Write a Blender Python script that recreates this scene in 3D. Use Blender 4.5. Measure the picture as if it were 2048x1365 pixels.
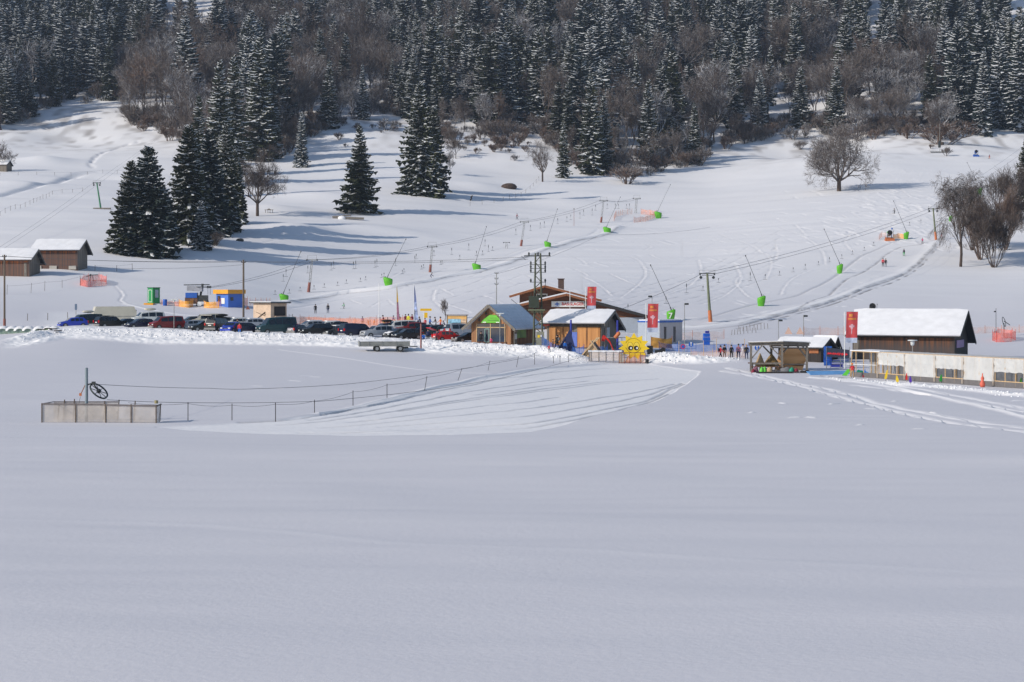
import bpy, math, random
import numpy as np
from mathutils import Vector, Matrix
random.seed(7)
for _o in list(bpy.data.objects): bpy.data.objects.remove(_o)
SC = bpy.context.scene
COL = SC.collection
R = math.radians
F = 3982.2; HOR = 577.0; CH = 9.5          # focal length in photo pixels, horizon row, camera height
# ---------------- camera
cd = bpy.data.cameras.new('camera'); cam = bpy.data.objects.new('camera', cd); COL.objects.link(cam)
cd.sensor_width = 36; cd.lens = 70.0; cd.shift_y = -(682.5-HOR)/2048.0
cd.clip_start = 0.5; cd.clip_end = 6000
cam.location = (0, 0, CH); cam.rotation_euler = (R(90), 0, 0)
SC.camera = cam
# ---------------- daylight
SUN_AZ = math.atan2(-0.86, -0.51); SUN_EL = R(27)
sdir = Vector((math.sin(SUN_AZ)*math.cos(SUN_EL), math.cos(SUN_AZ)*math.cos(SUN_EL), math.sin(SUN_EL)))
W = bpy.data.worlds.new('World'); SC.world = W; W.use_nodes = True
wn = W.node_tree.nodes; wn.clear()
sky = wn.new('ShaderNodeTexSky'); sky.sky_type = 'NISHITA'; sky.sun_disc = False
sky.sun_elevation = SUN_EL; sky.sun_rotation = SUN_AZ; sky.altitude = 900; sky.air_density = 1.0; sky.dust_density = 1.0; sky.ozone_density = 1.0
bg = wn.new('ShaderNodeBackground'); bg.inputs[1].default_value = 0.115
wo = wn.new('ShaderNodeOutputWorld')
W.node_tree.links.new(sky.outputs[0], bg.inputs[0]); W.node_tree.links.new(bg.outputs[0], wo.inputs[0])
sl = bpy.data.lights.new('sun', 'SUN'); sl.energy = 3.35; sl.angle = R(0.5); sl.color = (1.0, 0.93, 0.83)
so = bpy.data.objects.new('sun', sl); COL.objects.link(so)
so.rotation_euler = sdir.to_track_quat('Z', 'Y').to_euler(); so.location = (-200, -100, 200)
vs = SC.view_settings; vs.view_transform = 'Standard'; vs.look = 'None'; vs.gamma = 1; vs.use_curve_mapping = False
vs.exposure = 0.17
SC.cycles.max_bounces = 5; SC.cycles.transparent_max_bounces = 12; SC.cycles.volume_bounces = 0
SC.cycles.diffuse_bounces = 3; SC.cycles.glossy_bounces = 2; SC.cycles.transmission_bounces = 3

# ---------------- terrain height: smooth surface through surveyed points (photo column, photo row, distance)
CP = []
for x in (-900, -300, 300, 1024, 1700, 2350, 2950):
    CP += [(x, 2500, 19), (x, 1365, 44), (x, 1000, 87), (x, 870, 126)]
CP += [(-900, 845, 138), (100, 845, 138), (700, 845, 138), (-300, 780, 180), (400, 780, 181), (900, 780, 181), (1400, 780, 183), (1400, 845, 138), (2350, 845, 138),
 (700, 735, 228), (1024, 742, 225), (1210, 728, 245), (1400, 727, 246), (300, 735, 225), (-300, 735, 222),
 (300, 692, 262), (0, 684, 266), (-500, 680, 268), (600, 697, 258), (850, 705, 255), (1050, 712, 252),
 (0, 662, 285), (150, 652, 285), (330, 657, 283), (600, 667, 279), (800, 678, 274), (930, 687, 269), (1060, 690, 268), (1180, 700, 262),
 (150, 640, 310), (450, 650, 318), (700, 655, 318), (880, 660, 312), (1000, 668, 296), (1180, 670, 290), (1310, 680, 292),
 (1290, 705, 264), (1480, 716, 252), (1510, 742, 228), (1620, 746, 224), (1710, 755, 212), (1850, 766, 200), (2048, 778, 188), (2400, 795, 176),
 (1600, 712, 256), (1740, 724, 247), (1950, 724, 247), (2300, 724, 247),
 (2000, 672, 300), (2400, 672, 300), (1700, 668, 306), (1560, 680, 292), (1480, 672, 300),
 (1420, 645, 318), (1340, 642, 322), (1523, 612, 345), (1680, 545, 415), (1768, 534, 432), (1872, 480, 480), (1920, 533, 436), (2000, 540, 430), (2350, 540, 430),
 (2048, 605, 350), (1800, 605, 352), (2400, 600, 350), (2048, 480, 480), (2400, 440, 510), (1620, 600, 355), (1300, 600, 352), (1100, 585, 362),
 (1000, 600, 352), (900, 612, 345), (700, 640, 338), (632, 627, 355), (568, 603, 378), (777, 572, 410), (618, 585, 408), (861, 545, 450), (955, 541, 448),
 (1096, 497, 500), (1043, 493, 508), (1215, 466, 545), (1203, 447, 568), (1272, 427, 598), (1317, 435, 588), (1500, 430, 575), (1678, 382, 625), (1600, 500, 470),
 (1400, 520, 460), (1880, 305, 760), (1952, 312, 750), (1958, 388, 600), (1789, 427, 550), (1400, 335, 735), (1240, 362, 690), (1100, 358, 690), (1018, 375, 665),
 (1000, 305, 750), (720, 425, 560), (840, 390, 610), (604, 335, 690), (800, 240, 830), (700, 255, 800), (515, 432, 540), (400, 492, 452), (280, 513, 428), (560, 470, 490),
 (200, 418, 530), (235, 212, 880), (130, 208, 890), (340, 283, 770), (0, 262, 800), (0, 343, 650), (130, 538, 396), (40, 556, 382), (305, 608, 348), (450, 612, 346), (390, 612, 348),
 (185, 573, 375), (0, 600, 345), (-400, 600, 345), (-400, 540, 395), (-400, 420, 530), (-400, 262, 800), (-900, 600, 345), (-900, 420, 530), (-900, 262, 800),
 (1500, 280, 810), (1950, 262, 840), (2350, 255, 850), (2950, 250, 850), (2350, 312, 750), (2350, 388, 600), (2950, 388, 600), (2950, 540, 430), (2950, 640, 320), (2950, 724, 247)]
for x in (-900, -300, 100, 500, 1000, 1500, 2048, 2600, 2950):
    CP += [(x, 100, 1020), (x, 0, 1150), (x, -110, 1330), (x, -200, 1560)]
CP = np.array(CP, float)
def uv(px, D): return np.stack([(px-1024)/420.0, np.log(D/250.0)*3.2], -1)
def _phi(r2): return 0.5*r2*np.log(r2+1e-12)
_P = uv(CP[:, 0], CP[:, 2]); _Z = CH + (HOR-CP[:, 1])/F*CP[:, 2]
# work in image rows (smooth in px, log D), converted to heights
_V = CP[:, 1]-HOR - F*CH/CP[:, 2]
def _fit():
    n = len(_P); d2 = ((_P[:, None]-_P[None])**2).sum(-1)
    A = np.zeros((n+3, n+3)); A[:n, :n] = _phi(d2)+np.eye(n)*0.0015
    A[:n, n] = 1; A[:n, n+1:] = _P; A[n, :n] = 1; A[n+1:, :n] = _P.T
    b = np.zeros(n+3); b[:n] = _V
    return np.linalg.solve(A, b)
_W = _fit(); _n = len(_P)
def base_v(px, D):
    q = uv(px, D); sh = q.shape[:-1]; q = q.reshape(-1, 2); out = np.empty(len(q))
    for i in range(0, len(q), 20000):
        qq = q[i:i+20000]; d2 = ((qq[:, None]-_P[None])**2).sum(-1)
        out[i:i+20000] = _phi(d2)@_W[:_n]+_W[_n]+qq@_W[_n+1:]
    return out.reshape(sh)
def zbase(px, D):                          # v = -(z)/D*F  ->  z
    return -base_v(px, D)*D/F
# coarse table, bilinear lookups
_tu = np.linspace(-900, 2950, 386); _tl = np.linspace(math.log(19), math.log(1560), 900)
_UU, _LL = np.meshgrid(_tu, _tl); _TZ = zbase(_UU, np.exp(_LL))
def ztab(px, D):
    px = np.asarray(px, float); D = np.asarray(D, float)
    a = np.clip((px-_tu[0])/(_tu[1]-_tu[0]), 0, 384.999); b = np.clip((np.log(np.maximum(D, 5))-_tl[0])/(_tl[1]-_tl[0]), 0, 898.999)
    i = a.astype(int); j = b.astype(int); fa = a-i; fb = b-j
    return (_TZ[j, i]*(1-fa)+_TZ[j, i+1]*fa)*(1-fb)+(_TZ[j+1, i]*(1-fa)+_TZ[j+1, i+1]*fa)*fb
_hr = np.random.RandomState(3).rand(256, 256)
def vnoise(x, y):
    xi = np.floor(x).astype(int); yi = np.floor(y).astype(int); fx = x-xi; fy = y-yi
    fx = fx*fx*(3-2*fx); fy = fy*fy*(3-2*fy)
    g = lambda a, b: _hr[b & 255, a & 255]
    return (g(xi, yi)*(1-fx)+g(xi+1, yi)*fx)*(1-fy)+(g(xi, yi+1)*(1-fx)+g(xi+1, yi+1)*fx)*fy - 0.5
def sstep(a, b, x):
    t = np.clip((x-a)/(b-a), 0, 1); return t*t*(3-2*t)
# snow banks pushed up along the car park edge and beside the huts: (photo column, row, distance) lines -> height, width
def interp(x, xs, ys): return np.interp(x, xs, ys)
def bank(px, D, X):
    """height added by ploughed snow, and a 0..1 mask of lumpy snow"""
    crest = interp(px, [-300, 0, 60, 130, 600, 900, 1080, 1150, 1180], [262, 262, 268, 277, 272, 263, 257, 251, 250])
    h = interp(px, [-300, -20, 60, 120, 300, 640, 900, 1090, 1150, 1185], [0, .3, .8, 1.0, .85, .9, .8, .95, .6, 0])
    tp = interp(px, [-300, 0, 60, 200, 400, 600, 750, 900, 1090, 1150], [676, 672, 664, 658, 663, 669, 676, 684, 693, 700])
    hc = CH+(HOR-tp)/F*crest-ztab(px, crest); h = np.minimum(h, np.maximum(hc, .12))*np.where(h > 0, 1, 0)
    a = h*np.exp(-((D-crest)/interp(px, [0, 600, 1100], [3.2, 3.0, 2.6]))**2)
    m = sstep(1195, 1150, px)*sstep(-10, 40, px)*np.exp(-(np.abs(D-crest+2)/7.5)**4)
    # outer low windrow
    c2 = crest-9; a2 = 0.35*sstep(1000, 850, px)*sstep(20, 110, px)*np.exp(-((D-c2)/1.8)**2)
    m2 = sstep(1000, 850, px)*sstep(20, 110, px)*np.exp(-(np.abs(D-c2)/2.6)**4)
    # heap right of the sun figure
    c3 = interp(px, [1290, 1400, 1500], [249, 247, 248]); a3 = interp(px, [1285, 1305, 1330, 1400, 1450, 1500], [0, 1.0, 1.2, .8, .35, 0])*np.exp(-((D-c3)/2.0)**2)
    m3 = sstep(1285, 1300, px)*sstep(1500, 1440, px)*np.exp(-(np.abs(D-c3)/3.2)**4)
    # ridge along the covered conveyor on the right
    c4 = interp(px, [1650, 1750, 2100, 2500], [210, 200, 168, 150]); a4 = 0.22*sstep(1660, 1740, px)*np.exp(-((D-c4)/1.6)**2)
    m4 = .8*sstep(1660, 1740, px)*np.exp(-(np.abs(D-c4)/2.2)**4)
    return a+a2+a3+a4, np.clip(m+.7*m2+m3+m4, 0, 1)
def humps(px, D, X):
    """soft knolls in the meadow between the single trees"""
    h = np.zeros_like(D)
    for (hx, hy, hd, a, sx, sd) in ((600, 0, 505, 1.6, 9, 9), (545, 0, 560, 1.5, 9, 7), (640, 0, 600, 1.3, 12, 8), (560, 0, 640, 1.2, 10, 8), (760, 0, 525, 1.0, 14, 7), (1130, 0, 625, 1.2, 13, 9), (960, 0, 655, 1.2, 9, 8),
                                    (90, 0, 690, 2.0, 9, 9), (200, 0, 640, -1.5, 12, 6), (30, 0, 600, 1.2, 10, 8), (300, 0, 700, 1.0, 8, 9)):
        x0 = (hx-1024)/F*hd
        h = h + a*np.exp(-((X-x0)/sx)**2-((D-hd)/sd)**2)
    return h
def gz(px, D):
    px = np.asarray(px, float); D = np.asarray(D, float); X = (px-1024)/F*D
    und = 0.34*vnoise(X/30+5, D/11+9)+0.14*vnoise(X/11+1, D/4.5)+.05*vnoise(X/5+8, D/1.6)*(D < 170)
    und = und*interp(D, [30, 60, 150, 230, 300, 500], [.8, 1.0, 1.0, .25, .25, 1.6])
    far = interp(D, [640, 800, 1100], [0, 1, 1])
    fo = far*(6*vnoise(X/60, D/60)+2.5*vnoise(X/22+7, D/22))
    return ztab(px, D)+und+bank(px, D, X)[0]+humps(px, D, X)+fo
def hit(px, py, lo=30, hi=1500):
    """first ground point seen through photo pixel (px, py)"""
    Ds = np.exp(np.linspace(math.log(lo), math.log(hi), 3000)); z = gz(np.full_like(Ds, px), Ds); ry = CH+(HOR-py)/F*Ds
    k = np.argmax(z >= ry)
    if z[k] < ry[k]: k = len(Ds)-1
    D = Ds[k]; return Vector(((px-1024)/F*D, D, float(gz(px, D))))
def at(px, D, dz=0.0):
    return Vector(((px-1024)/F*D, D, float(gz(px, D))+dz))
def ground(X, Y): return float(gz(1024+F*X/Y, Y))
def zpix(py, D): return CH+(HOR-py)/F*D    # height of photo row py at distance D

# ---------------- materials
def lin(c):
    return tuple(((v/255.0+0.055)/1.055)**2.4 if v/255.0 > 0.04045 else v/255.0/12.92 for v in c)
MATS = {}
def mat(name, col, rough=0.7, metal=0.0, var=0.12, scale=3.0, bump=0.0, spec=0.4, stretch=None, alpha=None, emit=None):
    """procedural surface; col is a real-world base colour (linear)"""
    if name in MATS: return MATS[name]
    m = bpy.data.materials.new(name); m.use_nodes = True; nt = m.node_tree; b = nt.nodes['Principled BSDF']
    b.inputs['Roughness'].default_value = rough; b.inputs['Metallic'].default_value = metal; b.inputs['Specular IOR Level'].default_value = spec
    tc = nt.nodes.new('ShaderNodeTexCoord'); mp = nt.nodes.new('ShaderNodeMapping'); nz = nt.nodes.new('ShaderNodeTexNoise')
    nt.links.new(tc.outputs['Object'], mp.inputs[0]); nt.links.new(mp.outputs[0], nz.inputs['Vector'])
    if stretch: mp.inputs['Scale'].default_value = stretch
    nz.inputs['Scale'].default_value = scale; nz.inputs['Detail'].default_value = 5
    cr = nt.nodes.new('ShaderNodeValToRGB'); nt.links.new(nz.outputs[0], cr.inputs[0])
    cr.color_ramp.elements[0].position = .3; cr.color_ramp.elements[1].position = .7
    cr.color_ramp.elements[0].color = [c*(1-var) for c in col]+[1]; cr.color_ramp.elements[1].color = [min(1, c*(1+var)) for c in col]+[1]
    nt.links.new(cr.outputs[0], b.inputs['Base Color'])
    if bump:
        bp = nt.nodes.new('ShaderNodeBump'); bp.inputs['Strength'].default_value = bump; bp.inputs['Distance'].default_value = .05
        nt.links.new(nz.outputs[0], bp.inputs['Height']); nt.links.new(bp.outputs[0], b.inputs['Normal'])
    if alpha is not None: b.inputs['Alpha'].default_value = alpha
    MATS[name] = m; return m
def planks(name, c1, c2, scale=6.0, axis=0, weather=None):
    """vertical boards: narrow tone bands along the wall with dark joints, sun-browned upper part"""
    if name in MATS: return MATS[name]
    m = mat(name, c1, .8, 0, .1, 3); nt = m.node_tree; b = nt.nodes['Principled BSDF']
    tc = nt.nodes.new('ShaderNodeTexCoord'); mp = nt.nodes.new('ShaderNodeMapping'); nt.links.new(tc.outputs['Object'], mp.inputs[0])
    mp.inputs['Scale'].default_value = (scale, scale, .12) if axis == 0 else (.2, .2, scale)
    nz = nt.nodes.new('ShaderNodeTexNoise'); nz.inputs['Scale'].default_value = 1.0; nz.inputs['Detail'].default_value = 3; nt.links.new(mp.outputs[0], nz.inputs['Vector'])
    cr = nt.nodes.new('ShaderNodeValToRGB'); nt.links.new(nz.outputs[0], cr.inputs[0]); e = cr.color_ramp.elements
    e[0].position = .36; e[0].color = list(c2)+[1]; e[1].position = .62; e[1].color = list(c1)+[1]
    k = e.new(.30); k.color = [c*.25 for c in c2]+[1]
    last = cr.outputs[0]
    if weather:
        sx = nt.nodes.new('ShaderNodeSeparateXYZ'); nt.links.new(tc.outputs['Object'], sx.inputs[0])
        mr = nt.nodes.new('ShaderNodeMapRange'); mr.inputs[1].default_value = weather[0]; mr.inputs[2].default_value = weather[1]
        n2 = nt.nodes.new('ShaderNodeTexNoise'); n2.inputs['Scale'].default_value = 1.0; nt.links.new(mp.outputs[0], n2.inputs['Vector'])
        ad = nt.nodes.new('ShaderNodeMath'); ad.operation = 'MULTIPLY_ADD'; nt.links.new(n2.outputs[0], ad.inputs[0]); ad.inputs[1].default_value = 1.1
        nt.links.new(sx.outputs[2], ad.inputs[2]); nt.links.new(ad.outputs[0], mr.inputs[0])
        mx = nt.nodes.new('ShaderNodeMix'); mx.data_type = 'RGBA'; nt.links.new(mr.outputs[0], mx.inputs['Factor'])
        gr = nt.nodes.new('ShaderNodeMix'); gr.data_type = 'RGBA'; gr.inputs['Factor'].default_value = .75; nt.links.new(last, gr.inputs['A']); gr.inputs['B'].default_value = list(weather[2])+[1]
        nt.links.new(gr.outputs['Result'], mx.inputs['A']); nt.links.new(last, mx.inputs['B']); last = mx.outputs['Result']
    nt.links.new(last, b.inputs['Base Color'])
    return m

# ---------------- object helpers
def tag(o, label=None, cat=None, group=None, kind=None):
    if label: o['label'] = label
    if cat: o['category'] = cat
    if group: o['group'] = group
    if kind: o['kind'] = kind
    return o
def empty(name, loc, rz=0.0, label=None, cat=None, group=None, kind=None):
    o = bpy.data.objects.new(name, None); COL.objects.link(o); o.location = loc; o.rotation_euler = (0, 0, rz); o.empty_display_size = .3
    return tag(o, label, cat, group, kind)
class MB:
    def __init__(s): s.v = []; s.f = []; s.m = []; s.sm = []
    def add(s, vs, fs, m=0, smooth=False):
        o = len(s.v); s.v += [tuple(v) for v in vs]
        for f in fs: s.f.append(tuple(i+o for i in f)); s.m.append(m); s.sm.append(smooth)
        return s
    def box(s, c, d, m=0, rz=0.0, M=None):
        x, y, z = d[0]/2, d[1]/2, d[2]/2
        vs = [Vector((a, b, e)) for a in (-x, x) for b in (-y, y) for e in (-z, z)]
        if rz: q = Matrix.Rotation(rz, 3, 'Z'); vs = [q@v for v in vs]
        if M is not None: vs = [M@v for v in vs]
        vs = [v+Vector(c) for v in vs]
        return s.add(vs, [(0, 1, 3, 2), (4, 6, 7, 5), (0, 4, 5, 1), (2, 3, 7, 6), (0, 2, 6, 4), (1, 5, 7, 3)], m)
    def tube(s, p0, p1, r0, r1=None, n=8, m=0, cap=True, smooth=True):
        r1 = r0 if r1 is None else r1; p0 = Vector(p0); p1 = Vector(p1); d = p1-p0
        if d.length < 1e-6: return s
        q = d.to_track_quat('Z', 'Y'); vs = []
        for (p, r) in ((p0, r0), (p1, r1)):
            for i in range(n):
                a = 2*math.pi*i/n; vs.append(p+q@Vector((r*math.cos(a), r*math.sin(a), 0)))
        s.add(vs, [(i, (i+1) % n, n+(i+1) % n, n+i) for i in range(n)], m, smooth and n > 4)
        if cap: s.add(vs, [tuple(range(n-1, -1, -1)), tuple(range(n, 2*n))], m)
        return s
    def path(s, pts, r, n=5, m=0):
        for a, b in zip(pts, pts[1:]): s.tube(a, b, r, n=n, m=m, cap=False)
        return s
    def bar(s, p0, p1, w, h=None, m=0):
        h = w if h is None else h; p0 = Vector(p0); p1 = Vector(p1); d = p1-p0; L = d.length
        q = d.to_track_quat('Y', 'Z').to_matrix()
        return s.box((p0+p1)/2, (w, L, h), m, M=q)
    def prism(s, poly, z0, z1, m=0):           # poly in xy
        n = len(poly); vs = [(x, y, z0) for x, y in poly]+[(x, y, z1) for x, y in poly]
        return s.add(vs, [tuple(range(n-1, -1, -1)), tuple(range(n, 2*n))]+[(i, (i+1) % n, n+(i+1) % n, n+i) for i in range(n)], m)
    def slab(s, poly3, th, m=0):               # polygon with thickness along its normal
        P = [Vector(p) for p in poly3]; nrm = (P[1]-P[0]).cross(P[2]-P[0]).normalized()*th; n = len(P)
        return s.add(P+[p-nrm for p in P], [tuple(range(n)), tuple(range(2*n-1, n-1, -1))]+[(i, n+i, n+(i+1) % n, (i+1) % n) for i in range(n)], m)
    def quad(s, a, b, c, d, m=0): return s.add([a, b, c, d], [(0, 1, 2, 3)], m)
    def ball(s, c, r, m=0, nu=10, nv=6, sq=(1, 1, 1)):
        vs = [(c[0], c[1], c[2]+r*sq[2])]
        for j in range(1, nv):
            t = math.pi*j/nv
            for i in range(nu):
                a = 2*math.pi*i/nu; vs.append((c[0]+r*sq[0]*math.sin(t)*math.cos(a), c[1]+r*sq[1]*math.sin(t)*math.sin(a), c[2]+r*sq[2]*math.cos(t)))
        vs.append((c[0], c[1], c[2]-r*sq[2])); L = len(vs)-1
        fs = [(0, 1+i, 1+(i+1) % nu) for i in range(nu)]
        for j in range(nv-2):
            o = 1+j*nu; fs += [(o+i, o+nu+i, o+nu+(i+1) % nu, o+(i+1) % nu) for i in range(nu)]
        o = 1+(nv-2)*nu; fs += [(o+i, L, o+(i+1) % nu) for i in range(nu)]
        return s.add(vs, fs, m, True)
    def lathe(s, prof, n=16, m=0, c=(0, 0, 0)):
        vs = []
        for (r, z) in prof:
            for i in range(n):
                a = 2*math.pi*i/n; vs.append((c[0]+r*math.cos(a), c[1]+r*math.sin(a), c[2]+z))
        fs = []
        for j in range(len(prof)-1):
            fs += [(j*n+i, j*n+(i+1) % n, (j+1)*n+(i+1) % n, (j+1)*n+i) for i in range(n)]
        return s.add(vs, fs, m, True)
    def mesh(s, name, mats):
        me = bpy.data.meshes.new(name); me.from_pydata(s.v, [], s.f)
        for mm in mats: me.materials.append(mm)
        me.polygons.foreach_set('material_index', s.m); me.polygons.foreach_set('use_smooth', s.sm); me.update(); return me
    def build(s, name, mats, parent=None, label=None, cat=None, group=None, kind=None, loc=None, rz=0.0):
        if not isinstance(mats, (list, tuple)): mats = [mats]
        o = bpy.data.objects.new(name, s.mesh(name, mats)); COL.objects.link(o)
        if parent is not None: o.parent = parent
        if loc is not None: o.location = loc; o.rotation_euler = (0, 0, rz)
        return tag(o, label, cat, group, kind)
def link_mesh(name, me, parent=None, loc=None, rz=0.0, sc=None, label=None, cat=None, group=None):
    o = bpy.data.objects.new(name, me); COL.objects.link(o)
    if parent is not None: o.parent = parent
    if loc is not None: o.location = loc
    o.rotation_euler = (0, 0, rz)
    if sc is not None: o.scale = sc
    return tag(o, label, cat, group)
def copy_tree(o, parent=None, label=None):
    c = o.copy(); COL.objects.link(c); c.parent = parent
    if label: c['label'] = label
    for ch in list(o.children): copy_tree(ch, c)
    return c
_txt = {}
def text_mesh(body, size, mt, bold=0.0):
    cu = bpy.data.curves.new('lettering', 'FONT'); cu.body = body; cu.size = size; cu.extrude = .006; cu.align_x = 'CENTER'; cu.align_y = 'CENTER'; cu.offset = bold
    ob = bpy.data.objects.new('lettering', cu); COL.objects.link(ob)
    dg = bpy.context.evaluated_depsgraph_get(); me = bpy.data.meshes.new_from_object(ob.evaluated_get(dg))
    bpy.data.objects.remove(ob); me.materials.clear(); me.materials.append(mt); return me
def put_text(body, size, mt, parent, loc, rot, bold=0.0, name='lettering'):
    o = bpy.data.objects.new(name, text_mesh(body, size, mt, bold)); COL.objects.link(o); o.parent = parent; o.location = loc; o.rotation_euler = rot; return o
# ---------------- snow material: fresh powder, packed or thrown-up snow, soil and painted groove shade from vertex masks
def snow_material():
    m = bpy.data.materials.new('snow'); m.use_nodes = True; nt = m.node_tree; N = nt.nodes; Lk = nt.links; b = N['Principled BSDF']
    at_ = N.new('ShaderNodeAttribute'); at_.attribute_name = 'surf'
    sp = N.new('ShaderNodeSeparateColor'); Lk.new(at_.outputs['Color'], sp.inputs[0])
    tc = N.new('ShaderNodeTexCoord')
    n1 = N.new('ShaderNodeTexNoise'); n1.inputs['Scale'].default_value = .12; n1.inputs['Detail'].default_value = 6; Lk.new(tc.outputs['Object'], n1.inputs['Vector'])
    powder = N.new('ShaderNodeMix'); powder.data_type = 'RGBA'; Lk.new(n1.outputs[0], powder.inputs['Factor'])
    powder.inputs['A'].default_value = (.628, .618, .652, 1); powder.inputs['B'].default_value = (.672, .66, .685, 1)
    m1 = N.new('ShaderNodeMix'); m1.data_type = 'RGBA'; Lk.new(sp.outputs[0], m1.inputs['Factor']); Lk.new(powder.outputs['Result'], m1.inputs['A']); m1.inputs['B'].default_value = (.88, .865, .86, 1)
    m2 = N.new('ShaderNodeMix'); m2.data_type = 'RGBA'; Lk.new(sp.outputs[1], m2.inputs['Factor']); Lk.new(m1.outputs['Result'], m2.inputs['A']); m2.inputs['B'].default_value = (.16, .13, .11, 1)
    Lk.new(m2.outputs['Result'], b.inputs['Base Color'])
    b.inputs['Roughness'].default_value = .75; b.inputs['Specular IOR Level'].default_value = .25
    n2 = N.new('ShaderNodeTexNoise'); n2.inputs['Scale'].default_value = 3.2; n2.inputs['Detail'].default_value = 8; n2.inputs['Roughness'].default_value = .65; Lk.new(tc.outputs['Object'], n2.inputs['Vector'])
    bp = N.new('ShaderNodeBump'); bp.inputs['Strength'].default_value = .32; bp.inputs['Distance'].default_value = .06; Lk.new(n2.outputs[0], bp.inputs['Height'])
    Lk.new(bp.outputs[0], b.inputs['Normal'])
    return m
SNOW = snow_material()
SNOWCAP = mat('snow_cap', (.76, .76, .78), .8, 0, .06, .9, .5, .2)

# ---------------- terrain sheet
def drange():
    d = [8.0]
    while d[-1] < 1550:
        D = d[-1]
        s = .8 if D < 40 else .45 if D < 128 else .24 if D < 262 else .34 if D < 345 else .55 if D < 640 else 3.0 if D < 1000 else 6
        d.append(D+s)
    return np.array(d)
DR = drange()
PC = np.concatenate([np.arange(-900, -60, 14.0), np.arange(-60, 2110, 2.7), np.arange(2112, 2960, 14.0)])
PXG, DG = np.meshgrid(PC, DR); XG = (PXG-1024)/F*DG
ZG = gz(PXG, DG); bk, bm = bank(PXG, DG, XG)
ZG = ZG+bm*(0.20*vnoise(XG/1.6, DG/1.0+40)+.17*vnoise(XG/.55+9, DG/.5)+.20*np.maximum(vnoise(XG/.32+2, DG/.4+7), 0))
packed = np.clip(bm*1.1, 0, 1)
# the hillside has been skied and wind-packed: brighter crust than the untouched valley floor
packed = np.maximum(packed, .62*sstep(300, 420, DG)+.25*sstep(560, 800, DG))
fore = sstep(262, 235, DG)
soil_shade = np.zeros_like(ZG)
fl = sstep(700, 830, DG)*(vnoise(XG/3.5, DG/6)*1.6+.1)*sstep(235, 262, DG)
soil_shade = np.clip(np.maximum(soil_shade, fl*.8), 0, .75)
# car park and paths: trampled, slightly dirty snow
lot = sstep(276, 282, DG)*sstep(335, 322, DG)*sstep(60, 120, PXG)*sstep(1330, 1200, PXG)
packed = np.maximum(packed, lot*.5)
def poly_world(pts): return [hit(x, y) for (x, y) in pts]
def smoothline(P, step=.8):
    P = [np.array(p) for p in P]; out = []
    for i in range(len(P)-1):
        p0 = P[max(i-1, 0)]; p1 = P[i]; p2 = P[i+1]; p3 = P[min(i+2, len(P)-1)]
        n = max(2, int(np.linalg.norm(p2[:2]-p1[:2])/step/4))
        for k in range(n):
            t = k/n; out.append(.5*((2*p1)+(-p0+p2)*t+(2*p0-5*p1+4*p2-p3)*t*t+(-p0+3*p1-3*p2+p3)*t**3))
    out.append(P[-1]); return out
def carve(pts, w, dz=0.0, pk=0.0, so=0.0, broken=0.0, world=False, rim=0.0):
    """press (or heap) a line of snow along a path; broken > 0 leaves it patchy"""
    P = smoothline(poly_world(pts) if not world else pts)
    for a, b in zip(P, P[1:]):
        y0 = min(a[1], b[1])-3*w; y1 = max(a[1], b[1])+3*w
        i0 = np.searchsorted(DR, y0); i1 = np.searchsorted(DR, y1)+1
        x0 = min(a[0], b[0])-3*w; x1 = max(a[0], b[0])+3*w
        D0 = max(y0, 8)
        pa = min(1024+F*x0/D0, 1024+F*x0/max(y1, 9)); pb = max(1024+F*x1/D0, 1024+F*x1/max(y1, 9))
        j0 = np.searchsorted(PC, pa); j1 = np.searchsorted(PC, pb)+1
        if i1 <= i0 or j1 <= j0: continue
        X = XG[i0:i1, j0:j1]; Y = DG[i0:i1, j0:j1]
        dx, dy = b[0]-a[0], b[1]-a[1]; L2 = dx*dx+dy*dy+1e-9
        t = np.clip(((X-a[0])*dx+(Y-a[1])*dy)/L2, 0, 1); d = np.hypot(X-a[0]-t*dx, Y-a[1]-t*dy)
        g = np.exp(-(d/w)**2)
        if broken: g = g*np.clip(.5+broken*3*vnoise(X/1.7+3, Y/1.7), 0, 1)
        tr = TR[i0:i1, j0:j1]; np.maximum(tr, g*1.0, out=tr) if dz else None
        if dz:
            z = TZ[i0:i1, j0:j1]; k = np.abs(g*dz) > np.abs(z); z[k] = (g*dz)[k]
        if pk: p_ = packed[i0:i1, j0:j1]; np.maximum(p_, g*pk, out=p_)
        if so: p_ = soil_shade[i0:i1, j0:j1]; np.maximum(p_, g*so, out=p_)
TR = np.zeros_like(ZG); TZ = np.zeros_like(ZG)
# groomed carpet piste in the foreground (outline found by rows)
gl = np.interp
gp_top = [(310, 851), (420, 846), (560, 838), (640, 828), (760, 803), (860, 778), (960, 756), (1080, 737), (1200, 728), (1300, 728), (1400, 742)]
gp_bot = [(310, 853), (380, 860), (520, 867), (700, 870), (900, 868), (1060, 862), (1150, 845), (1230, 828), (1300, 808), (1350, 785), (1395, 752), (1400, 743)]
PYG = HOR-(ztab(PXG, DG)-CH)*F/DG
tx = np.array([p[0] for p in gp_top]); ty = np.array([p[1] for p in gp_top]); bx = np.array([p[0] for p in gp_bot]); by = np.array([p[1] for p in gp_bot])
ytop = np.interp(PXG, tx, ty); ybot = np.interp(PXG, bx, by)
gmask = ((PXG > 310) & (PXG < 1400) & (DG > 110) & (DG < 262))*np.clip((PYG-ytop)/1.5, 0, 1)*np.clip((ybot-PYG)/1.5, 0, 1)
s_ = np.clip((PYG-ytop)/np.maximum(ybot-ytop, 1), 0, 1)
ZG = ZG-gmask*.10+gmask*(.016*vnoise(XG/.35, DG/.5)+.02*vnoise(s_*26, s_*3+XG/60))
packed = np.maximum(packed, gmask*.72)
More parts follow.
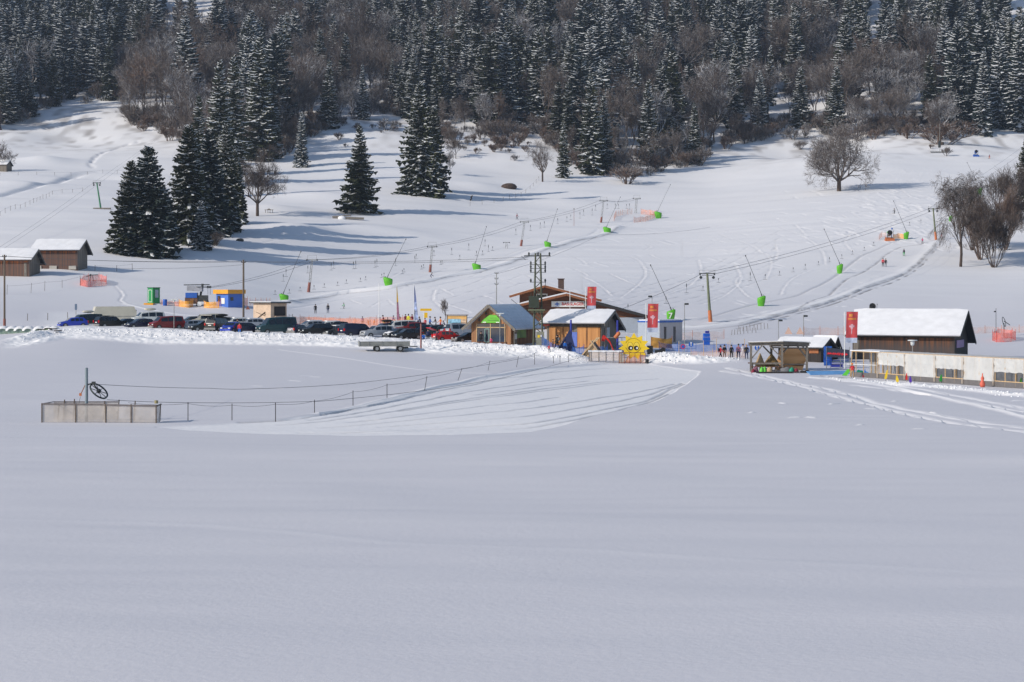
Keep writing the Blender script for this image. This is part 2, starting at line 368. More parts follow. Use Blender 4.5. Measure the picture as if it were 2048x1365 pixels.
for (f0, x0, x1) in ((.07, 480, 1280), (.2, 620, 1300), (.33, 560, 1240), (.36, 800, 1320), (.5, 700, 1120), (.62, 640, 1350), (.74, 760, 1365), (.86, 600, 1370), (.93, 1020, 1340), (.28, 950, 1180)):
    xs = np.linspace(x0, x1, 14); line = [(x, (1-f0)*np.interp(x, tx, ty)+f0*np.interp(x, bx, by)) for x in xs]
    carve(line, .19, -.16, 0, .62, broken=.10)  # groove shade is painted dark into the mask, besides the pressed relief
# edges of the piste
carve(gp_top[3:9], .5, .12, .8); carve(gp_bot[1:5], .4, .05, .95, broken=.5); carve([(640, 866), (700, 864), (800, 862), (860, 858)], .22, -.05, 0, .1)
# sweeping tracks over the right foreground
for k, pts in enumerate((((1440, 742), (1500, 752), (1560, 764), (1640, 785), (1720, 806), (1800, 826), (1900, 846), (2060, 866)),
            ((1450, 736), (1540, 755), (1620, 772), (1700, 790), (1780, 812), (1900, 836), (2060, 858)),
            ((1620, 756), (1720, 766), (1800, 778), (1900, 800), (2060, 838)), ((1650, 753), (1760, 763), (1880, 786), (2060, 820)), ((1700, 770), (1850, 790), (2060, 826)))):
    carve(pts, .34, -.12 if k != 2 else .14, .75); carve([(x+3, y+1.6) for x, y in pts], .24, .10, .9, broken=.5)
for k in range(12):
    x = random.uniform(1480, 2040); y = random.uniform(800, 862); carve([(x, y), (x+random.uniform(4, 22), y+random.uniform(-1, 1.5))], .16, .10, .8)
for k in range(5):
    x = random.uniform(500, 640); y = random.uniform(738, 790); carve([(x, y), (x+random.uniform(6, 24), y+random.uniform(-1, 2))], .16, .07, .6)
# long faint crust lines across the near field
carve([(0, 1040), (200, 1045), (420, 1052), (700, 1078), (860, 1090), (1200, 1102), (1500, 1122), (2048, 1150)], .35, .02, .12)
carve([(560, 700), (700, 718), (860, 742), (980, 748)], .3, .05, .4)
# snow-gun road on the left hill with a sharp dark lower lip
left_road = [(574, 606), (640, 596), (700, 584), (777, 577), (860, 562), (900, 553), (960, 543), (1040, 518), (1090, 500), (1150, 482), (1215, 468), (1236, 455)]
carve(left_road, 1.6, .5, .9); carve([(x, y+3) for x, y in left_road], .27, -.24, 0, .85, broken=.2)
carve([(x+6, y+11) for x, y in left_road[:11]], .5, -.12, .4)
carve([(x-40, y+4) for x, y in left_road[5:]], .5, -.10, .5)
# twin-edged lift track on the right hill
r1 = [(1360, 655), (1420, 652), (1500, 636), (1580, 628), (1620, 605), (1660, 590), (1690, 562), (1720, 548), (1745, 533), (1770, 512), (1800, 495), (1840, 490), (1885, 476)]
r2 = [(1340, 662), (1400, 660), (1480, 652), (1560, 632), (1640, 612), (1700, 592), (1740, 575), (1790, 558), (1830, 535), (1860, 505), (1872, 490)]
carve(r1, .25, -.18, .3, .75, broken=.25); carve(r2, .27, -.22, .3, .9, broken=.2); carve([(x+3, y+4) for x, y in r2], .24, -.14, .5, .8, broken=.7); carve([(x-1, y-2.5) for x, y in r2[2:]], .22, -.10, .5, .5, broken=.5)
carve([(x, y-6) for x, y in r2], 1.2, .2, .95)
carve([(a[0], (a[1]+b)/2) for a, b in zip(r2, [640, 640, 622, 605, 588, 565, 545, 528, 505, 490, 484])], .9, .12, .9, broken=.4)
carve([(1400, 640), (1500, 612), (1600, 590), (1660, 560), (1720, 515), (1800, 480)], .35, -.14, .5, .2)
for k in range(7):
    o = k*9; carve([(1120, 655-o*.9), (1250, 636-o), (1380, 608-o*1.1), (1480, 576-o*1.3), (1560, 548-o*1.6)], .3, -.10, .55, .14, broken=.5)
for k in range(6):
    o = k*14; carve([(700, 650-o), (800, 634-o), (900, 612-o*1.1), (1000, 582-o*1.2), (1090, 556-o*1.25)], .28, -.10, .5, .14, broken=.5)
# curved ski tracks
def ski(pts, w=.25):
    carve(pts, w, -.13, .3, .10, broken=.3); carve([(x+3.5, y+.8) for x, y in pts], w, .11, 1.0, broken=.3); carve([(x+6, y+1.4) for x, y in pts], w*.8, .05, .8, broken=.6)
for pts in (((1560, 455), (1600, 470), (1640, 500), (1650, 530)), ((1440, 470), (1500, 490), (1540, 520), (1530, 560)), ((1330, 590), (1380, 570), (1400, 545), (1396, 520)), ((1620, 540), (1580, 560), (1560, 590)), ((1720, 455), (1690, 480), (1700, 500), (1740, 520)), ((1840, 350), (1800, 372), (1820, 395)), ((1900, 330), (1870, 350), (1880, 372)),
            ((960, 590), (990, 600), (1020, 622)), ((740, 615), (770, 600), (790, 612)), ((1740, 360), (1700, 372), (1730, 388)), ((1400, 610), (1450, 590), (1480, 560), (1470, 530)), ((1130, 600), (1180, 612), (1200, 630)), ((1190, 500), (1240, 510), (1275, 520), (1290, 545), (1282, 562), (1262, 580), (1240, 596)), ((1160, 552), (1190, 565), (1215, 585), (1222, 592)),
            ((1040, 548), (1100, 566), (1170, 588), (1200, 600)), ((1115, 535), (1150, 540), (1175, 552)), ((1220, 548), (1250, 562), (1290, 576)),
            ((1380, 515), (1330, 520), (1300, 510)), ((1128, 512), (1160, 520), (1172, 530)), ((1480, 550), (1470, 565), (1490, 590), (1510, 600)),
            ((1598, 420), (1650, 428), (1680, 430), (1692, 436)), ((1700, 425), (1720, 436), (1760, 440)), ((1790, 335), (1850, 345), (1880, 346)),
            ((1590, 450), (1610, 470), (1608, 480)), ((1548, 490), (1555, 505), (1548, 520)), ((1620, 494), (1700, 500)), ((1700, 395), (1740, 408), (1790, 412)),
            ((1255, 483), (1300, 492), (1290, 500)), ((860, 600), (900, 612), (940, 625)), ((700, 600), (722, 608)), ((880, 578), (905, 590)), ((1000, 560), (1030, 566)),
            ((775, 560), (800, 545)), ((870, 580), (866, 600), (885, 620)), ((610, 455), (650, 470), (668, 478)), ((230, 572), (245, 590), (240, 602), (262, 612))):
    ski(pts)
carve([(250, 608), (300, 620), (360, 630), (440, 637), (520, 645)], .5, .12, .9)
for k in range(300):      # chopped-up snow by the upper piste
    x = random.gauss(1800, 90); y = random.gauss(430, 42)
    if y > 500 or y < 330 or x > 1990: continue
    l = random.uniform(8, 34); carve([(x, y), (x+l*.5, y+random.uniform(-1, 4)), (x+l, y+random.uniform(0, 6))], .32, random.choice((.14, -.12)), random.uniform(.7, 1))
for k in range(150):
    x = random.uniform(1050, 1740); y = random.uniform(440, 640)
    l = random.uniform(6, 30); a = random.uniform(-1.2, .5); carve([(x, y), (x+l, y-l*a*.25)], .24, random.choice((.11, -.10)), random.uniform(.6, 1))
# farm track and stream bank at the upper left
carve([(0, 392), (40, 380), (110, 366), (150, 352), (200, 345), (260, 347)], 1.6, -.9, .2)
carve([(185, 335), (184, 322), (220, 302), (262, 288), (290, 283)], .9, -.8, .3, .2, broken=.4)
carve([(590, 520), (480, 508), (470, 500), (560, 478), (640, 462)], .4, -.1, .3)
ZG = ZG+TZ
def add_terrain():
    nr, nc = ZG.shape; co = np.empty((nr, nc, 3), np.float32); co[..., 0] = XG; co[..., 1] = DG; co[..., 2] = ZG
    me = bpy.data.meshes.new('snow_ground'); me.vertices.add(nr*nc); me.vertices.foreach_set('co', co.ravel())
    i = np.arange(nr*nc, dtype=np.int32).reshape(nr, nc)
    q = np.stack([i[:-1, :-1], i[:-1, 1:], i[1:, 1:], i[1:, :-1]], -1).reshape(-1, 4); n = len(q)
    me.loops.add(n*4); me.polygons.add(n); me.loops.foreach_set('vertex_index', q.ravel())
    me.polygons.foreach_set('loop_start', np.arange(0, n*4, 4, dtype=np.int32)); me.polygons.foreach_set('loop_total', np.full(n, 4, np.int32))
    me.polygons.foreach_set('use_smooth', np.ones(n, bool)); me.update(calc_edges=True)
    ca = me.color_attributes.new('surf', 'FLOAT_COLOR', 'POINT'); c = np.zeros((nr, nc, 4), np.float32); c[..., 0] = packed; c[..., 1] = np.clip(soil_shade, 0, 1); c[..., 3] = 1
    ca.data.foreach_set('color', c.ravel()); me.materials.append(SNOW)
    o = bpy.data.objects.new('ground', me); COL.objects.link(o); tag(o, 'snow-covered valley floor and ski hill', 'ground', kind='structure')
add_terrain()
def snow_chunks():
    """broken lumps lying on the ploughed banks, one mesh"""
    rs = np.random.RandomState(11); n = 4200; px = rs.uniform(40, 1175, n); crest = np.interp(px, [-300, 0, 60, 130, 600, 900, 1080, 1150, 1180], [262, 262, 268, 277, 272, 263, 257, 251, 250])
    D = crest-1.5+rs.normal(0, 2.6, n); s = .04+.13*rs.rand(n)**4
    k = rs.rand(n) < np.exp(-np.abs(D-crest+2)/6); px, D, s = px[k], D[k], s[k]
    m = 500; px = np.append(px, rs.uniform(1292, 1480, m)); D = np.append(D, 248.5+rs.normal(0, 1.6, m)); s = np.append(s, .05+.17*rs.rand(m)**3)
    m = 380; q = rs.uniform(1660, 2080, m); px = np.append(px, q); D = np.append(D, np.interp(q, [1650, 1750, 2100], [210, 200, 168])+rs.normal(0, 1.2, m)); s = np.append(s, .04+.10*rs.rand(m)**2)
    i = np.clip(np.searchsorted(DR, D), 0, len(DR)-1); j = np.clip(np.searchsorted(PC, px), 0, len(PC)-1); z = ZG[i, j]; X = (px-1024)/F*D
    o = np.array([(1, 0, 0), (0, 1, 0), (-1, 0, 0), (0, -1, 0), (0, 0, 1), (0, 0, -1)], float); N = len(D)
    v = o[None]*(1+rs.uniform(-.35, .35, (N, 6, 1)))*s[:, None, None]*np.array([1.15, 1, .8])+rs.uniform(-.2, .2, (N, 6, 3))*s[:, None, None]+np.stack([X, D, z+s*.05], -1)[:, None]
    t = np.array([(0, 1, 4), (1, 2, 4), (2, 3, 4), (3, 0, 4), (1, 0, 5), (2, 1, 5), (3, 2, 5), (0, 3, 5)]); f = (t[None]+np.arange(N)[:, None, None]*6).reshape(-1, 3)
    me = bpy.data.meshes.new('snow_chunks'); me.from_pydata(v.reshape(-1, 3).tolist(), [], f.tolist()); me.materials.append(SNOWCAP); ob = bpy.data.objects.new('snow_chunks', me); COL.objects.link(ob)
    tag(ob, 'broken lumps of snow on the ploughed banks and heaps', 'snow lumps', kind='stuff')
snow_chunks()
def plane_far():
    m = MB(); m.quad((-4000, -3000, -3), (4000, -3000, -3), (4000, 1556, -3), (-4000, 1556, -3)); return m
# ---------------- vegetation
NEEDLE = mat('spruce_needles', (.040, .047, .024), .75, 0, .45, .9, 0, .2)
NEEDLE2 = mat('spruce_needles_blue', (.030, .043, .040), .75, 0, .45, .9, 0, .2)
TSNOW = mat('snow_on_branches', (.74, .76, .80), .8, 0, .18, 1.5, 0, .2)
BARK = mat('spruce_bark', (.07, .055, .045), .9, 0, .3, 3, .4)
def frosted(name, col, amount, lo=.05, hi=.55):
    m = mat(name, col, .9, 0, .35, .6, 0, .15); nt = m.node_tree; N = nt.nodes; b = N['Principled BSDF']
    src = b.inputs['Base Color'].links[0].from_socket
    ge = N.new('ShaderNodeNewGeometry'); sx = N.new('ShaderNodeSeparateXYZ'); nt.links.new(ge.outputs['True Normal'], sx.inputs[0])
    mr = N.new('ShaderNodeMapRange'); mr.inputs[1].default_value = lo; mr.inputs[2].default_value = hi; mr.inputs[4].default_value = amount; nt.links.new(sx.outputs[2], mr.inputs[0])
    mx = N.new('ShaderNodeMix'); mx.data_type = 'RGBA'; nt.links.new(mr.outputs[0], mx.inputs['Factor']); nt.links.new(src, mx.inputs['A']); mx.inputs['B'].default_value = (.66, .68, .72, 1)
    nt.links.new(mx.outputs['Result'], b.inputs['Base Color']); return m
TWIG = frosted('bare_twigs', (.105, .080, .066), .38)
TWIGR = frosted('reddish_twigs', (.125, .082, .06), .38)
TWIGF = frosted('snowy_twigs', (.10, .082, .075), .8, 0, .45)
TWIGD = frosted('dark_twigs', (.075, .055, .045), .22)

def spruce(seed, H=26.0, Rr=3.7, snow=.5, gap=0.0, dens=1.0, skirt=.05, needle=None, pw=.62, sub=1.0, droop=1.2):
    rn = random.Random(seed); cr = MB(); z = H*skirt; ir = []
    lop = [rn.uniform(.66, 1.22) for _ in range(10)]
    while z < H*.985:
        t = z/H; lvl = (.62-.25*t)/dens
        prof = (1-t)**pw*(1-.25*math.exp(-t*14))*(1-.12*t)
        nb = max(4, int((9-4*t)*sub)); a0 = rn.uniform(0, 6.28)
        for k in range(nb):
            if rn.random() < gap: continue
            az = a0+6.283*k/nb+rn.uniform(-.3, .3)
            L = Rr*prof*lop[int(az*10/6.2832) % 10]*rn.uniform(.72, 1.18)+.22
            d = Vector((math.cos(az), math.sin(az), 0)); sd = Vector((-d.y, d.x, 0))
            zz = z+rn.uniform(-.3, .3); dr = rn.uniform(.5, .85)*(1-t*.8)*droop - (.35 if t > .9 else 0); up = rn.uniform(.2, .42)
            pt = lambda s: Vector((0, 0, zz))+d*(L*s)+Vector((0, 0, L*(-dr*s+up*s**3)))
            n = 4 if L > 1.2 else 3; P = [pt(i/n) for i in range(n+1)]; hasS = rn.random() < snow
            for i in range(n):
                a, b = P[i], P[i+1]; s = i/n; lw = (.34*L*(1-s*.55)+.15)*rn.uniform(.8, 1.25); wd = min(.10*L+.16, .5)
                for sg in (-1, 1):
                    tip = a+(b-a)*.9+sd*sg*lw+Vector((0, 0, -rn.uniform(.1, .35)*lw-.05)); q = a+(b-a)*.55
                    cr.add([a, tip+d*.1, b], [(0, 1, 2)], 0)
                    hz = rn.uniform(.35, .95)*(.35+.17*L)
                    cr.add([a+sd*sg*lw*.25, b+sd*sg*lw*.3, (a+b)/2+sd*sg*lw*.45-Vector((0, 0, hz))], [(0, 1, 2)], 0)
                    if hasS and rn.random() < .38: cr.add([a+Vector((0, 0, .07)), tip+Vector((0, 0, .09)), q+Vector((0, 0, .09))], [(0, 1, 2)], 1)
                cr.add([a, b, (a+b)/2-Vector((0, 0, rn.uniform(.4, 1.0)*(.3+.15*L)))], [(0, 1, 2)], 0)
                if hasS and i > 0 or (hasS and rn.random() < .4):
                    w0 = wd*rn.uniform(.6, 1.05); w1 = w0*.7 if i < n-1 else .02; u = Vector((0, 0, .09))
                    cr.add([a+sd*w0*.7+u, b+sd*w1*.7+u, b-sd*w1*.7+u, a-sd*w0*.7+u, a-sd*w0-u*.6, b-sd*w1-u*.4, a+sd*w0-u*.6, b+sd*w1-u*.4],
                           [(0, 1, 2, 3), (3, 2, 5, 4), (1, 0, 6, 7)], 1)
        z += lvl
    cr.add([(-.12, 0, H*.95), (.12, 0, H*.95), (0, 0, H)], [(0, 1, 2)], 0); cr.add([(0, -.12, H*.95), (0, .12, H*.95), (0, 0, H)], [(0, 1, 2)], 0)
    me = cr.mesh('crown', [needle or NEEDLE, TSNOW])
    tk = MB(); tk.tube((0, 0, -1.5), (0, 0, H*.93), .02*H*.62, .05, 7)
    if gap: tk.tube((0, 0, -.8), (0, 0, 1.6), 1.0, .40, 9)
    return me, tk.mesh('trunk', [BARK]), H

def bare(seed, H=15.0, kind='upright', tw=TWIG, levels=5, width=.045, nsub=(3, 4)):
    rn = random.Random(seed); tk = MB(); cr = MB()
    def rv(): return Vector((rn.gauss(0, 1), rn.gauss(0, 1), rn.gauss(0, 1)))
    def strip(a, b, w):
        d = (b-a); s = d.cross(rv())
        if s.length < 1e-5: return
        s = s.normalized()*w; u = d.cross(s).normalized()*w*.8
        cr.add([a+s, b+s*.5, b-s*.5, a-s, a+u, b+u*.5], [(0, 1, 2, 3), (0, 4, 5, 1), (4, 3, 2, 5)], 0)
    def grow(p, d, L, r, lv):
        n = 3 if lv < levels-1 else 2; q = p; dd = d.copy()
        pts = [p]
        for i in range(n):
            bend = rv()*(.16 if lv < 2 else .22)
            if kind == 'birch' and lv >= levels-2: bend += Vector((0, 0, -.30))
            elif kind == 'birch': bend += Vector((0, 0, .22))
            elif kind == 'round': bend += Vector((0, 0, .10 if lv < 3 else .04))
            else: bend += Vector((0, 0, .14))
            dd = (dd+bend).normalized(); nq = q+dd*(L/n)
            r0 = r*(1-.45*i/n); r1 = r*(1-.45*(i+1)/n)
            if lv == 0 and kind != 'bush': tk.tube(q, nq, r0, r1, 7, 0, False)
            elif lv <= 2: cr.tube(q, nq, r0, r1, 4, 0, False, False)
            else: strip(q, nq, max(r0, width*(1.15 if lv < levels-1 else .8)))
            q = nq; pts.append(q)
        if lv >= levels: return
        nc = rn.randint(*nsub)+(1 if lv == 0 else 0)+(1 if lv >= levels-2 else 0)
        for k in range(nc):
            s = rn.uniform(.35, 1.0) if lv else rn.uniform(.45, 1.0)
            i = min(int(s*n), n-1); b = pts[i]+(pts[i+1]-pts[i])*(s*n-i)
            side = dd.cross(rv()).normalized(); spread = {'round': .95, 'upright': .48, 'birch': .6, 'bush': .5, 'oak': .95}[kind]*rn.uniform(.7, 1.25)
            nd = (dd+side*spread).normalized()
            if nd.z < -.15 and lv < 3: nd.z *= .3; nd.normalize()
            grow(b, nd, L*rn.uniform(.58, .82), r*.56, lv+1)
    if kind == 'bush':
        for k in range(9):
            a = rn.uniform(0, 6.28); d = Vector((math.cos(a)*.55, math.sin(a)*.55, 1)).normalized()
            grow(Vector((math.cos(a)*.3, math.sin(a)*.3, -.2)), d, H*.42, .05+.006*H, 1)
        tk.tube((0, 0, -.6), (0, 0, .4), .16, .1, 6)
    elif kind in ('round', 'oak'):
        th = H*(.17 if kind == 'round' else .26); tr = H*.035
        tk.tube((0, 0, -.8), (0, 0, th), tr*1.15, tr, 9, 0, False)
        nl = 9 if kind == 'round' else 6
        for k in range(nl):
            a = 6.283*k/nl+rn.uniform(-.3, .3); e = (rn.uniform(.3, .7) if k % 2 else rn.uniform(1.0, 2.2)) if kind == 'round' else (rn.uniform(.12, .5) if k % 2 else rn.uniform(.7, 1.5))
            d = Vector((math.cos(a), math.sin(a), e)).normalized()
            grow(Vector((0, 0, th*rn.uniform(.85, 1.0))), d, H*.36*(1+.15*e), tr*.55, 1)
        grow(Vector((0, 0, th)), Vector((0, 0, 1)), H*.46, tr*.7, 1)
    else:
        grow(Vector((0, 0, -.6)), Vector((rn.uniform(-.06, .06), 0, 1)).normalized(), H*.52, H*(.022 if kind == 'birch' else .013)+.05, 0)
        top = .5
        for k in range(5):
            z = H*rn.uniform(.2, .5); a = rn.uniform(0, 6.28); grow(Vector((0, 0, z)), Vector((math.cos(a), math.sin(a), .9)).normalized(), H*.26, H*.006, 2)
    # normalise to height H
    mz = float(np.percentile([v[2] for v in cr.v], 98.5)); k = H/mz
    cr.v = [(v[0]*k, v[1]*k, v[2]*k) for v in cr.v]; tk.v = [(v[0]*k, v[1]*k, v[2]*k) for v in tk.v]
    return cr.mesh('crown', [tw]), tk.mesh('trunk', [TWIGD]), H

SPR = [spruce(11, 27, 4.0, .72), spruce(12, 25, 3.5, .85, needle=NEEDLE2), spruce(13, 29, 3.9, .6), spruce(14, 24, 4.2, .9, needle=NEEDLE2), spruce(15, 27, 3.1, .5), spruce(16, 22, 3.6, .95, needle=NEEDLE2),
       spruce(17, 28, 3.4, .35, pw=.5, dens=.9), spruce(18, 26, 3.6, .7, pw=.85, gap=.16, skirt=.24, dens=.9), spruce(19, 30, 3.2, .6, gap=.22, skirt=.38, dens=.85), spruce(20, 25, 4.4, .55, pw=.48, needle=NEEDLE2)]
SPR_SOLO = spruce(21, 25, 7.0, .45, gap=.12, dens=1.15, skirt=.12, pw=.85)
SPR_BIG = [spruce(31, 32, 7.6, .75, droop=1.55, dens=1.35, skirt=.015, sub=1.3), spruce(32, 27, 7.6, .5, droop=1.4, dens=1.3, skirt=.015, sub=1.3, needle=NEEDLE2), spruce(33, 29, 7.2, .55, droop=1.5, dens=1.3, skirt=.015, sub=1.3)]
SPR_SNOW = spruce(41, 14, 4.0, 1.0, dens=1.5, skirt=.02, needle=NEEDLE2)
BAR = [bare(51, 17, 'upright', TWIG), bare(52, 15, 'upright', TWIGF), bare(53, 18, 'upright', TWIG), bare(54, 13, 'upright', TWIGR), bare(55, 16, 'upright', TWIGF), bare(56, 18, 'upright', TWIGD)]
BUSH = [bare(61, 4, 'bush', TWIGR, levels=4), bare(62, 5, 'bush', TWIG, levels=4), bare(63, 3.5, 'bush', TWIGF, levels=4)]
def plant(kind, name, loc, s, sz, rz, label, cat, group=None, crown_mats=None):
    e = empty(name, loc, rz, label, cat, group)
    if group: e.rotation_euler = (random.gauss(0, .025), random.gauss(0, .025), rz)
    c = link_mesh('crown', kind[0], e); t = link_mesh('trunk', kind[1], e)
    c.scale = (s, s, sz); t.scale = (s, s, sz)
    return e
def tree_px(kind, name, px, base, top, label, cat, D=None, wid=1.0, group=None, rz=None, wpx=None):
    p = hit(px, base) if D is None else at(px, D); h = (base-top)/F*p.y; sz = h/kind[2]
    if wpx:
        xs = [v.co.x for v in kind[0].vertices]+[v.co.y for v in kind[0].vertices]; wid = (wpx/F*p.y)/(np.percentile(xs, 99)-np.percentile(xs, 1))/sz
    return plant(kind, name, p, sz*wid, sz, random.uniform(0, 6.28) if rz is None else rz, label, cat, group)

# single trees one can name
tree_px(SPR_SOLO, 'spruce_tree', 720, 425, 250, 'lone dark spruce with a flared bare trunk foot, left of the biggest spruce', 'tree', rz=.6, wid=1.15)
tree_px(SPR_BIG[0], 'spruce_tree', 840, 390, 165, 'biggest spruce, broad with drooping snow-lined branches, alone below the forest', 'tree', wid=1.02, rz=1)
tree_px(SPR_BIG[2], 'spruce_tree', 868, 380, 215, 'narrower dark spruce pressed against the right side of the biggest spruce', 'tree', wid=.8, rz=2)
tree_px(SPR[1], 'spruce_tree', 604, 335, 225, 'small slender snowy spruce standing alone above the tree shadows on the meadow', 'tree', wid=1.15)
tree_px(SPR_BIG[1], 'spruce_tree', 297, 510, 292, 'pointed dark spruce with its tip above the clump nearest the wooden sheds', 'tree', wid=1.2, rz=.3)
tree_px(SPR_BIG[2], 'spruce_tree', 262, 508, 322, 'leftmost spruce of the clump nearest the wooden sheds, with a lower tip', 'tree', wid=1.2, rz=4)
tree_px(SPR_BIG[0], 'spruce_tree', 325, 500, 370, 'lower spruce at the right foot of the clump nearest the wooden sheds', 'tree', wid=1.35, rz=5)
tree_px(SPR_BIG[2], 'spruce_tree', 378, 484, 250, 'tall dark spruce on the left of the dense clump beside the bare meadow tree', 'tree', wid=1.05, rz=.8)
tree_px(SPR_BIG[1], 'spruce_tree', 418, 468, 258, 'tall dark spruce in the middle of the dense clump beside the bare meadow tree', 'tree', wid=1.0, rz=2.2)
tree_px(SPR_BIG[0], 'spruce_tree', 452, 462, 248, 'snow-streaked tall spruce on the right of the dense clump beside the bare meadow tree', 'tree', wid=.85, rz=3.2)
tree_px(SPR_BIG[2], 'spruce_tree', 470, 448, 300, 'shorter spruce at the right edge of the dense clump beside the bare meadow tree', 'tree', wid=.85, rz=3.9)
tree_px(SPR_SNOW, 'spruce_tree', 402, 500, 402, 'small frosted young spruce in front of the dense dark clump', 'tree', wid=1.0)
for i, (px, b, t, k, w, lb) in enumerate((
    (398, 392, 190, 4, 1.1, 'slim dark spruce rising behind the left of the dense clump'), (440, 372, 120, 0, 1.1, 'lower spruce of the file leading from the dense clump up to the forest'),
    (468, 350, 110, 2, 1.1, 'tall snow-dusted spruce in the file leading up to the forest, middle one'), (520, 322, 70, 0, 1.1, 'tall spruce at the top of the file of spruces, against the bare trees'),
    (545, 318, 150, 4, 1.2, 'shorter spruce at the right end of the file of spruces'), (725, 240, 130, 1, 1.1, 'snow-striped slim spruce among the bare trees above the lone spruce'),
    (1128, 357, 248, 4, 1.2, 'small dark spruce at the left of the pair on the forest corner above the lifts'), (1182, 350, 145, 2, 1.2, 'tall spruce of the pair on the forest corner above the lifts'),
    (1208, 345, 190, 0, 1.1, 'dark spruce half behind the tall one on the forest corner above the lifts'), (1297, 330, 160, 0, 1.15, 'tall snowy spruce at the lower forest edge right of the forest corner'),
    (1345, 325, 232, 4, 1.2, 'low dark spruce beside the tall snowy one at the lower forest edge'), (1388, 328, 205, 4, 1.2, 'dark spruce wrapped in brown bushes at the lower forest edge'),
    (1520, 268, 142, 3, 1.1, 'spruce leaning out of the forest edge above the brown bushes'), (1470, 262, 90, 2, 1.15, 'tall spruce directly behind the one leaning out above the brown bushes'),
    (1968, 270, 95, 1, 1.05, 'frosted spruce at the lower right forest edge by the top of the piste'), (2040, 262, 30, 1, 1.05, 'frosted tall spruce at the far right end of the forest edge'),
    (2000, 258, 60, 5, 1.1, 'frosted spruce second from the right end of the forest edge'), (1915, 258, 110, 3, 1.1, 'frosted spruce left of the lower right forest edge, over brown bushes'))):
    tree_px(SPR[k], 'spruce_tree', px, b, t, lb, 'tree', wid=w)
tree_px(SPR_BIG[2], 'spruce_tree', 2052, 420, 278, 'dark spruce cut by the right edge of the picture above the bushes', 'tree', wid=.9)
ROUND = bare(71, 14, 'round', TWIG, levels=6, width=.028, nsub=(3, 4))
tree_px(ROUND, 'bare_round_tree', 1678, 383, 257, 'large round-crowned bare tree standing alone on the ski hill', 'tree', wpx=128)
tree_px(bare(72, 12, 'oak', TWIGD, levels=6, width=.03), 'bare_tree', 515, 433, 318, 'bare spreading tree on the knoll right of the dense spruce clump', 'tree', wpx=100)
tree_px(bare(77, 18, 'birch', TWIGD, levels=6, width=.032), 'birch_tree', 1921, 534, 352, 'tall bare birch with hanging twigs beside the upper drag lift track', 'tree', wpx=100)
for i, (px, b, t, w, lb) in enumerate(((1962, 520, 395, 1.5, 'reddish-brown bare bush tree just right of the tall birch'), (1988, 536, 420, 1.5, 'front multi-stemmed bare bush right of the birch, with dark stems in the snow'),
    (2010, 500, 385, 1.4, 'bare bush at the right of the clump behind the birch'), (2035, 440, 335, 1.5, 'bare brown thicket tree at the right edge below the spruce'), (2005, 445, 350, 1.3, 'bare upright tree behind the clump near the right edge'),
    (1945, 500, 380, 1.3, 'bare brown tree standing half behind the tall birch'))):
    kk = bare(80+i, 10, 'bush', TWIGR if i in (0, 2) else TWIGD, levels=6 if i < 3 else 5, width=.03, nsub=(3, 4) if i < 3 else (3, 4)); tree_px(kk, 'bare_bush_tree', px, b, t, lb, 'tree', wpx=w*56)
tree_px(bare(90, 12, 'oak', TWIG, levels=5, width=.03), 'bare_tree', 1085, 364, 285, 'slender pale bare tree left of the forest corner above the lifts', 'tree', wpx=50)
tree_px(bare(91, 8, 'upright', TWIG, levels=5), 'bare_tree', 912, 318, 272, 'small bare tree uphill right of the biggest spruce', 'tree', wid=1)
tree_px(bare(92, 8, 'upright', TWIGF, levels=5), 'bare_tree', 902, 350, 305, 'pale bare sapling just right of the biggest spruce', 'tree', wid=.8)
tree_px(bare(93, 10, 'oak', TWIG, levels=5), 'bare_tree', 4, 342, 288, 'bare tree at the left edge beside the small hut', 'tree', wid=.9)
tree_px(bare(94, 6, 'upright', TWIG, levels=4), 'bare_tree', 890, 640, 598, 'thin bare tree behind the map board at the car park', 'tree', D=325, wid=.8)

# the forest on the mountainside
EX = [-900, 0, 60, 130, 235, 262, 345, 420, 480, 560, 640, 700, 760, 800, 900, 1000, 1060, 1100, 1160, 1240, 1300, 1400, 1450, 1520, 1600, 1700, 1800, 1880, 1950, 2048, 2950]
EY = [262, 262, 237, 205, 208, 255, 282, 330, 330, 318, 262, 250, 228, 232, 262, 268, 272, 290, 345, 352, 350, 325, 300, 285, 278, 285, 275, 280, 268, 256, 250]
FR = np.random.RandomState(5)
cand = []
Y = 655.0
while Y < 1330:
    st = 11.5 if Y < 850 else 13.0 if Y < 1000 else 15.0
    X0 = (-160-1024)/F*Y; X1 = (2200-1024)/F*Y; X = X0
    while X < X1:
        cand.append((X+FR.uniform(-.48, .48)*st, Y+FR.uniform(-.5, .5)*st)); X += st
    Y += st*.85
cand = np.array(cand); cpx = 1024+F*cand[:, 0]/cand[:, 1]; cz = gz(cpx, cand[:, 1]); cpy = HOR-F*(cz-CH)/cand[:, 1]
ok = cpy < np.interp(cpx, EX, EY)
def conif_prob(x, y):
    if x < 235: return .93 if y < 215 else .72
    if x < 485: return .05 if y > 168 else .45 if y > 120 else .9
    if x < 565: return .72
    if x < 780: return .10 if y > 95 else .5 if y > 50 else .85
    if x < 900: return .74
    if x < 1130: return .64 if y < 235 else .3
    if x < 1260: return .6
    if x < 1420: return .74 if y < 220 else .35
    if x < 1600: return .85 if y < 200 else .3
    if x < 1700: return .6 if y < 160 else .1
    if x < 1900: return .85 if y < 175 else .12
    return .97
def in_gap(x, y, top):
    if 325 < x < 435 and top < 30 and y < 110: return True
    if 1738 < x < 1768 and y < 150: return True
    if x > 2005 and top < 28 and y < 150: return True
    if 588 < x < 640 and y < 62: return True
    return False
trees = []
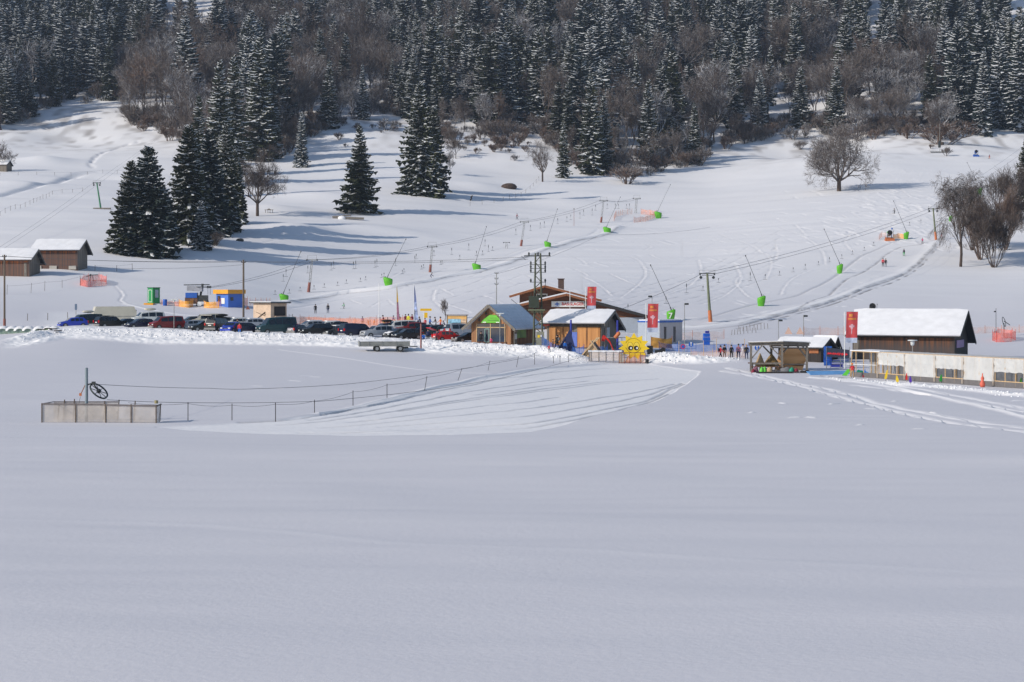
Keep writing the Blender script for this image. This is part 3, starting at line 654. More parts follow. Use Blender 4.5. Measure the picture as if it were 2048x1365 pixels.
for (X, Y), px, py, z, k in zip(cand, cpx, cpy, cz, ok):
    if not k: continue
    c = FR.rand() < conif_prob(px, py)
    h = FR.uniform(24, 42) if c else FR.uniform(16, 28)
    if c and py > np.interp(px, EX, EY)-18: h *= .75
    if not c and py > np.interp(px, EX, EY)-22: h *= .62
    if in_gap(px, py, py-h*F/Y): continue
    if 1030 < px < 1740 and py > 150 and FR.rand() < .32: continue
    if not c and FR.rand() < .12: h *= .6
    trees.append((Y, X, z, px, py, c, h))
trees.sort()
def spot(px, py):
    col = ['far left', 'left', 'left of centre', 'centre', 'right of centre', 'right', 'far right'][min(6, max(0, int(px/293)))]
    row = 'lower edge' if py > np.interp(px, EX, EY)-28 else 'middle' if py > 60 else 'top'
    return row, col
nS = nB = 0; rest = []
for (Y, X, z, px, py, c, h) in trees:
    vis = -25 < px < 2075 and py-h*F/Y < 700 and py > -10
    row, col = spot(px, py)
    if c and vis and nS < 262:
        ki = int(FR.choice([1, 3, 5, 0, 9, 6, 8]) if (px < 560 or px > 1850 or py < 60) else FR.choice([0, 1, 2, 4, 3, 6, 7, 8, 9])); k = SPR[ki]; s = h/k[2]
        lb = {0: 'snow-lined dark spruce', 1: 'heavily snowed blue-green spruce', 2: 'tall lightly snowed spruce', 3: 'broad frosted spruce', 4: 'narrow dark spruce', 5: 'white-dusted bluish spruce', 6: 'blunt-topped dark spruce', 7: 'slender thin-crowned spruce', 8: 'tall bare-stemmed spruce', 9: 'wide blue-green spruce'}[ki]
        plant(k, 'spruce_tree', (X, Y, z), s*FR.uniform(1.2, 1.6), s, FR.uniform(0, 6.28), lb+', %s of the forest, %s' % (row, col), 'tree', 'spruces of the mountain forest'); nS += 1
    elif (not c) and vis and nB < 262:
        ki = int(FR.choice([1, 4, 0, 5]) if FR.rand() < .45 else FR.choice([0, 2, 2, 5, 0, 5, 3])); k = BAR[ki]; s = h/k[2]
        lb = {0: 'grey-brown bare tree', 1: 'frost-covered bare tree', 2: 'tall grey-brown bare tree', 3: 'reddish bare tree', 4: 'pale frosted bare tree', 5: 'tall dark-stemmed bare tree'}[ki]
        plant(k, 'bare_tree', (X, Y, z), s*FR.uniform(.75, 1.1), s, FR.uniform(0, 6.28), lb+', %s of the forest, %s' % (row, col), 'tree', 'bare trees of the mountain forest'); nB += 1
    else: rest.append((X, Y, z, c, h))
print('forest', nS, nB, len(rest))
def scatter(name, sources, pts, label, cat):
    """one object of countless plants: points carrying copies of the given meshes"""
    me = bpy.data.meshes.new(name); n = len(pts); me.vertices.add(n)
    me.vertices.foreach_set('co', np.array([p[:3] for p in pts], np.float32).ravel())
    for nm, ty, ix in (('kind_i', 'INT', 3), ('size', 'FLOAT', 4), ('spin', 'FLOAT', 5)):
        a = me.attributes.new(nm, ty, 'POINT'); a.data.foreach_set('value', np.array([p[ix] for p in pts], np.int32 if ty == 'INT' else np.float32))
    o = bpy.data.objects.new(name, me); COL.objects.link(o); tag(o, label, cat, kind='stuff')
    ng = bpy.data.node_groups.new(name, 'GeometryNodeTree'); ng.interface.new_socket('Geometry', in_out='INPUT', socket_type='NodeSocketGeometry'); ng.interface.new_socket('Geometry', in_out='OUTPUT', socket_type='NodeSocketGeometry')
    N = ng.nodes; Lk = ng.links; gi = N.new('NodeGroupInput'); go = N.new('NodeGroupOutput')
    ip = N.new('GeometryNodeInstanceOnPoints'); ip.inputs['Pick Instance'].default_value = True
    gt = N.new('GeometryNodeGeometryToInstance')
    for s in reversed(sources):
        oi = N.new('GeometryNodeObjectInfo'); oi.inputs['Object'].default_value = s; oi.transform_space = 'ORIGINAL'; oi.inputs['As Instance'].default_value = True
        Lk.new(oi.outputs['Geometry'], gt.inputs[0])
    jn = N.new('GeometryNodeJoinGeometry')
    for l in list(ng.links):
        if l.to_node == gt: ng.links.remove(l)
    for s in reversed([n_ for n_ in N if n_.bl_idname == 'GeometryNodeObjectInfo']): Lk.new(s.outputs['Geometry'], jn.inputs[0])
    N.remove(gt)
    def attr(nm, ty):
        a = N.new('GeometryNodeInputNamedAttribute'); a.data_type = ty; a.inputs['Name'].default_value = nm; return a
    ai = attr('kind_i', 'INT'); sz = attr('size', 'FLOAT'); sp = attr('spin', 'FLOAT')
    cx = N.new('ShaderNodeCombineXYZ'); Lk.new(sp.outputs['Attribute'], cx.inputs[2]); Lk.new(gi.outputs[0], ip.inputs['Points']); Lk.new(jn.outputs[0], ip.inputs['Instance'])
    Lk.new(ai.outputs['Attribute'], ip.inputs['Instance Index']); Lk.new(cx.outputs[0], ip.inputs['Rotation']); Lk.new(sz.outputs['Attribute'], ip.inputs['Scale'])
    Lk.new(ip.outputs[0], go.inputs[0]); md = o.modifiers.new('copies', 'NODES'); md.node_group = ng; return o
def first_crown(me):
    return next(o for o in COL.objects if o.type == 'MESH' and o.data == me)
def holder(me):
    return first_crown(me)
# (join order is reversed twice, so index i below is resolved by checking heights is unnecessary: kinds are drawn at random)
src = [holder(k[0]) for k in SPR if any(o.data == k[0] for o in COL.objects if o.type == 'MESH')]
hs = [k[2] for k in SPR if any(o.data == k[0] for o in COL.objects if o.type == 'MESH')]
srcb = [holder(k[0]) for k in BAR if any(o.data == k[0] for o in COL.objects if o.type == 'MESH')]
scatter('forest_mass', src, [(X, Y, z, FR.randint(0, len(src)), h/26*1.12, FR.uniform(0, 6.28)) for (X, Y, z, c, h) in rest if c], 'mass of further snowy spruces high on the mountainside', 'forest')
rb = [(X, Y, z, FR.randint(0, len(srcb)), h/15.5*1.12, FR.uniform(0, 6.28)) for (X, Y, z, c, h) in rest if not c]
if rb: scatter('woodland_mass', srcb, rb, 'mass of further bare trees high on the mountainside', 'forest')
# brushwood under and in front of the forest edge
bs = [tree_px(BUSH[0], 'bare_bush', 1252, 368, 335, 'reddish bush at the foot of the forest edge right of the spruce pair', 'bush', wid=1.6), tree_px(BUSH[1], 'bare_bush', 1400, 332, 300, 'grey-brown bush under the dark spruces of the lower forest edge', 'bush', wid=1.6),
      tree_px(BUSH[2], 'bare_bush', 775, 262, 240, 'frosted bush on the slope above the lone spruce', 'bush', wid=1.5)]
tree_px(BUSH[0], 'bare_bush', 1885, 290, 250, 'reddish-brown bush at the forest edge by the top of the piste', 'bush', wid=2.0)
tree_px(BUSH[1], 'bare_bush', 430, 492, 466, 'low bare shrub right of the small frosted spruce', 'bush', wid=1.3)
tree_px(BUSH[1], 'bare_bush', 1600, 300, 284, 'rounded dark brush pile below the forest, left of the round tree', 'bush', wid=1.6)
pts = []
for k in range(380):
    px = FR.uniform(-40, 2090); e = np.interp(px, EX, EY)
    if FR.rand() < .35 and (px < 240 or px > 1950): continue
    py = e+FR.uniform(-34, 2 if px < 860 or px > 1080 else 28); p = hit(px, py, 500)
    pts.append((p.x, p.y, p.z-.3, FR.randint(0, 3), FR.uniform(.7, 1.5), FR.uniform(0, 6.28)))
for (cx_, cy_, sx_, n_) in ((1010, 290, 55, 34), (690, 262, 40, 6), (1890, 275, 30, 16), (770, 262, 40, 5), (905, 290, 30, 4)):
    for k in range(n_):
        p = hit(cx_+FR.normal()*sx_, cy_+FR.normal()*14, 500); pts.append((p.x, p.y, p.z, FR.randint(0, 3), FR.uniform(.3, .75), FR.uniform(0, 6.28)))
scatter('undergrowth', [next(c for c in b.children if c.name.startswith('crown')) for b in bs], pts, 'leafless brushwood and brambles along and under the forest edge', 'undergrowth')
# ---------------- materials for built things
OLDWOOD = planks('old_barn_boards', (.14, .055, .024), (.035, .022, .018), 3.4, 0, (2.0, 3.1, (.055, .050, .050)))
OLDWOOD2 = planks('old_shed_boards', (.42, .13, .035), (.12, .05, .025), 4.0, 0, (3.3, 3.8, (.06, .055, .055)))
DARKWOOD = planks('dark_gable_boards', (.035, .028, .026), (.02, .016, .015), 4.0)
HUTWOOD = planks('larch_boards', (.36, .17, .075), (.17, .085, .045), 4.0)
ORWOOD = planks('fresh_larch_door', (.55, .26, .09), (.36, .155, .05), 4.0)
GREYWOOD = planks('weathered_grey_boards', (.19, .165, .14), (.10, .085, .07), 5.0)
LODGE = planks('lodge_boards', (.15, .062, .03), (.085, .036, .02), 3.0, 1)
BEAM = mat('grey_beam', (.17, .15, .13), .8, 0, .3, 5, .3, stretch=(1, 1, .3))
TIMBER = mat('new_timber', (.52, .36, .20), .7, 0, .2, 5, .1)
ROOFEDGE = mat('brown_roof_edge', (.23, .085, .035), .7, 0, .2, 4)
DARKROOF = mat('dark_roof', (.03, .028, .028), .7, 0, .2, 4)
METROOF = mat('blue_grey_metal_roof', (.66, .71, .78), .6, 0, .08, 2)
PLY = mat('plywood', (.56, .42, .31), .8, 0, .14, 1.2, .1)
BRICK = mat('chimney_brick', (.10, .06, .05), .85, 0, .3, 5, .2)
GLASS = mat('dark_glass', (.012, .018, .026), .08, 0, .2, 1, 0, .6)
GLASSB = mat('blue_shop_glass', (.015, .028, .055), .12, 0, .3, .8, 0, .6)
WHITE = mat('white_paint', (.75, .75, .73), .5, 0, .05, 2)
PALE = mat('pale_cladding', (.36, .40, .46), .6, 0, .05, 2)
STEEL = mat('galvanised_steel', (.30, .30, .29), .5, .55, .15, 4)
DKSTEEL = mat('dark_steel', (.05, .055, .055), .5, .4, .25, 4)
OLIVE = mat('olive_steel', (.15, .17, .10), .6, .1, .15, 3)
TRAFO = mat('transformer_green', (.035, .045, .03), .6, .1, .15, 3)
LIFTGREEN = mat('pylon_green', (.05, .20, .10), .5, .1, .1, 3)
GREEN = mat('bright_green_vinyl', (.115, .42, .03), .4, 0, .1, 1.5, .2)
BUCKET = mat('green_padding', (.10, .40, .02), .45, 0, .12, 1.5, .25)
CABGREEN = mat('cabin_green', (.015, .25, .07), .5, 0, .08, 2)
BLUE = mat('blue_paint', (.02, .10, .42), .5, 0, .1, 2)
HUTBLUE = mat('hut_blue', (.06, .16, .55), .55, 0, .08, 1)
DEEPBLUE = mat('deep_blue', (.02, .03, .28), .5, 0, .1, 2)
ORANGE = mat('orange_paint', (.75, .33, .02), .5, 0, .06, 2)
ORPAD = mat('orange_padding', (.50, .15, .05), .6, 0, .15, 2, .2)
REDPAD = mat('red_padding', (.24, .085, .065), .6, 0, .2, 2, .2)
RED = mat('red_plastic', (.62, .03, .02), .4, 0, .08, 2)
YEL = mat('yellow_plastic', (.80, .55, .02), .4, 0, .06, 2)
SIGNY = mat('sign_yellow', (.70, .42, .01), .5, 0, .06, 2)
PURPLE = mat('purple_plastic', (.09, .03, .36), .45, 0, .1, 2)
LGREEN = mat('light_green_plastic', (.12, .55, .05), .45, 0, .1, 2)
TEAL = mat('teal_mat', (.01, .26, .16), .6, 0, .1, 2)
LBLUE = mat('light_blue_mat', (.12, .30, .58), .6, 0, .1, 2)
BLACK = mat('black_rubber', (.015, .015, .017), .75, 0, .2, 3)
TYRE = mat('tyre_rubber', (.018, .018, .018), .8, 0, .2, 8)
RIMM = mat('wheel_rim', (.35, .35, .36), .35, .7, .1, 6)
LAMPG = mat('lamp_glass', (.6, .62, .62), .15, 0, .05, 4, 0, .7)
TAIL = mat('tail_light', (.45, .01, .01), .25, 0, .1, 4)
BANNER = mat('red_banner_cloth', (.52, .065, .07), .75, 0, .2, 1.2)
FILM = mat('translucent_film', (.72, .72, .71), .32, 0, .08, .9, 1.0, .5, alpha=.66)
LILAC = mat('lilac_banner', (.30, .20, .36), .7, 0, .1, 2)
GREY = mat('grey_plastic', (.20, .20, .20), .6, 0, .15, 2)
CONC = mat('concrete', (.42, .40, .36), .85, 0, .12, 3, .2)
WALLB = mat('kerb_panel', (.13, .12, .12), .7, 0, .1, 2)
ROPE = mat('steel_rope', (.10, .10, .11), .6, .3, .1, 4)
POLEW = mat('pole_wood', (.13, .10, .075), .8, 0, .25, 2, .2, stretch=(3, 3, .4))
def netmat(name, col, a):
    """plastic netting: threads cover part of the sheet, the rest is open"""
    m = mat(name, col, .7, 0, .15, 1.5); b = m.node_tree.nodes['Principled BSDF']; nt = m.node_tree
    tc = nt.nodes.new('ShaderNodeTexCoord'); nz = nt.nodes.new('ShaderNodeTexNoise'); nz.inputs['Scale'].default_value = 1.3; nt.links.new(tc.outputs['Object'], nz.inputs['Vector'])
    mr = nt.nodes.new('ShaderNodeMapRange'); mr.inputs[3].default_value = a-.12; mr.inputs[4].default_value = a+.12; mr.inputs[1].default_value = .3; mr.inputs[2].default_value = .7
    nt.links.new(nz.outputs[0], mr.inputs[0]); nt.links.new(mr.outputs[0], b.inputs['Alpha']); return m
NET_O = netmat('orange_netting', (.80, .28, .14), .40); NET_OF = netmat('thin_orange_netting', (.80, .45, .32), .24); NET_R = netmat('red_netting', (.75, .15, .10), .50)
NET_B = netmat('blue_netting', (.03, .12, .42), .5); NET_W = netmat('white_netting', (.62, .56, .54), .6); NET_OY = netmat('amber_netting', (.85, .38, .04), .66)

# ---------------- buildings
def gabled(root, x0, x1, W_, e1, e2, ridge, yr, oh=(.6, .6), walls=None, roofm=None, th=.16, snow=.28, gable_m=None, sink=.8, edge=None):
    w = MB(); S = [(0, -sink), (0, e1), (yr, ridge), (W_, e2), (W_, -sink)]
    vs = [(x0, y, z) for y, z in S]+[(x1, y, z) for y, z in S]
    w.add(vs, [(0, 1, 6, 5), (3, 4, 9, 8)], 0); w.add(vs, [(4, 3, 2, 1, 0), (5, 6, 7, 8, 9)], 1)
    w.build('wall', [walls, gable_m or walls], root)
    s1 = (ridge-e1)/yr; s2 = (ridge-e2)/(W_-yr); a, b = x0-oh[0], x1+oh[0]; r = MB(); u = .05
    f = [(a, -oh[1], e1-s1*oh[1]+u+th), (b, -oh[1], e1-s1*oh[1]+u+th), (b, yr, ridge+u+th), (a, yr, ridge+u+th)]
    g = [(a, yr, ridge+u+th), (b, yr, ridge+u+th), (b, W_+oh[1], e2-s2*oh[1]+u+th), (a, W_+oh[1], e2-s2*oh[1]+u+th)]
    r.slab(f, th); r.slab(g, th); rf = r.build('roof', roofm, root)
    if edge:
        for x in (a, b):
            for (p, q) in (((x, -oh[1], e1-s1*oh[1]+th*.4), (x, yr, ridge+th*.4)), ((x, yr, ridge+th*.4), (x, W_+oh[1], e2-s2*oh[1]+th*.4))):
                e = MB(); e.bar(p, q, .10, .34); e.build('verge_board', edge, rf)
    if snow:
        s = MB(); n = 10; q = .12
        rn = random.Random(int(x1*100)+3)
        for (P, sg) in ((f, 1), (g, -1)):
            A, B, C_, D_ = [Vector(p) for p in P]; top = []
            for i in range(n+1):
                row = []
                for j in range(7):
                    p = (A+(B-A)*(i/n))*(1-j/6)+(D_+(C_-D_)*(i/n))*(j/6)
                    ed = (j == 0 and sg == 1) or (j == 6 and sg == -1)
                    h = snow*(.45 if ed else 1)*(1+rn.uniform(-.12, .12)) if not (i in (0, n)) else snow*.55
                    row.append(p+Vector((0, 0, h))+(Vector((0, -q*sg, 0)) if ed else Vector()))
                top.append(row)
            vs = [p for row in top for p in row]; fs = [(i*7+j, (i+1)*7+j, (i+1)*7+j+1, i*7+j+1) for i in range(n) for j in range(6)]
            s.add(vs, fs, 0, True)
            base = [A, B, C_, D_]; o = [top[0][0], top[n][0], top[n][6], top[0][6]]
            for i in range(n):
                for j in (0, 6):
                    e0 = (A+(B-A)*(i/n)) if j == 0 else (D_+(C_-D_)*(i/n)); e1_ = (A+(B-A)*((i+1)/n)) if j == 0 else (D_+(C_-D_)*((i+1)/n))
                    s.add([e0, e1_, top[i+1][j], top[i][j]], [(0, 1, 2, 3)])
            for i in (0, n):
                for j in range(6):
                    c0 = (A if i == 0 else B)*(1-j/6)+(D_ if i == 0 else C_)*(j/6); c1 = (A if i == 0 else B)*(1-(j+1)/6)+(D_ if i == 0 else C_)*((j+1)/6)
                    s.add([c0, c1, top[i][j+1], top[i][j]], [(0, 1, 2, 3)])
        s.build('roof_snow', SNOWCAP, rf)
    return rf
def corner(name, px, D, theta, label, cat, dz=0.0, z=None, group=None):
    p = at(px, D, dz)
    if z is not None: p.z = z
    return empty(name, p, -R(theta), label, cat, group)
# big barn on the right
t = corner('barn', 1909, 248, 23, 'big old plank barn with a deep snow-covered roof behind the plastic conveyor tunnel', 'barn', z=.5)
gabled(t, -12.8, 0, 9.2, 3.35, 2.5, 5.95, 4.6, (.9, .9), OLDWOOD, DARKROOF, gable_m=DARKWOOD, snow=.24, edge=DARKWOOD)
b = MB(); b.bar((-12.9, -.06, 2.9), (0, -.06, 2.9), .1, .2); b.bar((-13.6, -.75, 3.0), (.8, -.75, 3.0), .12, .14); b.build('eaves_beam', DARKWOOD, t)
b = MB(); b.box((.06, 3.6, 2.0), (.05, 5.0, .95)); bn = b.build('banner', LILAC, t, label='lilac cloth banner on the dark gable wall')
b = MB(); b.box((-12.4, -.03, 1.6), (.9, .05, 3.0)); b.build('corner_boards', GREYWOOD, t)
# the two sheds on the left
t = corner('field_shed', 155, 395, 8, 'farther of the two old wooden sheds on the left, standing on pale foundation blocks', 'shed', z=13.6)
gabled(t, -8.8, 0, 5.6, 3.75, 3.2, 5.35, 2.9, (.8, .9), OLDWOOD2, DARKROOF, gable_m=GREYWOOD, snow=.25, edge=GREYWOOD)
for x in (-5.0, -1.0, -8.2): b = MB(); b.box((x, -.05, .0), (1.5, .3, .75)); b.build('foundation_block', CONC, t)
t = corner('field_shed', 58.5, 383, 8, 'nearer old wooden shed cut by the left edge of the picture', 'shed', z=11.4)
gabled(t, -9.5, 0, 5.6, 3.85, 3.3, 5.45, 2.9, (.8, .9), OLDWOOD2, DARKROOF, gable_m=GREYWOOD, snow=.25, edge=GREYWOOD)
b = MB(); b.box((-.75, -.06, 1.5), (.5, .07, 3.0)); b.build('light_board', BEAM, t)
t = corner('small_hut', 13, 648, 15, 'tiny dark field hut at the left edge below the forest', 'hut')
gabled(t, -4, 0, 3.5, 2.4, 2.2, 3.6, 1.7, (.4, .4), GREYWOOD, DARKROOF, snow=.25)
# ski-school hut with the metal roof
t = empty('ski_school_hut', at(1022, 266), R(65), 'timber hut with a blue-grey metal roof, glazed front and bright green gable sign', 'hut'); t.location.z = 1.8
gabled(t, 0, 8.0, 5.9, 2.9, 2.9, 5.35, 2.95, (.9, 1.0), HUTWOOD, METROOF, th=.14, snow=0, edge=BEAM)
sm = MB()
for k in range(9):
    for sd in (0, 1):
        y = -.95+k*.46; z = 2.9-.83*.95+.83*(k*.46)+.24
        if sd: y = 5.9-y
        sm.bar((-.85, y, z), (8.85, y, z+.0), .035, .03)
sm.build('roof_seam', METROOF, t)
w = MB(); w.box((-.05, 2.95, 1.45), (.06, 4.3, 1.9)); w.box((-.05, 2.95, 2.72), (.06, 4.3, .42)); wn_ = w.build('shop_window', GLASSB, t)
m = MB(); m.box((-.10, 2.95, 2.45), (.06, 4.4, .10))
for y in (.85, 3.0, 5.05): m.box((-.10, y, 1.7), (.06, .09, 2.5))
m.build('window_frame', TIMBER, wn_)
m = MB(); m.box((-.06, 2.95, .28), (.10, 4.6, .5)); m.build('plinth', LODGE, t)
dr = MB(); 
for (y, z, wy, wz) in ((3.2, 1.35, .06, 1.8), (3.8, 1.35, .06, 1.8), (3.5, 2.24, .6, .06), (3.5, .48, .6, .06)): dr.box((-.13, y, z), (.04, wy, wz))
d_ = dr.build('door', mat('pale_green_frame', (.30, .50, .45), .5), t)
g = MB(); g.slab([(-.14, 4.35, 3.05), (-.14, 1.55, 3.05), (-.14, 1.55, 3.55), (-.14, 2.1, 4.1), (-.14, 3.0, 4.15), (-.14, 4.1, 3.5)], -.05); gs = g.build('green_sign', GREEN, t)
l = MB(); l.box((-.2, 2.55, 3.42), (.012, 1.6, .07)); l.box((-.2, 2.5, 3.7), (.012, 1.0, .03)); l.build('sign_lettering', mat('dark_green_ink', (.02, .12, .01), .5), gs)
l = MB(); l.box((-.2, 3.85, 3.14), (.012, .5, .10)); l.box((-.2, 1.9, 3.14), (.012, .45, .10)); l.build('sign_logo', WHITE, gs)
g = MB(); g.box((3.0, -.05, 1.75), (3.4, .06, 1.5)); gp = g.build('green_panel', mat('green_yellow_poster', (.16, .30, .02), .5, 0, .5, .9), t)
n = MB(); n.box((.35, -.5, 1.1), (.9, .08, 1.5)); n.bar((-.05, -.5, 0), (-.05, -.5, 1.9), .08); n.bar((.75, -.5, 0), (.75, -.5, 1.9), .08); n.slab([(-.2, -.75, 1.95), (.95, -.75, 1.95), (.95, -.3, 2.15), (-.2, -.3, 2.15)], .06)
nb = n.build('notice_case', BEAM, t); n = MB(); n.box((.15, -.56, 1.25), (.2, .02, .7)); n.box((.55, -.56, 1.25), (.2, .02, .7)); n.build('poster', WHITE, nb)
for (y, z) in ((.9, 3.2), (4.6, 3.3), (3.6, 4.2)):
    l = MB(); l.tube((-.3, y, z), (-.3, y, z+.3), .14, .05, 8); l.build('lamp', DKSTEEL, t)
# lodge: two low-pitched gables, one before the other
t = empty('lodge_building', at(1292, 300), R(90), 'large brown timber lodge with low overlapping gables, chimney and long white name board', 'lodge'); t.location.z = 2.6
gabled(t, 0, 12.0, 18.6, 2.55, 4.35, 5.85, 12.0, (1.1, .9), LODGE, ROOFEDGE, th=.22, snow=.16, edge=ROOFEDGE)
u = MB(); S = [(7.5, 0), (7.5, 5.2), (15.2, 7.05), (19.0, 5.9), (19.0, 0)]
vs = [(5.5, y, z) for y, z in S]+[(15.5, y, z) for y, z in S]; u.add(vs, [(4, 3, 2, 1, 0), (5, 6, 7, 8, 9), (0, 1, 6, 5), (3, 4, 9, 8)]); u.build('upper_wall', LODGE, t)
u = MB(); u.slab([(4.2, 6.5, 5.05), (16.5, 6.5, 5.05), (16.5, 15.2, 7.3), (4.2, 15.2, 7.3)], .2); u.slab([(4.2, 15.2, 7.3), (16.5, 15.2, 7.3), (16.5, 20.6, 5.7), (4.2, 20.6, 5.7)], .2); ur = u.build('upper_roof', ROOFEDGE, t)
u = MB(); u.slab([(4.4, 6.6, 5.22), (16.4, 6.6, 5.22), (16.4, 15.2, 7.45), (4.4, 15.2, 7.45)], .12); u.slab([(4.4, 15.2, 7.45), (16.4, 15.2, 7.45), (16.4, 20.4, 5.88), (4.4, 20.4, 5.88)], .12); u.build('roof_snow', SNOWCAP, ur)
u = MB(); u.bar((4.2, 6.5, 5.0), (4.2, 15.2, 7.2), .1, .34); u.bar((4.2, 15.2, 7.2), (4.2, 20.6, 5.6), .1, .34); u.build('verge_board', ROOFEDGE, ur)
c = MB(); c.box((8, 12.6, 7.3), (.8, .9, 2.0)); c.box((8, 12.6, 8.35), (1.0, 1.15, .12)); c.build('chimney', BRICK, t)
w = MB(); w.box((5.44, 15.6, 5.55), (.08, 1.5, .8)); wf = w.build('window', GLASS, t); w = MB()
for (y, z, a_, b_) in ((15.6, 6.0, 1.7, .1), (15.6, 5.12, 1.7, .1), (14.82, 5.55, .1, .9), (16.38, 5.55, .1, .9)): w.box((5.40, y, z), (.1, a_, b_))
w.build('window_frame', WHITE, wf)
s = MB(); s.box((-.15, 11.75, 4.52), (.12, 5.0, .85)); sb = s.build('name_board', mat('board_white', (.74, .74, .72), .5, 0, .04, 2), t)
put_text('BASISLAGER', .62, mat('board_red', (.55, .04, .03), .5), sb, (-.225, 11.05, 4.52), (R(90), 0, R(-90)), .012)
e = MB(); e.box((-.222, 13.4, 4.52), (.02, .7, .16)); e.box((-.226, 13.4, 4.52), (.02, .16, .5)); e.box((-.222, 13.4, 4.2), (.02, .7, .06)); e.build('emblem', BLUE, sb)
for y in (16.0, 17.5): b = MB(); b.bar((-.2, y, 3.0), (-1.0, y+.8, 4.1), .12); b.build('eaves_brace', DARKWOOD, t)
b = MB(); b.bar((4.0, 20.3, 5.2), (4.9, 18.8, 4.0), .08); b.build('down_pipe', STEEL, t)
b = MB(); b.box((-.05, 3.2, 1.1), (.14, 5.8, 2.8)); b.build('white_wall_panel', PALE, t, label='pale clad wall in the shade under the long dark eave')
b = MB(); b.bar((-1.2, -1.0, 2.40), (-1.2, 7.6, 4.76), .12, .44); b.build('dark_eave', DARKROOF, t)
for (y, z, a_, b_) in ((5.2, 2.1, .3, .6), (4.4, 1.0, .5, 1.1)): b = MB(); b.box((-.16, y, z), (.06, a_, b_)); b.build('wall_opening', GLASS, t)
b = MB(); b.box((-.3, 9.0, 4.6), (.4, .7, .7)); b.build('lamp_box', GREY, t)
# barn-like store with the snowy roof
t = corner('store_hut', 1203, 262, 22, 'timber store hut with snow roof and two large orange larch doors, beside the playground', 'hut', z=1.55)
gabled(t, -7.7, 0, 6.8, 3.45, 2.7, 4.75, 3.3, (.75, .9), GREYWOOD, DARKROOF, snow=.24, edge=BEAM)
for (x, w_) in ((-5.9, 2.8), (-1.75, 3.2)):
    d = MB(); d.box((x, -.07, 1.5), (w_, .08, 2.7)); dd = d.build('sliding_door', ORWOOD, t); r_ = MB(); r_.box((x, -.14, 2.92), (w_+.3, .07, .10)); r_.build('door_rail', DKSTEEL, dd)
for k in range(16):
    pass
d = MB(); d.box((.05, 1.6, 2.1), (.07, .65, 1.3)); d.build('window', GLASS, t); d = MB(); d.box((.05, 2.55, 2.1), (.07, 1.1, 1.3)); d.build('shutter', PALE, t)
d = MB(); d.box((-7.55, -.55, 3.15), (.9, .12, .28)); d.build('hanging_sign', RED, t); d = MB(); d.box((-3.85, -.1, 1.2), (.95, .1, 1.9)); d.build('blue_door', mat('lavender_blue', (.10, .16, .50), .5), t)
# white office container
t = corner('office_container', 1319, 283, 40, 'white site container with a blue top edge behind the hanging red banner', 'container', z=1.6)
b = MB(); b.box((-1.9, 2.8, 1.45), (3.8, 5.6, 3.2)); b.build('wall', PALE, t)  # blue-grey tone holds the building's shade on a white container
b = MB(); b.box((-1.9, 2.8, 3.14), (3.9, 5.7, .22)); b.build('roof', BLUE, t); b = MB(); b.box((-1.9, 2.8, 3.34), (3.6, 5.4, .18)); b.build('roof_snow', SNOWCAP, t)
for y in (1.3, 3.6): b = MB(); b.box((.04, y, 1.3), (.06, .55, 2.2)); b.build('door', GLASS, t)
b = MB(); b.box((.02, 2.8, 1.5), (.05, 5.5, 2.9)); b.build('painted_sunlit_face', mat('sunlit_face_tint', (.46, .42, .42), .6, 0, .05, 2), t)  # lighter pinkish face: sunlight put into the colour of this side
# plywood shed, blue hut, green cabin by the beginners' lift
t = corner('plywood_shed', 541.5, 316, 38, 'plywood shed with a flat dark roof and dark hatch behind the parked cars', 'shed', z=3.1)
b = MB(); b.box((-1.95, 1.8, 1.7), (3.9, 3.6, 4.6)); b.build('wall', PLY, t)
b = MB(); b.box((-1.95, 1.8, 4.1), (4.9, 4.6, .18)); rf = b.build('roof', DARKROOF, t); b = MB(); b.box((-1.95, 1.8, 4.24), (4.7, 4.4, .1)); b.build('roof_snow', SNOWCAP, rf)
b = MB(); b.box((.05, 2.0, 2.75), (.06, 2.5, 1.5)); b.build('hatch', DARKWOOD, t); b = MB(); b.box((.25, 2.0, 1.95), (.4, 2.7, .1)); b.build('shelf', PLY, t)
b = MB(); b.bar((-3.1, -.08, 1.5), (-1.2, -.08, 2.6), .09); b.bar((-3.2, -.1, 2.6), (-1.3, -.1, 2.0), .05); b.path([(-1.3, -.1, 2.0), (-1.2, -.1, 2.2), (-1.3, -.1, 2.45)], .04); b.build('crossed_skis', DARKWOOD, t)
b = MB(); b.bar((.9, 3.2, 0), (.9, 3.2, 2.3), .06); b.bar((1.3, 3.6, 0), (1.3, 3.6, 2.3), .06)
for z in (.6, 1.1, 1.6, 2.1): b.bar((.9, 3.2, z), (1.3, 3.6, z), .05)
b.build('ladder', STEEL, t)
t = corner('ticket_hut', 456.4, 344, 42, 'small blue hut with a thick orange flat roof behind orange netting', 'hut', z=5.95)
b = MB(); b.box((-1.6, 1.6, 1.1), (3.2, 3.2, 3.2)); b.build('wall', HUTBLUE, t); b = MB(); b.box((-1.6, 1.6, 2.95), (4.0, 4.0, .72)); b.build('roof', ORANGE, t)
b = MB(); b.box((-2.45, -.04, 1.75), (.75, .06, .95)); b.build('window', GLASS, t); b = MB(); b.box((.04, .8, 1.7), (.06, .6, .6)); b.build('window', GLASS, t); b = MB(); b.box((-1.35, -.05, 1.35), (.95, .06, 1.0)); b.build('poster', WHITE, t)
t = corner('green_cabin', 306, 348, 42, 'tall green portable cabin with a white-framed door at the beginners lift', 'cabin')
b = MB(); b.box((-.75, .75, 1.4), (1.5, 1.5, 2.7)); b.build('wall', CABGREEN, t); b = MB(); b.box((-.75, .75, 2.8), (1.65, 1.65, .14)); b.build('roof', mat('dark_green', (.01, .10, .04), .5), t)
b = MB()
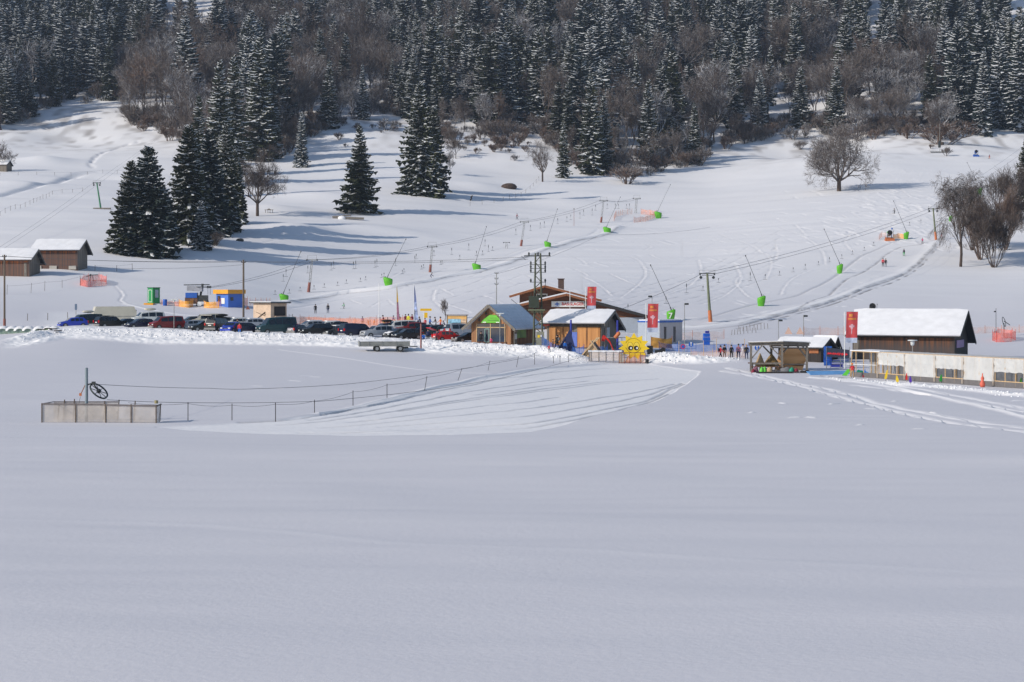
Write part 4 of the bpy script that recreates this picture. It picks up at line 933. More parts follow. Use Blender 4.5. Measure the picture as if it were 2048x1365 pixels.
for (x, z, w_, h_) in ((-1.2, 1.35, .07, 2.1), (-.3, 1.35, .07, 2.1), (-.75, 2.4, .95, .07), (-.75, .32, .95, .07)): b.box((x, -.03, z), (w_, .05, h_))
b.build('door_frame', WHITE, t); b = MB(); b.box((.03, .8, 1.75), (.05, .7, 1.4)); b.build('window', PALE, t)

# ---------------- posts, poles, lamps, wires
def pole(name, px, base, top, r, m, label, cat='pole', D=None, lean=0.0, n=7, r1=None, group=None):
    p = hit(px, base) if D is None else at(px, D); h = zpix(top, p.y)-p.z
    t = empty(name, p, 0, label, cat, group); b = MB(); b.tube((0, 0, -.5), (lean/F*p.y, 0, h), r, r1 or r*.8, n); b.build('shaft', m, t); return t, h, lean/F*p.y
def insul(t, x, z, w):
    b = MB(); b.bar((x-w, 0, z), (x+w, 0, z), .09)
    for s in (-1, 1): b.tube((x+s*w*.9, 0, z), (x+s*w*.9, 0, z+.25), .05)
    b.build('crossarm', DKSTEEL, t)
t, h, l = pole('utility_pole', 487, 636, 520, .17, POLEW, 'brown wooden utility pole rising behind the parked cars left of the plywood shed', D=300); insul(t, 0, h-.4, .35)
b = MB(); b.slab([(.35, -.25, 3.0), (1.0, -.25, 3.0), (.68, -.25, 3.6)], .03); b.build('warning_sign', REDPAD, t)
t, h, l = pole('utility_pole', 9, 645, 510, .16, POLEW, 'grey wooden utility pole with an orange foot at the left edge', D=292); insul(t, 0, h-.3, .3)
b = MB(); b.tube((0, 0, .1), (0, 0, 1.2), .22, .20, 8); b.build('foot_padding', REDPAD, t)
t, h, l = pole('utility_pole', 993, 640, 545, .09, STEEL, 'thin dark utility pole with three insulator pairs behind the metal-roofed hut', D=330)
for k in range(3): insul(t, 0, h-.2-k*.9, .28)
for (px, b0, t0, lb, D) in ((758, 655, 567, 'bare white flagpole left of the two beach flags', 310), (1140, 640, 580, 'slim bare white flagpole in front of the lodge name board', 292)):
    pole('flagpole', px, b0, t0, .05, WHITE, lb, 'flagpole', D=D)
def lamp(px, base, top, label, kind='spot', D=None, side=1):
    t, h, l = pole('lamp_post', px, base, top, .055, STEEL, label, 'lamp post', D=D); b = MB()
    if kind == 'spot': b.box((.28*side, 0, h-.1), (.55, .35, .25))
    elif kind == 'flat': b.box((0, 0, h+.05), (1.0, .5, .10)); b.tube((0, 0, h-.3), (0, 0, h), .10, .2, 8)
    else: b.lathe([(.0, .62), (.58, .60), (.60, .50), (.22, .46), (.26, .3), (.22, .0), (.08, -.1)], 14, c=(0, 0, h-.5))
    b.build('lamp_head', DKSTEEL if kind == 'spot' else LAMPG, t); return t
lamp(1369, 694, 607, 'tall floodlight post between the container and the queue of people', D=268)
lamp(1607, 700, 631, 'floodlight post rising behind the open timber shelter', D=272)
lamp(1557, 700, 640, 'shorter floodlight post behind the left half of the open timber shelter', D=280)
lamp(1825, 722, 682, 'pale bell-shaped street lamp in front of the big barn wall', 'bell', D=240)
lamp(1000, 692, 628, 'street lamp with a flat pale head in front of the metal-roofed hut', 'flat', D=262)
lamp(348, 658, 600, 'pale street lamp with a flat head behind the red van', 'flat', D=282)
lamp(1304, 650, 592, 'thin post with a small floodlight above the front red banner', D=290, side=-1)
t, h, l = pole('mast', 1992, 665, 617, .045, DKSTEEL, 'thin mast with a small box by the round red net fence', D=303); b = MB(); b.box((-.15, 0, h-.5), (.3, .2, .2)); b.build('sensor_box', DKSTEEL, t)
t, h, l = pole('sign_post', 152, 640, 609, .05, STEEL, 'grey post with a blue back-turned sign behind the leftmost cars', 'sign', D=300); b = MB(); b.box((0, -.05, h-.4), (.35, .05, .9)); b.build('sign_plate', mat('blue_grey_sign', (.12, .17, .25), .5), t)
t, h, l = pole('sign_post', 842, 697, 648, .12, mat('reddish_post', (.25, .10, .09), .7), 'reddish-brown upright marker post beside the flat trailer', 'post', D=258, r1=.11)
t, h, l = pole('trail_signpost', 848, 660, 618, .05, WHITE, 'yellow hiking signpost with a wide board over a small square board', 'signpost', D=306)
b = MB(); b.box((.3, -.06, h-.15), (1.75, .06, .36)); b.build('wide_board', SIGNY, t); b = MB(); b.box((.3, -.06, h-1.0), (.5, .06, .8)); b.build('square_board', SIGNY, t)
t, h, l = pole('no_parking_sign', 1366, 716, 692, .04, STEEL, 'round red-rimmed traffic sign on a short post by the snow heap', 'sign', D=253); b = MB(); b.tube((0, -.03, h-.1), (0, -.07, h-.1), .32, .32, 16); d = b.build('disc', mat('magenta_red', (.50, .03, .10), .5), t); b = MB(); b.tube((0, -.075, h-.1), (0, -.09, h-.1), .2, .2, 14); b.build('disc_centre', BLUE, d)
for (px, D, top, lb) in ((1382, 262, 684, 'round blue arrow sign on a post left of the queue of people'), (1514, 262, 691, 'round blue arrow sign seen through the left side of the open shelter')):
    t, h, l = pole('blue_sign', px, 0, top, .04, STEEL, lb, 'sign', D=D); b = MB(); b.tube((0, -.03, h-.35), (0, -.06, h-.35), .33, .33, 16); d = b.build('disc', BLUE, t); b = MB(); b.box((0, -.09, h-.35), (.08, .02, .45)); b.slab([(-.15, -.09, h-.2), (.15, -.09, h-.2), (0, -.09, h-.02)], .02); b.build('arrow', WHITE, d)
# flags
def banner(px, base, top, x0, x1, y0, y1, D, label):
    t, h, l = pole('banner_flag', px, base, top, .05, WHITE, label, 'flag', D=D); zz = t.location.z
    a = (x0-px)/F*D; b_ = (x1-px)/F*D; z1 = zpix(y0, D)-zz; z0 = zpix(y1, D)-zz; m = MB(); n = 8
    def sheet(za, zb, mi, off=0.0, xa=0.0, xb=1.0):
        vs = []; 
        for i in range(n+1):
            for j in range(5):
                s = xa+(xb-xa)*i/n; q = j/4; z = za+(zb-za)*q
                vs.append((a+(b_-a)*s-(z1-z)*.035*1.0, -.06-off+.06*math.sin(s*7+z*1.3), z))
        m.add(vs, [(i*5+j, (i+1)*5+j, (i+1)*5+j+1, i*5+j+1) for i in range(n) for j in range(4)], mi, True)
    H_ = z1-z0; sheet(z0+H_*.16, z1, 0); c = m.build('cloth', [BANNER], t); m = MB()
    sheet(z0, z0+H_*.16, 0); m.build('cloth_foot', [mat('banner_foot', (.42, .47, .60), .7, 0, .2, 3)], t)
    m = MB(); sheet(z0+H_*.84, z0+H_*.93, 0, .02, .22, .55); sheet(z0+H_*.74, z0+H_*.80, 0, .02, .15, .85); m.build('yellow_crest', [mat('crest_amber', (.60, .22, .05), .7, 0, .2, 2)], c)
    m = MB(); sheet(z0+H_*.46, z0+H_*.60, 0, .02, .4, .6); sheet(z0+H_*.50, z0+H_*.56, 0, .025, .28, .72); sheet(z0+H_*.28, z0+H_*.46, 0, .02, .46, .54); m.build('pale_emblem', [mat('emblem_pale', (.55, .33, .38), .7, 0, .3, 3)], c)
    b = MB(); b.bar((a, 0, z1), (b_, 0, z1), .04); b.build('top_arm', STEEL, t); return t
banner(1171, 640, 575, 1175, 1193, 574, 619, 286, 'red upright banner with a blue foot on a pole in front of the lodge roof')
banner(1292, 700, 607, 1296, 1317, 608, 665, 262, 'red upright banner on a pole just behind the smiling sun figure')
banner(1689, 745, 624, 1693, 1716, 624, 686, 232, 'red upright banner on a pole at the left end of the big barn')
def feather(px, base, top, m1, m2, label, D, w):
    t, h, l = pole('beach_flag', px, base, top, .04, WHITE, label, 'flag', D=D); b = MB(); n = 8; vs = []
    for i in range(n+1):
        s = i/n; z = h*(.22+.76*s); ww = w*(1-s)**.8+.03; vs += [(0.02, 0, z), (ww, -.05*math.sin(s*5), z+.15*ww)]
    b.add(vs[:10], [(2*i, 2*i+1, 2*i+3, 2*i+2) for i in range(4)], 0, True); b.add(vs[8:], [(2*i, 2*i+1, 2*i+3, 2*i+2) for i in range(4)], 1, True); b.build('cloth', [m1, m2], t)
feather(793, 655, 568, mat('flag_red_blue', (.28, .12, .18), .7, 0, .8, 1.5), mat('flag_amber', (.55, .32, .02), .7), 'narrow yellow, red and blue feather flag above the netting', 309, .45)
feather(828, 655, 568, mat('flag_blue_white', (.30, .36, .55), .7, 0, .8, 2.5), mat('flag_blue', (.13, .17, .36), .7, 0, .3, 2), 'blue and white feather flag left of the yellow hiking signpost', 309, .65)

# transformer mast
t = empty('transformer_mast', at(1076, 262), 0, 'lattice power mast carrying a dark green transformer between the two huts', 'power mast'); t.location.z = 1.55
H_ = zpix(507, 262)-1.55; b = MB(); wq = lambda z: .62-.30*z/H_
for sx in (-1, 1):
    for sy in (-1, 1): b.bar((sx*wq(0), sy*wq(0), -.4), (sx*wq(H_), sy*wq(H_), H_), .16)
k = 0; z = .3
while z < H_-.7:
    w0, w1 = wq(z), wq(z+.85); s = 1 if k % 2 else -1
    for sy in (-1, 1): b.bar((-s*w0, sy*w0, z), (s*w1, sy*w1, z+.85), .10)
    for sx in (-1, 1): b.bar((sx*w0, -s*w0, z), (sx*w1, s*w1, z+.85), .10)
    z += .85; k += 1
b.build('lattice', mat('dark_olive_lattice', (.065, .072, .045), .6, 0, .2, 3), t)
b = MB(); b.box((-.55, -.6, 6.15), (1.35, .9, 1.55)); 
for x in (-.9, -.5, -.1): b.tube((x, -.6, 6.9), (x, -.6, 7.4), .07, .04, 6)
b.build('transformer', TRAFO, t)
b = MB(); b.box((-.2, -.3, 5.1), (2.2, 1.6, .18)); b.box((-.1, -.3, 4.85), (1.7, 1.2, .12)); b.build('platform', OLIVE, t)
b = MB(); b.box((.28, -.62, 1.15), (1.05, .5, 2.2)); cb = b.build('switch_cabinet', mat('cabinet_olive', (.22, .22, .17), .6), t); b = MB(); b.box((.08, -.89, 1.65), (.3, .02, .35)); b.build('yellow_label', YEL, cb); b = MB(); b.box((.42, -.89, 1.7), (.22, .02, .25)); b.build('white_label', WHITE, cb)
b = MB(); b.bar((-1.85, 0, H_-.35), (1.65, 0, H_-.35), .14); b.bar((-2.2, 0, H_-.35), (-1.6, 0, H_-.9), .05); b.build('crossarm', DKSTEEL, t)
for (x, z) in [(-1.2, H_-.1), (0, H_-.1), (1.5, H_-.1)]+[(s*.95, H_-q) for s in (-1, 1) for q in (1.3, 1.8, 2.3, 3.6)]:
    b = MB(); b.tube((x, 0, z-.25), (x, 0, z+.25), .11, .07, 8); b.ball((x, 0, z+.05), .14, nu=8, nv=4); b.build('insulator', DKSTEEL, t)
b = MB()
for q in (1.5, 2.0, 2.5, 3.8): b.bar((-1.0, 0, H_-q), (1.0, 0, H_-q), .07)
b.path([(.95, 0, H_-3.6), (1.0, .1, H_-4.3), (.6, 0, H_-5.0), (.3, -.3, H_-5.8)], .04); b.build('bracket', DKSTEEL, t)

def wire(name, pts, r, label, cat='cable', sag=0.0, m=ROPE, group=None):
    o = Vector(pts[0]); P = []
    for a, b in zip(pts, pts[1:]):
        a = Vector(a); b = Vector(b); n = 8 if sag else 1
        for i in range(n): s = i/n; P.append(a+(b-a)*s-Vector((0, 0, sag*4*s*(1-s)))-o)
    P.append(Vector(pts[-1])-o); w = MB(); w.path(P, r, 4); return w.build(name, m, loc=o, label=label, cat=cat, group=group)
def W3(px, py, D): return Vector(((px-1024)/F*D, D, zpix(py, D)))
ptop = W3(487, 523, 300); ltop = W3(9, 513, 292); mt = W3(1056, 513, 262)
for i, (dy, lb) in enumerate(((0, 'upper power line from the left utility pole to the lattice mast'), (3, 'second power line from the left utility pole to the lattice mast'))):
    wire('power_line', [W3(-150, 505+dy, 290), ltop+Vector((i*.5, 0, 0)), ptop+Vector((i*.5, 0, -.1*i)), mt+Vector((0, 0, -.1-.3*i))], .022, lb, sag=.35)
for dy in (0,):
    wire('power_line', [W3(-150, 545, 292), W3(9, 520, 292), W3(487, 530, 300)], .018, 'lower slack line between the left pole and the brown pole', sag=.9)
wire('power_line', [W3(994, 548, 330), W3(1200, 470, 420), W3(1420, 455, 520)], .02, 'thin line leaving the thin dark pole uphill', sag=.6)
# ---------------- drag lifts
def drag_tower(px, base, top, lean, label, pad, colm, D=None, armw=2.3, frame=True, padh=2.0, group='towers of the left drag lift', r=.20):
    p = hit(px, base) if D is None else at(px, D); D = p.y; h = zpix(top, D)-p.z; lx = lean/F*D
    t = empty('lift_tower', p, 0, label, 'lift tower', group); ht = h-(.9 if frame else .5); tx = lx*ht/h; b = MB()
    if frame:
        for s in (-1, 1):
            b.bar((s*r, 0, -.4), (tx+s*r*.7, 0, ht), .09)
            b.bar((s*r, .3, -.4), (tx+s*r*.7, .2, ht), .09)
        n = 9
        for i in range(n):
            s = 1 if i % 2 else -1; z0, z1 = ht*i/n, ht*(i+1)/n; b.bar((tx*i/n-s*r, 0, z0), (tx*(i+1)/n+s*r*.8, 0, z1), .05)
    else: b.tube((0, 0, -.4), (tx, 0, ht), r*1.25, r*.8, 10)
    b.build('mast', colm, t)
    b = MB(); b.bar((tx-armw/2, 0, ht), (tx+armw/2, 0, ht), .14)
    b.bar((tx-armw*.35, 0, ht-.3), (tx+armw*.35, 0, ht-.3), .08)
    b.build('crossarm', DKSTEEL if not frame else STEEL, t)
    for s in (-1, 1):
        w = MB(); w.box((tx+s*armw*.46, 0, ht+(.05 if frame else -.1)), (.12, .9, .12))
        for k in (-.35, 0, .35): w.tube((tx+s*armw*.46-.08, k, ht-.12), (tx+s*armw*.46+.08, k, ht-.12), .16, n=8)
        if not frame: w.tube((tx+s*armw*.40, -.1, ht-.65), (tx+s*armw*.40, .1, ht-.65), .24, n=10); w.bar((tx+s*armw*.40, 0, ht-.65), (tx+s*armw*.45, 0, ht), .07)
        w.build('roller_battery', DKSTEEL, t)
    f = MB(); fw = armw*.40 if frame else armw*.5
    f.bar((tx-fw, 0, h), (tx+fw, 0, h), .05); f.bar((tx-fw, 0, ht), (tx-fw, 0, h), .05); f.bar((tx+fw, 0, ht), (tx+fw, 0, h), .05); f.build('top_frame', STEEL, t)
    if pad:
        q = MB(); x1 = lx*padh/h; q.tube((0, -.02, .0), (x1, -.02, padh), r*1.6, r*1.4, 8); q.build('padding', pad, t)
    return Vector((p.x+tx, D, p.z+ht)), armw
TW = [drag_tower(617, 585, 511, 8, 'lowest drag lift tower with a red padded foot, above the plywood shed', REDPAD, STEEL),
      drag_tower(860, 545, 485, 5, 'second drag lift tower from the bottom, above a lone sledging figure', REDPAD, STEEL, padh=1.7),
      drag_tower(1042, 493, 437, 8, 'third drag lift tower uphill, beside a walking figure', REDPAD, STEEL, padh=1.6),
      drag_tower(1202, 446, 395, 6, 'fourth drag lift tower uphill, with blue and red padding, left of the net fence', REDPAD, STEEL, padh=1.6),
      drag_tower(1271, 427, 391, 3, 'top drag lift tower inside the orange net fence', None, STEEL, r=.28)]
TR_ = [drag_tower(1421, 645, 541, -7, 'tall olive drag lift tower with orange padded foot, nearest of the right lift', ORPAD, OLIVE, frame=False, armw=2.5, padh=1.9, group='towers of the right drag lift', r=.21),
      drag_tower(1872, 480, 413, -6, 'upper drag lift tower of the right lift beside the birch', ORPAD, OLIVE, frame=False, armw=2.4, padh=1.9, group='towers of the right drag lift', r=.2)]
TG = drag_tower(202, 418, 362, -9, 'single green lift tower standing on the empty slope above the sheds', None, LIFTGREEN, frame=False, armw=2.0, group='towers of the far left lift', r=.2)
b = MB(); p = hit(204, 419); b.box((0, 0, .1), (4.6, 1.0, .5)); b.build('tower_footing', BEAM, loc=p, label='low timber footing in the snow under the green lift tower', cat='footing')
t = empty('lift_guide_mast', hit(1013, 498), 0, 'small low guide mast with two arms between the second and third lift towers', 'lift mast'); b = MB()
b.bar((-.35, 0, -.3), (-.1, 0, 1.6), .1); b.bar((.35, 0, -.3), (.1, 0, 1.6), .1); b.bar((-.3, 0, .3), (.25, 0, 1.2), .06); b.build('mast', STEEL, t)
b = MB(); b.bar((-.9, 0, 1.6), (.9, 0, 1.6), .1); b.bar((-.7, 0, 1.4), (-.7, 0, 1.7), .18); b.bar((.7, 0, 1.4), (.7, 0, 1.7), .18); b.build('crossarm', DKSTEEL, t)
t, h, l = pole('red_pole', 1148, 453, 418, .06, REDPAD, 'thin red-footed pole between the upper lift towers', 'pole'); b = MB(); b.box((0, 0, h), (.4, .3, .2)); b.build('lamp_head', STEEL, t)
for side, nm in ((-1, 'left'), (1, 'right')):
    pts = [W3(408+side*6, 577, 347)]+[p+Vector((side*a*.46, 0, 0)) for p, a in TW]
    wire('haul_rope', pts, .028, '%s steel haul rope of the drag lift on the left hill' % nm, sag=.7)
    pts = [W3(1000+side*8, 666, 250)]+[TR_[0][0]+Vector((side*1.1, 0, -.1)), TR_[1][0]+Vector((side*1.1, 0, -.1)), W3(2110+side*8, 250, 820)]
    wire('haul_rope', pts[1:], .028, '%s steel haul rope of the drag lift on the right hill' % nm, sag=1.0)
    wire('haul_rope', [W3(-100, 560+side*4, 380), TG[0]+Vector((side*.9, 0, 0)), W3(360, 240, 860)], .02, '%s rope running up to the green lift tower' % nm, sag=.6)
wire('haul_rope', [TR_[0][0]+Vector((-1.1, 0, -.2)), W3(1180, 640, 290)], .026, 'rope descending from the olive tower towards the lodge', sag=.4)
# T-bars hanging from the ropes
def hanger_mesh(H_):
    b = MB(); b.tube((0, 0, 0), (0, 0, -H_*.25), .02, n=4); b.tube((0, 0, -H_*.12), (0, 0, -H_*.42), .075, n=6); b.tube((0, 0, -H_*.3), (0, 0, -H_), .022, n=4); b.bar((-.38, 0, -H_), (.38, 0, -H_), .055); return b.mesh('tbar_hanger', [DKSTEEL])
HM = {}
def hanger(px, top, bot, group, label, off=9):
    p = hit(px, bot+off); H_ = max(.9, (bot-top)/F*p.y); k = round(H_, 1)
    if k not in HM: HM[k] = hanger_mesh(k)
    link_mesh('tbar_hanger', HM[k], loc=(p.x, p.y, zpix(top, p.y)), label=label, cat='T-bar', group=group)
L1 = [(545, 735, 805), (567, 720, 790), (743, 725, 795), (763, 715, 790), (935, 712, 780), (952, 700, 770), (1118, 695, 765), (1290, 670, 740), (1302, 655, 705), (1460, 620, 675), (1618, 600, 665), (1770, 560, 625), (1915, 525, 590), (118, 835, 905), (143, 790, 860), (337, 760, 830), (1945, 575, 640), (1838, 630, 675), (1893, 625, 670), (1982, 590, 630), (1690, 665, 710)]
for (u, v0, v1) in L1: hanger(540+u/4.452, 360+v0/4.452, 360+v1/4.452, 'T-bars on the upper rope of the left lift', 'T-bar hanging high from the upper rope of the left drag lift')
L2 = [(45, 980, 1015), (172, 970, 1005), (268, 950, 985), (392, 935, 975), (483, 920, 950), (603, 905, 940), (680, 885, 920), (805, 870, 905), (852, 855, 885), (995, 835, 870), (1015, 825, 855), (1178, 800, 835), (1193, 785, 820), (1350, 760, 795), (1368, 750, 785), (1520, 720, 755), (1532, 715, 745)]
for (u, v0, v1) in L2: hanger(540+u/4.452, 360+v0/4.452, 360+v1/4.452, 'T-bars along the snowmaking road', 'small T-bar hanging low above the snowmaking road of the left hill', 5)
L3 = [(130, 395, 450), (250, 365, 415), (330, 345, 395), (363, 335, 390), (473, 310, 360), (548, 295, 340), (580, 280, 325), (655, 260, 315), (685, 240, 290), (755, 230, 290), (783, 200, 250), (945, 190, 235), (970, 195, 235), (1038, 195, 235), (1060, 190, 240), (878, 190, 235)]
for (u, v0, v1) in L3: hanger(1000+u/4.096, 360+v0/4.096, 360+v1/4.096, 'T-bars near the top of the left lift', 'T-bar hanging near the upper towers of the left drag lift')
L4 = [(70, 1035, 1100), (172, 1050, 1090), (270, 1030, 1060), (363, 1005, 1040), (445, 980, 1020), (535, 962, 990), (610, 935, 970), (695, 915, 945), (767, 890, 915), (848, 865, 890), (913, 830, 860), (1157, 695, 720), (1235, 678, 704)]
for (u, v0, v1) in L4: hanger(1480+u/3.412, 240+v0/3.412, 240+v1/3.412, 'T-bars of the right lift', 'T-bar hanging from the rope of the right drag lift')
for (px, a, b_) in ((1373, 566, 586), (1406, 571, 582), (1332, 592, 607), (1256, 608, 620), (1437, 556, 564)): hanger(px, a, b_, 'T-bars at the foot of the right lift', 'T-bar hanging near the foot of the olive lift tower')

# snow lances with green padded bases
def lance(px, base, wpx, hpx, tx, ty, label, num=None, tilt=0.0, D=None):
    p = hit(px, base) if D is None else at(px, D); D = p.y; s = D/F
    t = empty('snow_lance', p, 0, label, 'snow lance', 'snow lances beside the pistes'); hw = wpx*s/2; h = hpx*s
    b = MB(); n = 12; vs = []
    sg = 1 if tx >= px else -1
    lay = [(.62, 0, -.25), (.72, 0, 0), (.92, .1*sg, .5), (1.0, .22*sg, .85), (.96, .28*sg, 1.0), (.55, .3*sg, 1.06)]
    for (rr, ox, q) in lay:
        for i in range(n):
            a = 2*math.pi*i/n; ca, sa = math.cos(a), math.sin(a); e = .75
            vs.append((hw*(rr*math.copysign(abs(ca)**e, ca)-ox*.55), hw*.8*rr*math.copysign(abs(sa)**e, sa), h*q-(.10*h*ca*sg if q > .8 else 0)))
    fs = [(j*n+i, j*n+(i+1) % n, (j+1)*n+(i+1) % n, (j+1)*n+i) for j in range(len(lay)-1) for i in range(n)]+[tuple(range((len(lay)-1)*n, len(lay)*n))]
    b.add(vs, fs, 0, True); pd = b.build('padding', BUCKET, t)
    if num: put_text(num, h*.75, WHITE, pd, (-.05, -hw*.8-.03, h*.5), (R(90), 0, 0), .02, 'number')
    lx = (tx-px)*s; lz = zpix(ty, D)-p.z; rx = -sg*hw*.35 if True else 0
    x0 = hw*.55*(-1 if sg > 0 else 1)
    b = MB(); b.tube((x0, 0, h*.6), (x0+(lx-x0)*.12, 0, h*.9+(lz-h)*.10), .09, n=6); b.tube((x0+(lx-x0)*.08, 0, h*.9+(lz-h)*.06), (lx, 0, lz), .05, .035, 6); b.build('lance_tube', DKSTEEL, t)
    b = MB(); b.tube((lx-.12*sg*.4, 0, lz-.25), (lx, 0, lz+.05), .09, n=6); b.build('nozzle_head', DKSTEEL, t)
    b = MB(); b.path([(x0, 0, h*.5), (x0*1.35, .0, h*.85), (x0*1.2, 0, h*1.2), (x0*.8, 0, h*1.25)], .04); b.build('hose', DKSTEEL, t)
for a in ((569, 604, 19, 14, 602, 503, 'snow lance behind the plywood shed roof, lowest of the left row'), (777, 573, 19, 16, 812, 478, 'green-padded snow lance second from the bottom of the left row'),
          (954, 543, 18, 14, 973, 453, 'green-padded snow lance third from the bottom, left of the lattice mast top'), (1096, 498, 14, 13, 1115, 418, 'green-padded snow lance just above the lattice mast top'),
          (1215, 468, 16, 12, 1241, 394, 'green-padded snow lance below the fourth lift tower'), (1317, 437, 15, 12, 1341, 369, 'topmost green-padded lance of the left row, at the end of the orange net'),
          (1341, 643, 18, 21, 1301, 530, 'snow lance with a big white 7 on its green padding behind the container', '7'), (1522, 613, 17, 18, 1491, 511, 'green snow lance second from the bottom of the right row'),
          (1679, 547, 13, 16, 1648, 458, 'green snow lance in the middle of the right piste'), (1812, 479, 11, 13, 1787, 402, 'green snow lance beside the orange snow gun'),
          (1958, 391, 12, 13, 1934, 325, 'highest green snow lance, above the birch'), (1901, 443, 8, 10, 1889, 395, 'green-padded lance half hidden behind the birch')): lance(*a)
# fan snow guns
def fan_gun(px, base, s, label, body, basem, D=None, cover=None, rz=0.0):
    p = hit(px, base) if D is None else at(px, D); t = empty('snow_gun', p, rz, label, 'snow gun'); b = MB()
    b.slab([(-1.0*s, -.7*s, .25*s), (1.0*s, -.7*s, .25*s), (.8*s, .7*s, .75*s), (-.8*s, .7*s, .75*s)], .5*s); b.box((0, 0, .1*s), (1.9*s, 1.3*s, .5*s)); b.build('base', basem, t)
    b = MB(); b.bar((-.4*s, 0, .4*s), (-.4*s, 0, 1.4*s), .12*s); b.bar((.4*s, 0, .4*s), (.4*s, 0, 1.4*s), .12*s); b.build('fork', DKSTEEL, t)
    b = MB(); ax = Vector((0, -1, .35)).normalized(); c = Vector((0, 0, 1.5*s)); b.tube(c-ax*.6*s, c+ax*.65*s, .42*s, .55*s, 14, cap=False); b.tube(c-ax*.6*s, c-ax*.55*s, .42*s, n=14); b.build('barrel', body, t)
    b = MB(); b.tube(c+ax*.5*s, c+ax*.55*s, .5*s, n=14); b.tube(c+ax*.45*s, c+ax*.75*s, .12*s, n=8); b.build('fan', BLACK, t)
    b = MB(); b.tube((.75*s, 0, .4*s), (.85*s, 0, 2.1*s), .04*s, n=5); b.box((.85*s, 0, 2.0*s), (.14*s, .14*s, .2*s)); b.build('sensor_mast', STEEL, t)
    if cover: b = MB(); b.ball((0, .1*s, 1.75*s), .55*s, sq=(1, 1.1, .6)); b.build('cover', cover, t)
    return t
fan_gun(1744, 622, 1.0, 'fan snow gun with a black mouth and blue base peeking over the big barn ridge', STEEL, BLUE, D=330)
fan_gun(1779, 482, 1.15, 'fan snow gun with a green cover and orange sledge inside netting on the right piste', STEEL, ORPAD, cover=BUCKET)
fan_gun(1952, 314, 1.1, 'small blue fan snow gun alone at the top right of the piste', BLUE, BLUE, cover=BLUE)
b = MB(); b.ball((0, 0, 0), .22, nu=10, nv=6); b.tube((0, 0, -2.2), (0, 0, 0), .03, n=5); p = hit(1784, 476); b.build('marker_ball', BLUE, loc=p+Vector((0, 0, 2.2)), label='blue ball marker on a thin stick above the orange snow gun', cat='marker')
t = empty('weather_mast', hit(1879, 306), 0, 'thin mast on a small platform near the forest edge by the top of the piste', 'mast'); b = MB(); b.tube((0, 0, 0), (.1, 0, 11), .07, n=6); b.build('shaft', STEEL, t); b = MB(); b.box((0, 0, .3), (7.0, 1.4, .25)); b.bar((-3, 0, -.5), (-3, 0, .4), .12); b.bar((3, 0, -.5), (3, 0, .4), .12); b.build('platform', STEEL, t); b = MB(); b.box((0, 0, 3.2), (.9, .5, 2.6)); b.build('equipment_box', DKSTEEL, t)

# ---------------- nets
def net(name, pts, h, m, label, cat='net fence', postm=None, group=None, fromD=None, wav=.12, every=2.4):
    """pts: photo foot points (px, py) or (px, D) when fromD; posts are parts, the net one sheet"""
    P = [at(x, d) if fromD else hit(x, d) for x, d in pts]; o = P[0].copy(); t = empty(name, o, 0, label, cat, group)
    Q = []
    for a, b in zip(P, P[1:]):
        n = max(1, int((b-a).length/.8))
        for i in range(n):
            q = a+(b-a)*(i/n); q.z = ground(q.x, q.y); Q.append(q)
    Q.append(P[-1]); rn = random.Random(len(Q)); s = MB(); vs = []
    for i, q in enumerate(Q):
        hh = h*(1-wav*abs(math.sin(i*.9))-rn.uniform(0, wav*.5)); vs += [q-o, q-o+Vector((rn.uniform(-.05, .05), rn.uniform(-.08, .08), hh*.5)), q-o+Vector((0, 0, hh))]
    s.add(vs, [(3*i+j, 3*i+3+j, 3*i+4+j, 3*i+1+j) for i in range(len(Q)-1) for j in (0, 1)], 0, True); s.build('netting', m, t)
    L = 0; last = -9
    for i, q in enumerate(Q):
        if i: L += (q-Q[i-1]).length
        if L-last >= every or i == len(Q)-1:
            last = L; b = MB(); b.tube(q-o-Vector((0, 0, .3)), q-o+Vector((0, 0, h*1.12)), .03, n=5); b.build('post', postm or ORPAD, t)
    return t
net('net_fence', [(161, 572), (176, 575), (192, 573), (213, 572), (213, 566), (198, 562), (170, 563), (161, 572)], 1.35, NET_R, 'orange-red net fence ring alone on the slope right of the sheds', postm=RED)
b = MB(); b.path([(-1, 0, .9), (0, 0, 1.2), (1.2, .1, 1.25)], .08); b.bar((-.4, 0, 0), (-.1, 0, 1.1), .1); b.bar((.4, 0, 0), (.2, 0, 1.1), .1); b.ball((-.2, 0, 1.2), .2); b.build('hydrant', DKSTEEL, loc=hit(183, 569)+Vector((0, 0, .5)), label='dark valve gear standing inside the orange-red net ring', cat='valve')
net('net_fence', [(322, 611), (346, 612), (366, 614)], .9, NET_O, 'low orange net between the blue barrel and the lift machine')
net('net_fence', [(358, 614), (378, 616), (386, 614)], 1.25, NET_OY, 'amber net slung round the foot of the lift machine', postm=ORANGE)
net('net_fence', [(408, 616), (419, 617), (438, 617)], 1.2, NET_OY, 'amber net between the lift machine and the blue hut', postm=ORANGE)
net('net_fence', [(437, 614), (460, 613), (482, 612), (495, 612)], 1.5, NET_R, 'red-orange net fence in front of the blue hut')
net('net_fence', [(500, 611), (540, 611)], 1.2, NET_OF, 'faded orange net between blue hut and plywood shed')
net('net_fence', [(585, 319), (640, 319), (700, 318), (760, 317), (830, 316)], 1.45, NET_O, 'long orange net fence behind the parked cars', fromD=True)
net('net_fence', [(600, 323), (700, 323), (826, 322)], 1.4, NET_O, 'second red net fence running just behind the long orange one', fromD=True, every=4)
net('net_fence', [(1228, 443), (1232, 434), (1246, 430), (1264, 429)], 1.6, NET_OF, 'thin orange net arc left of the top lift tower')
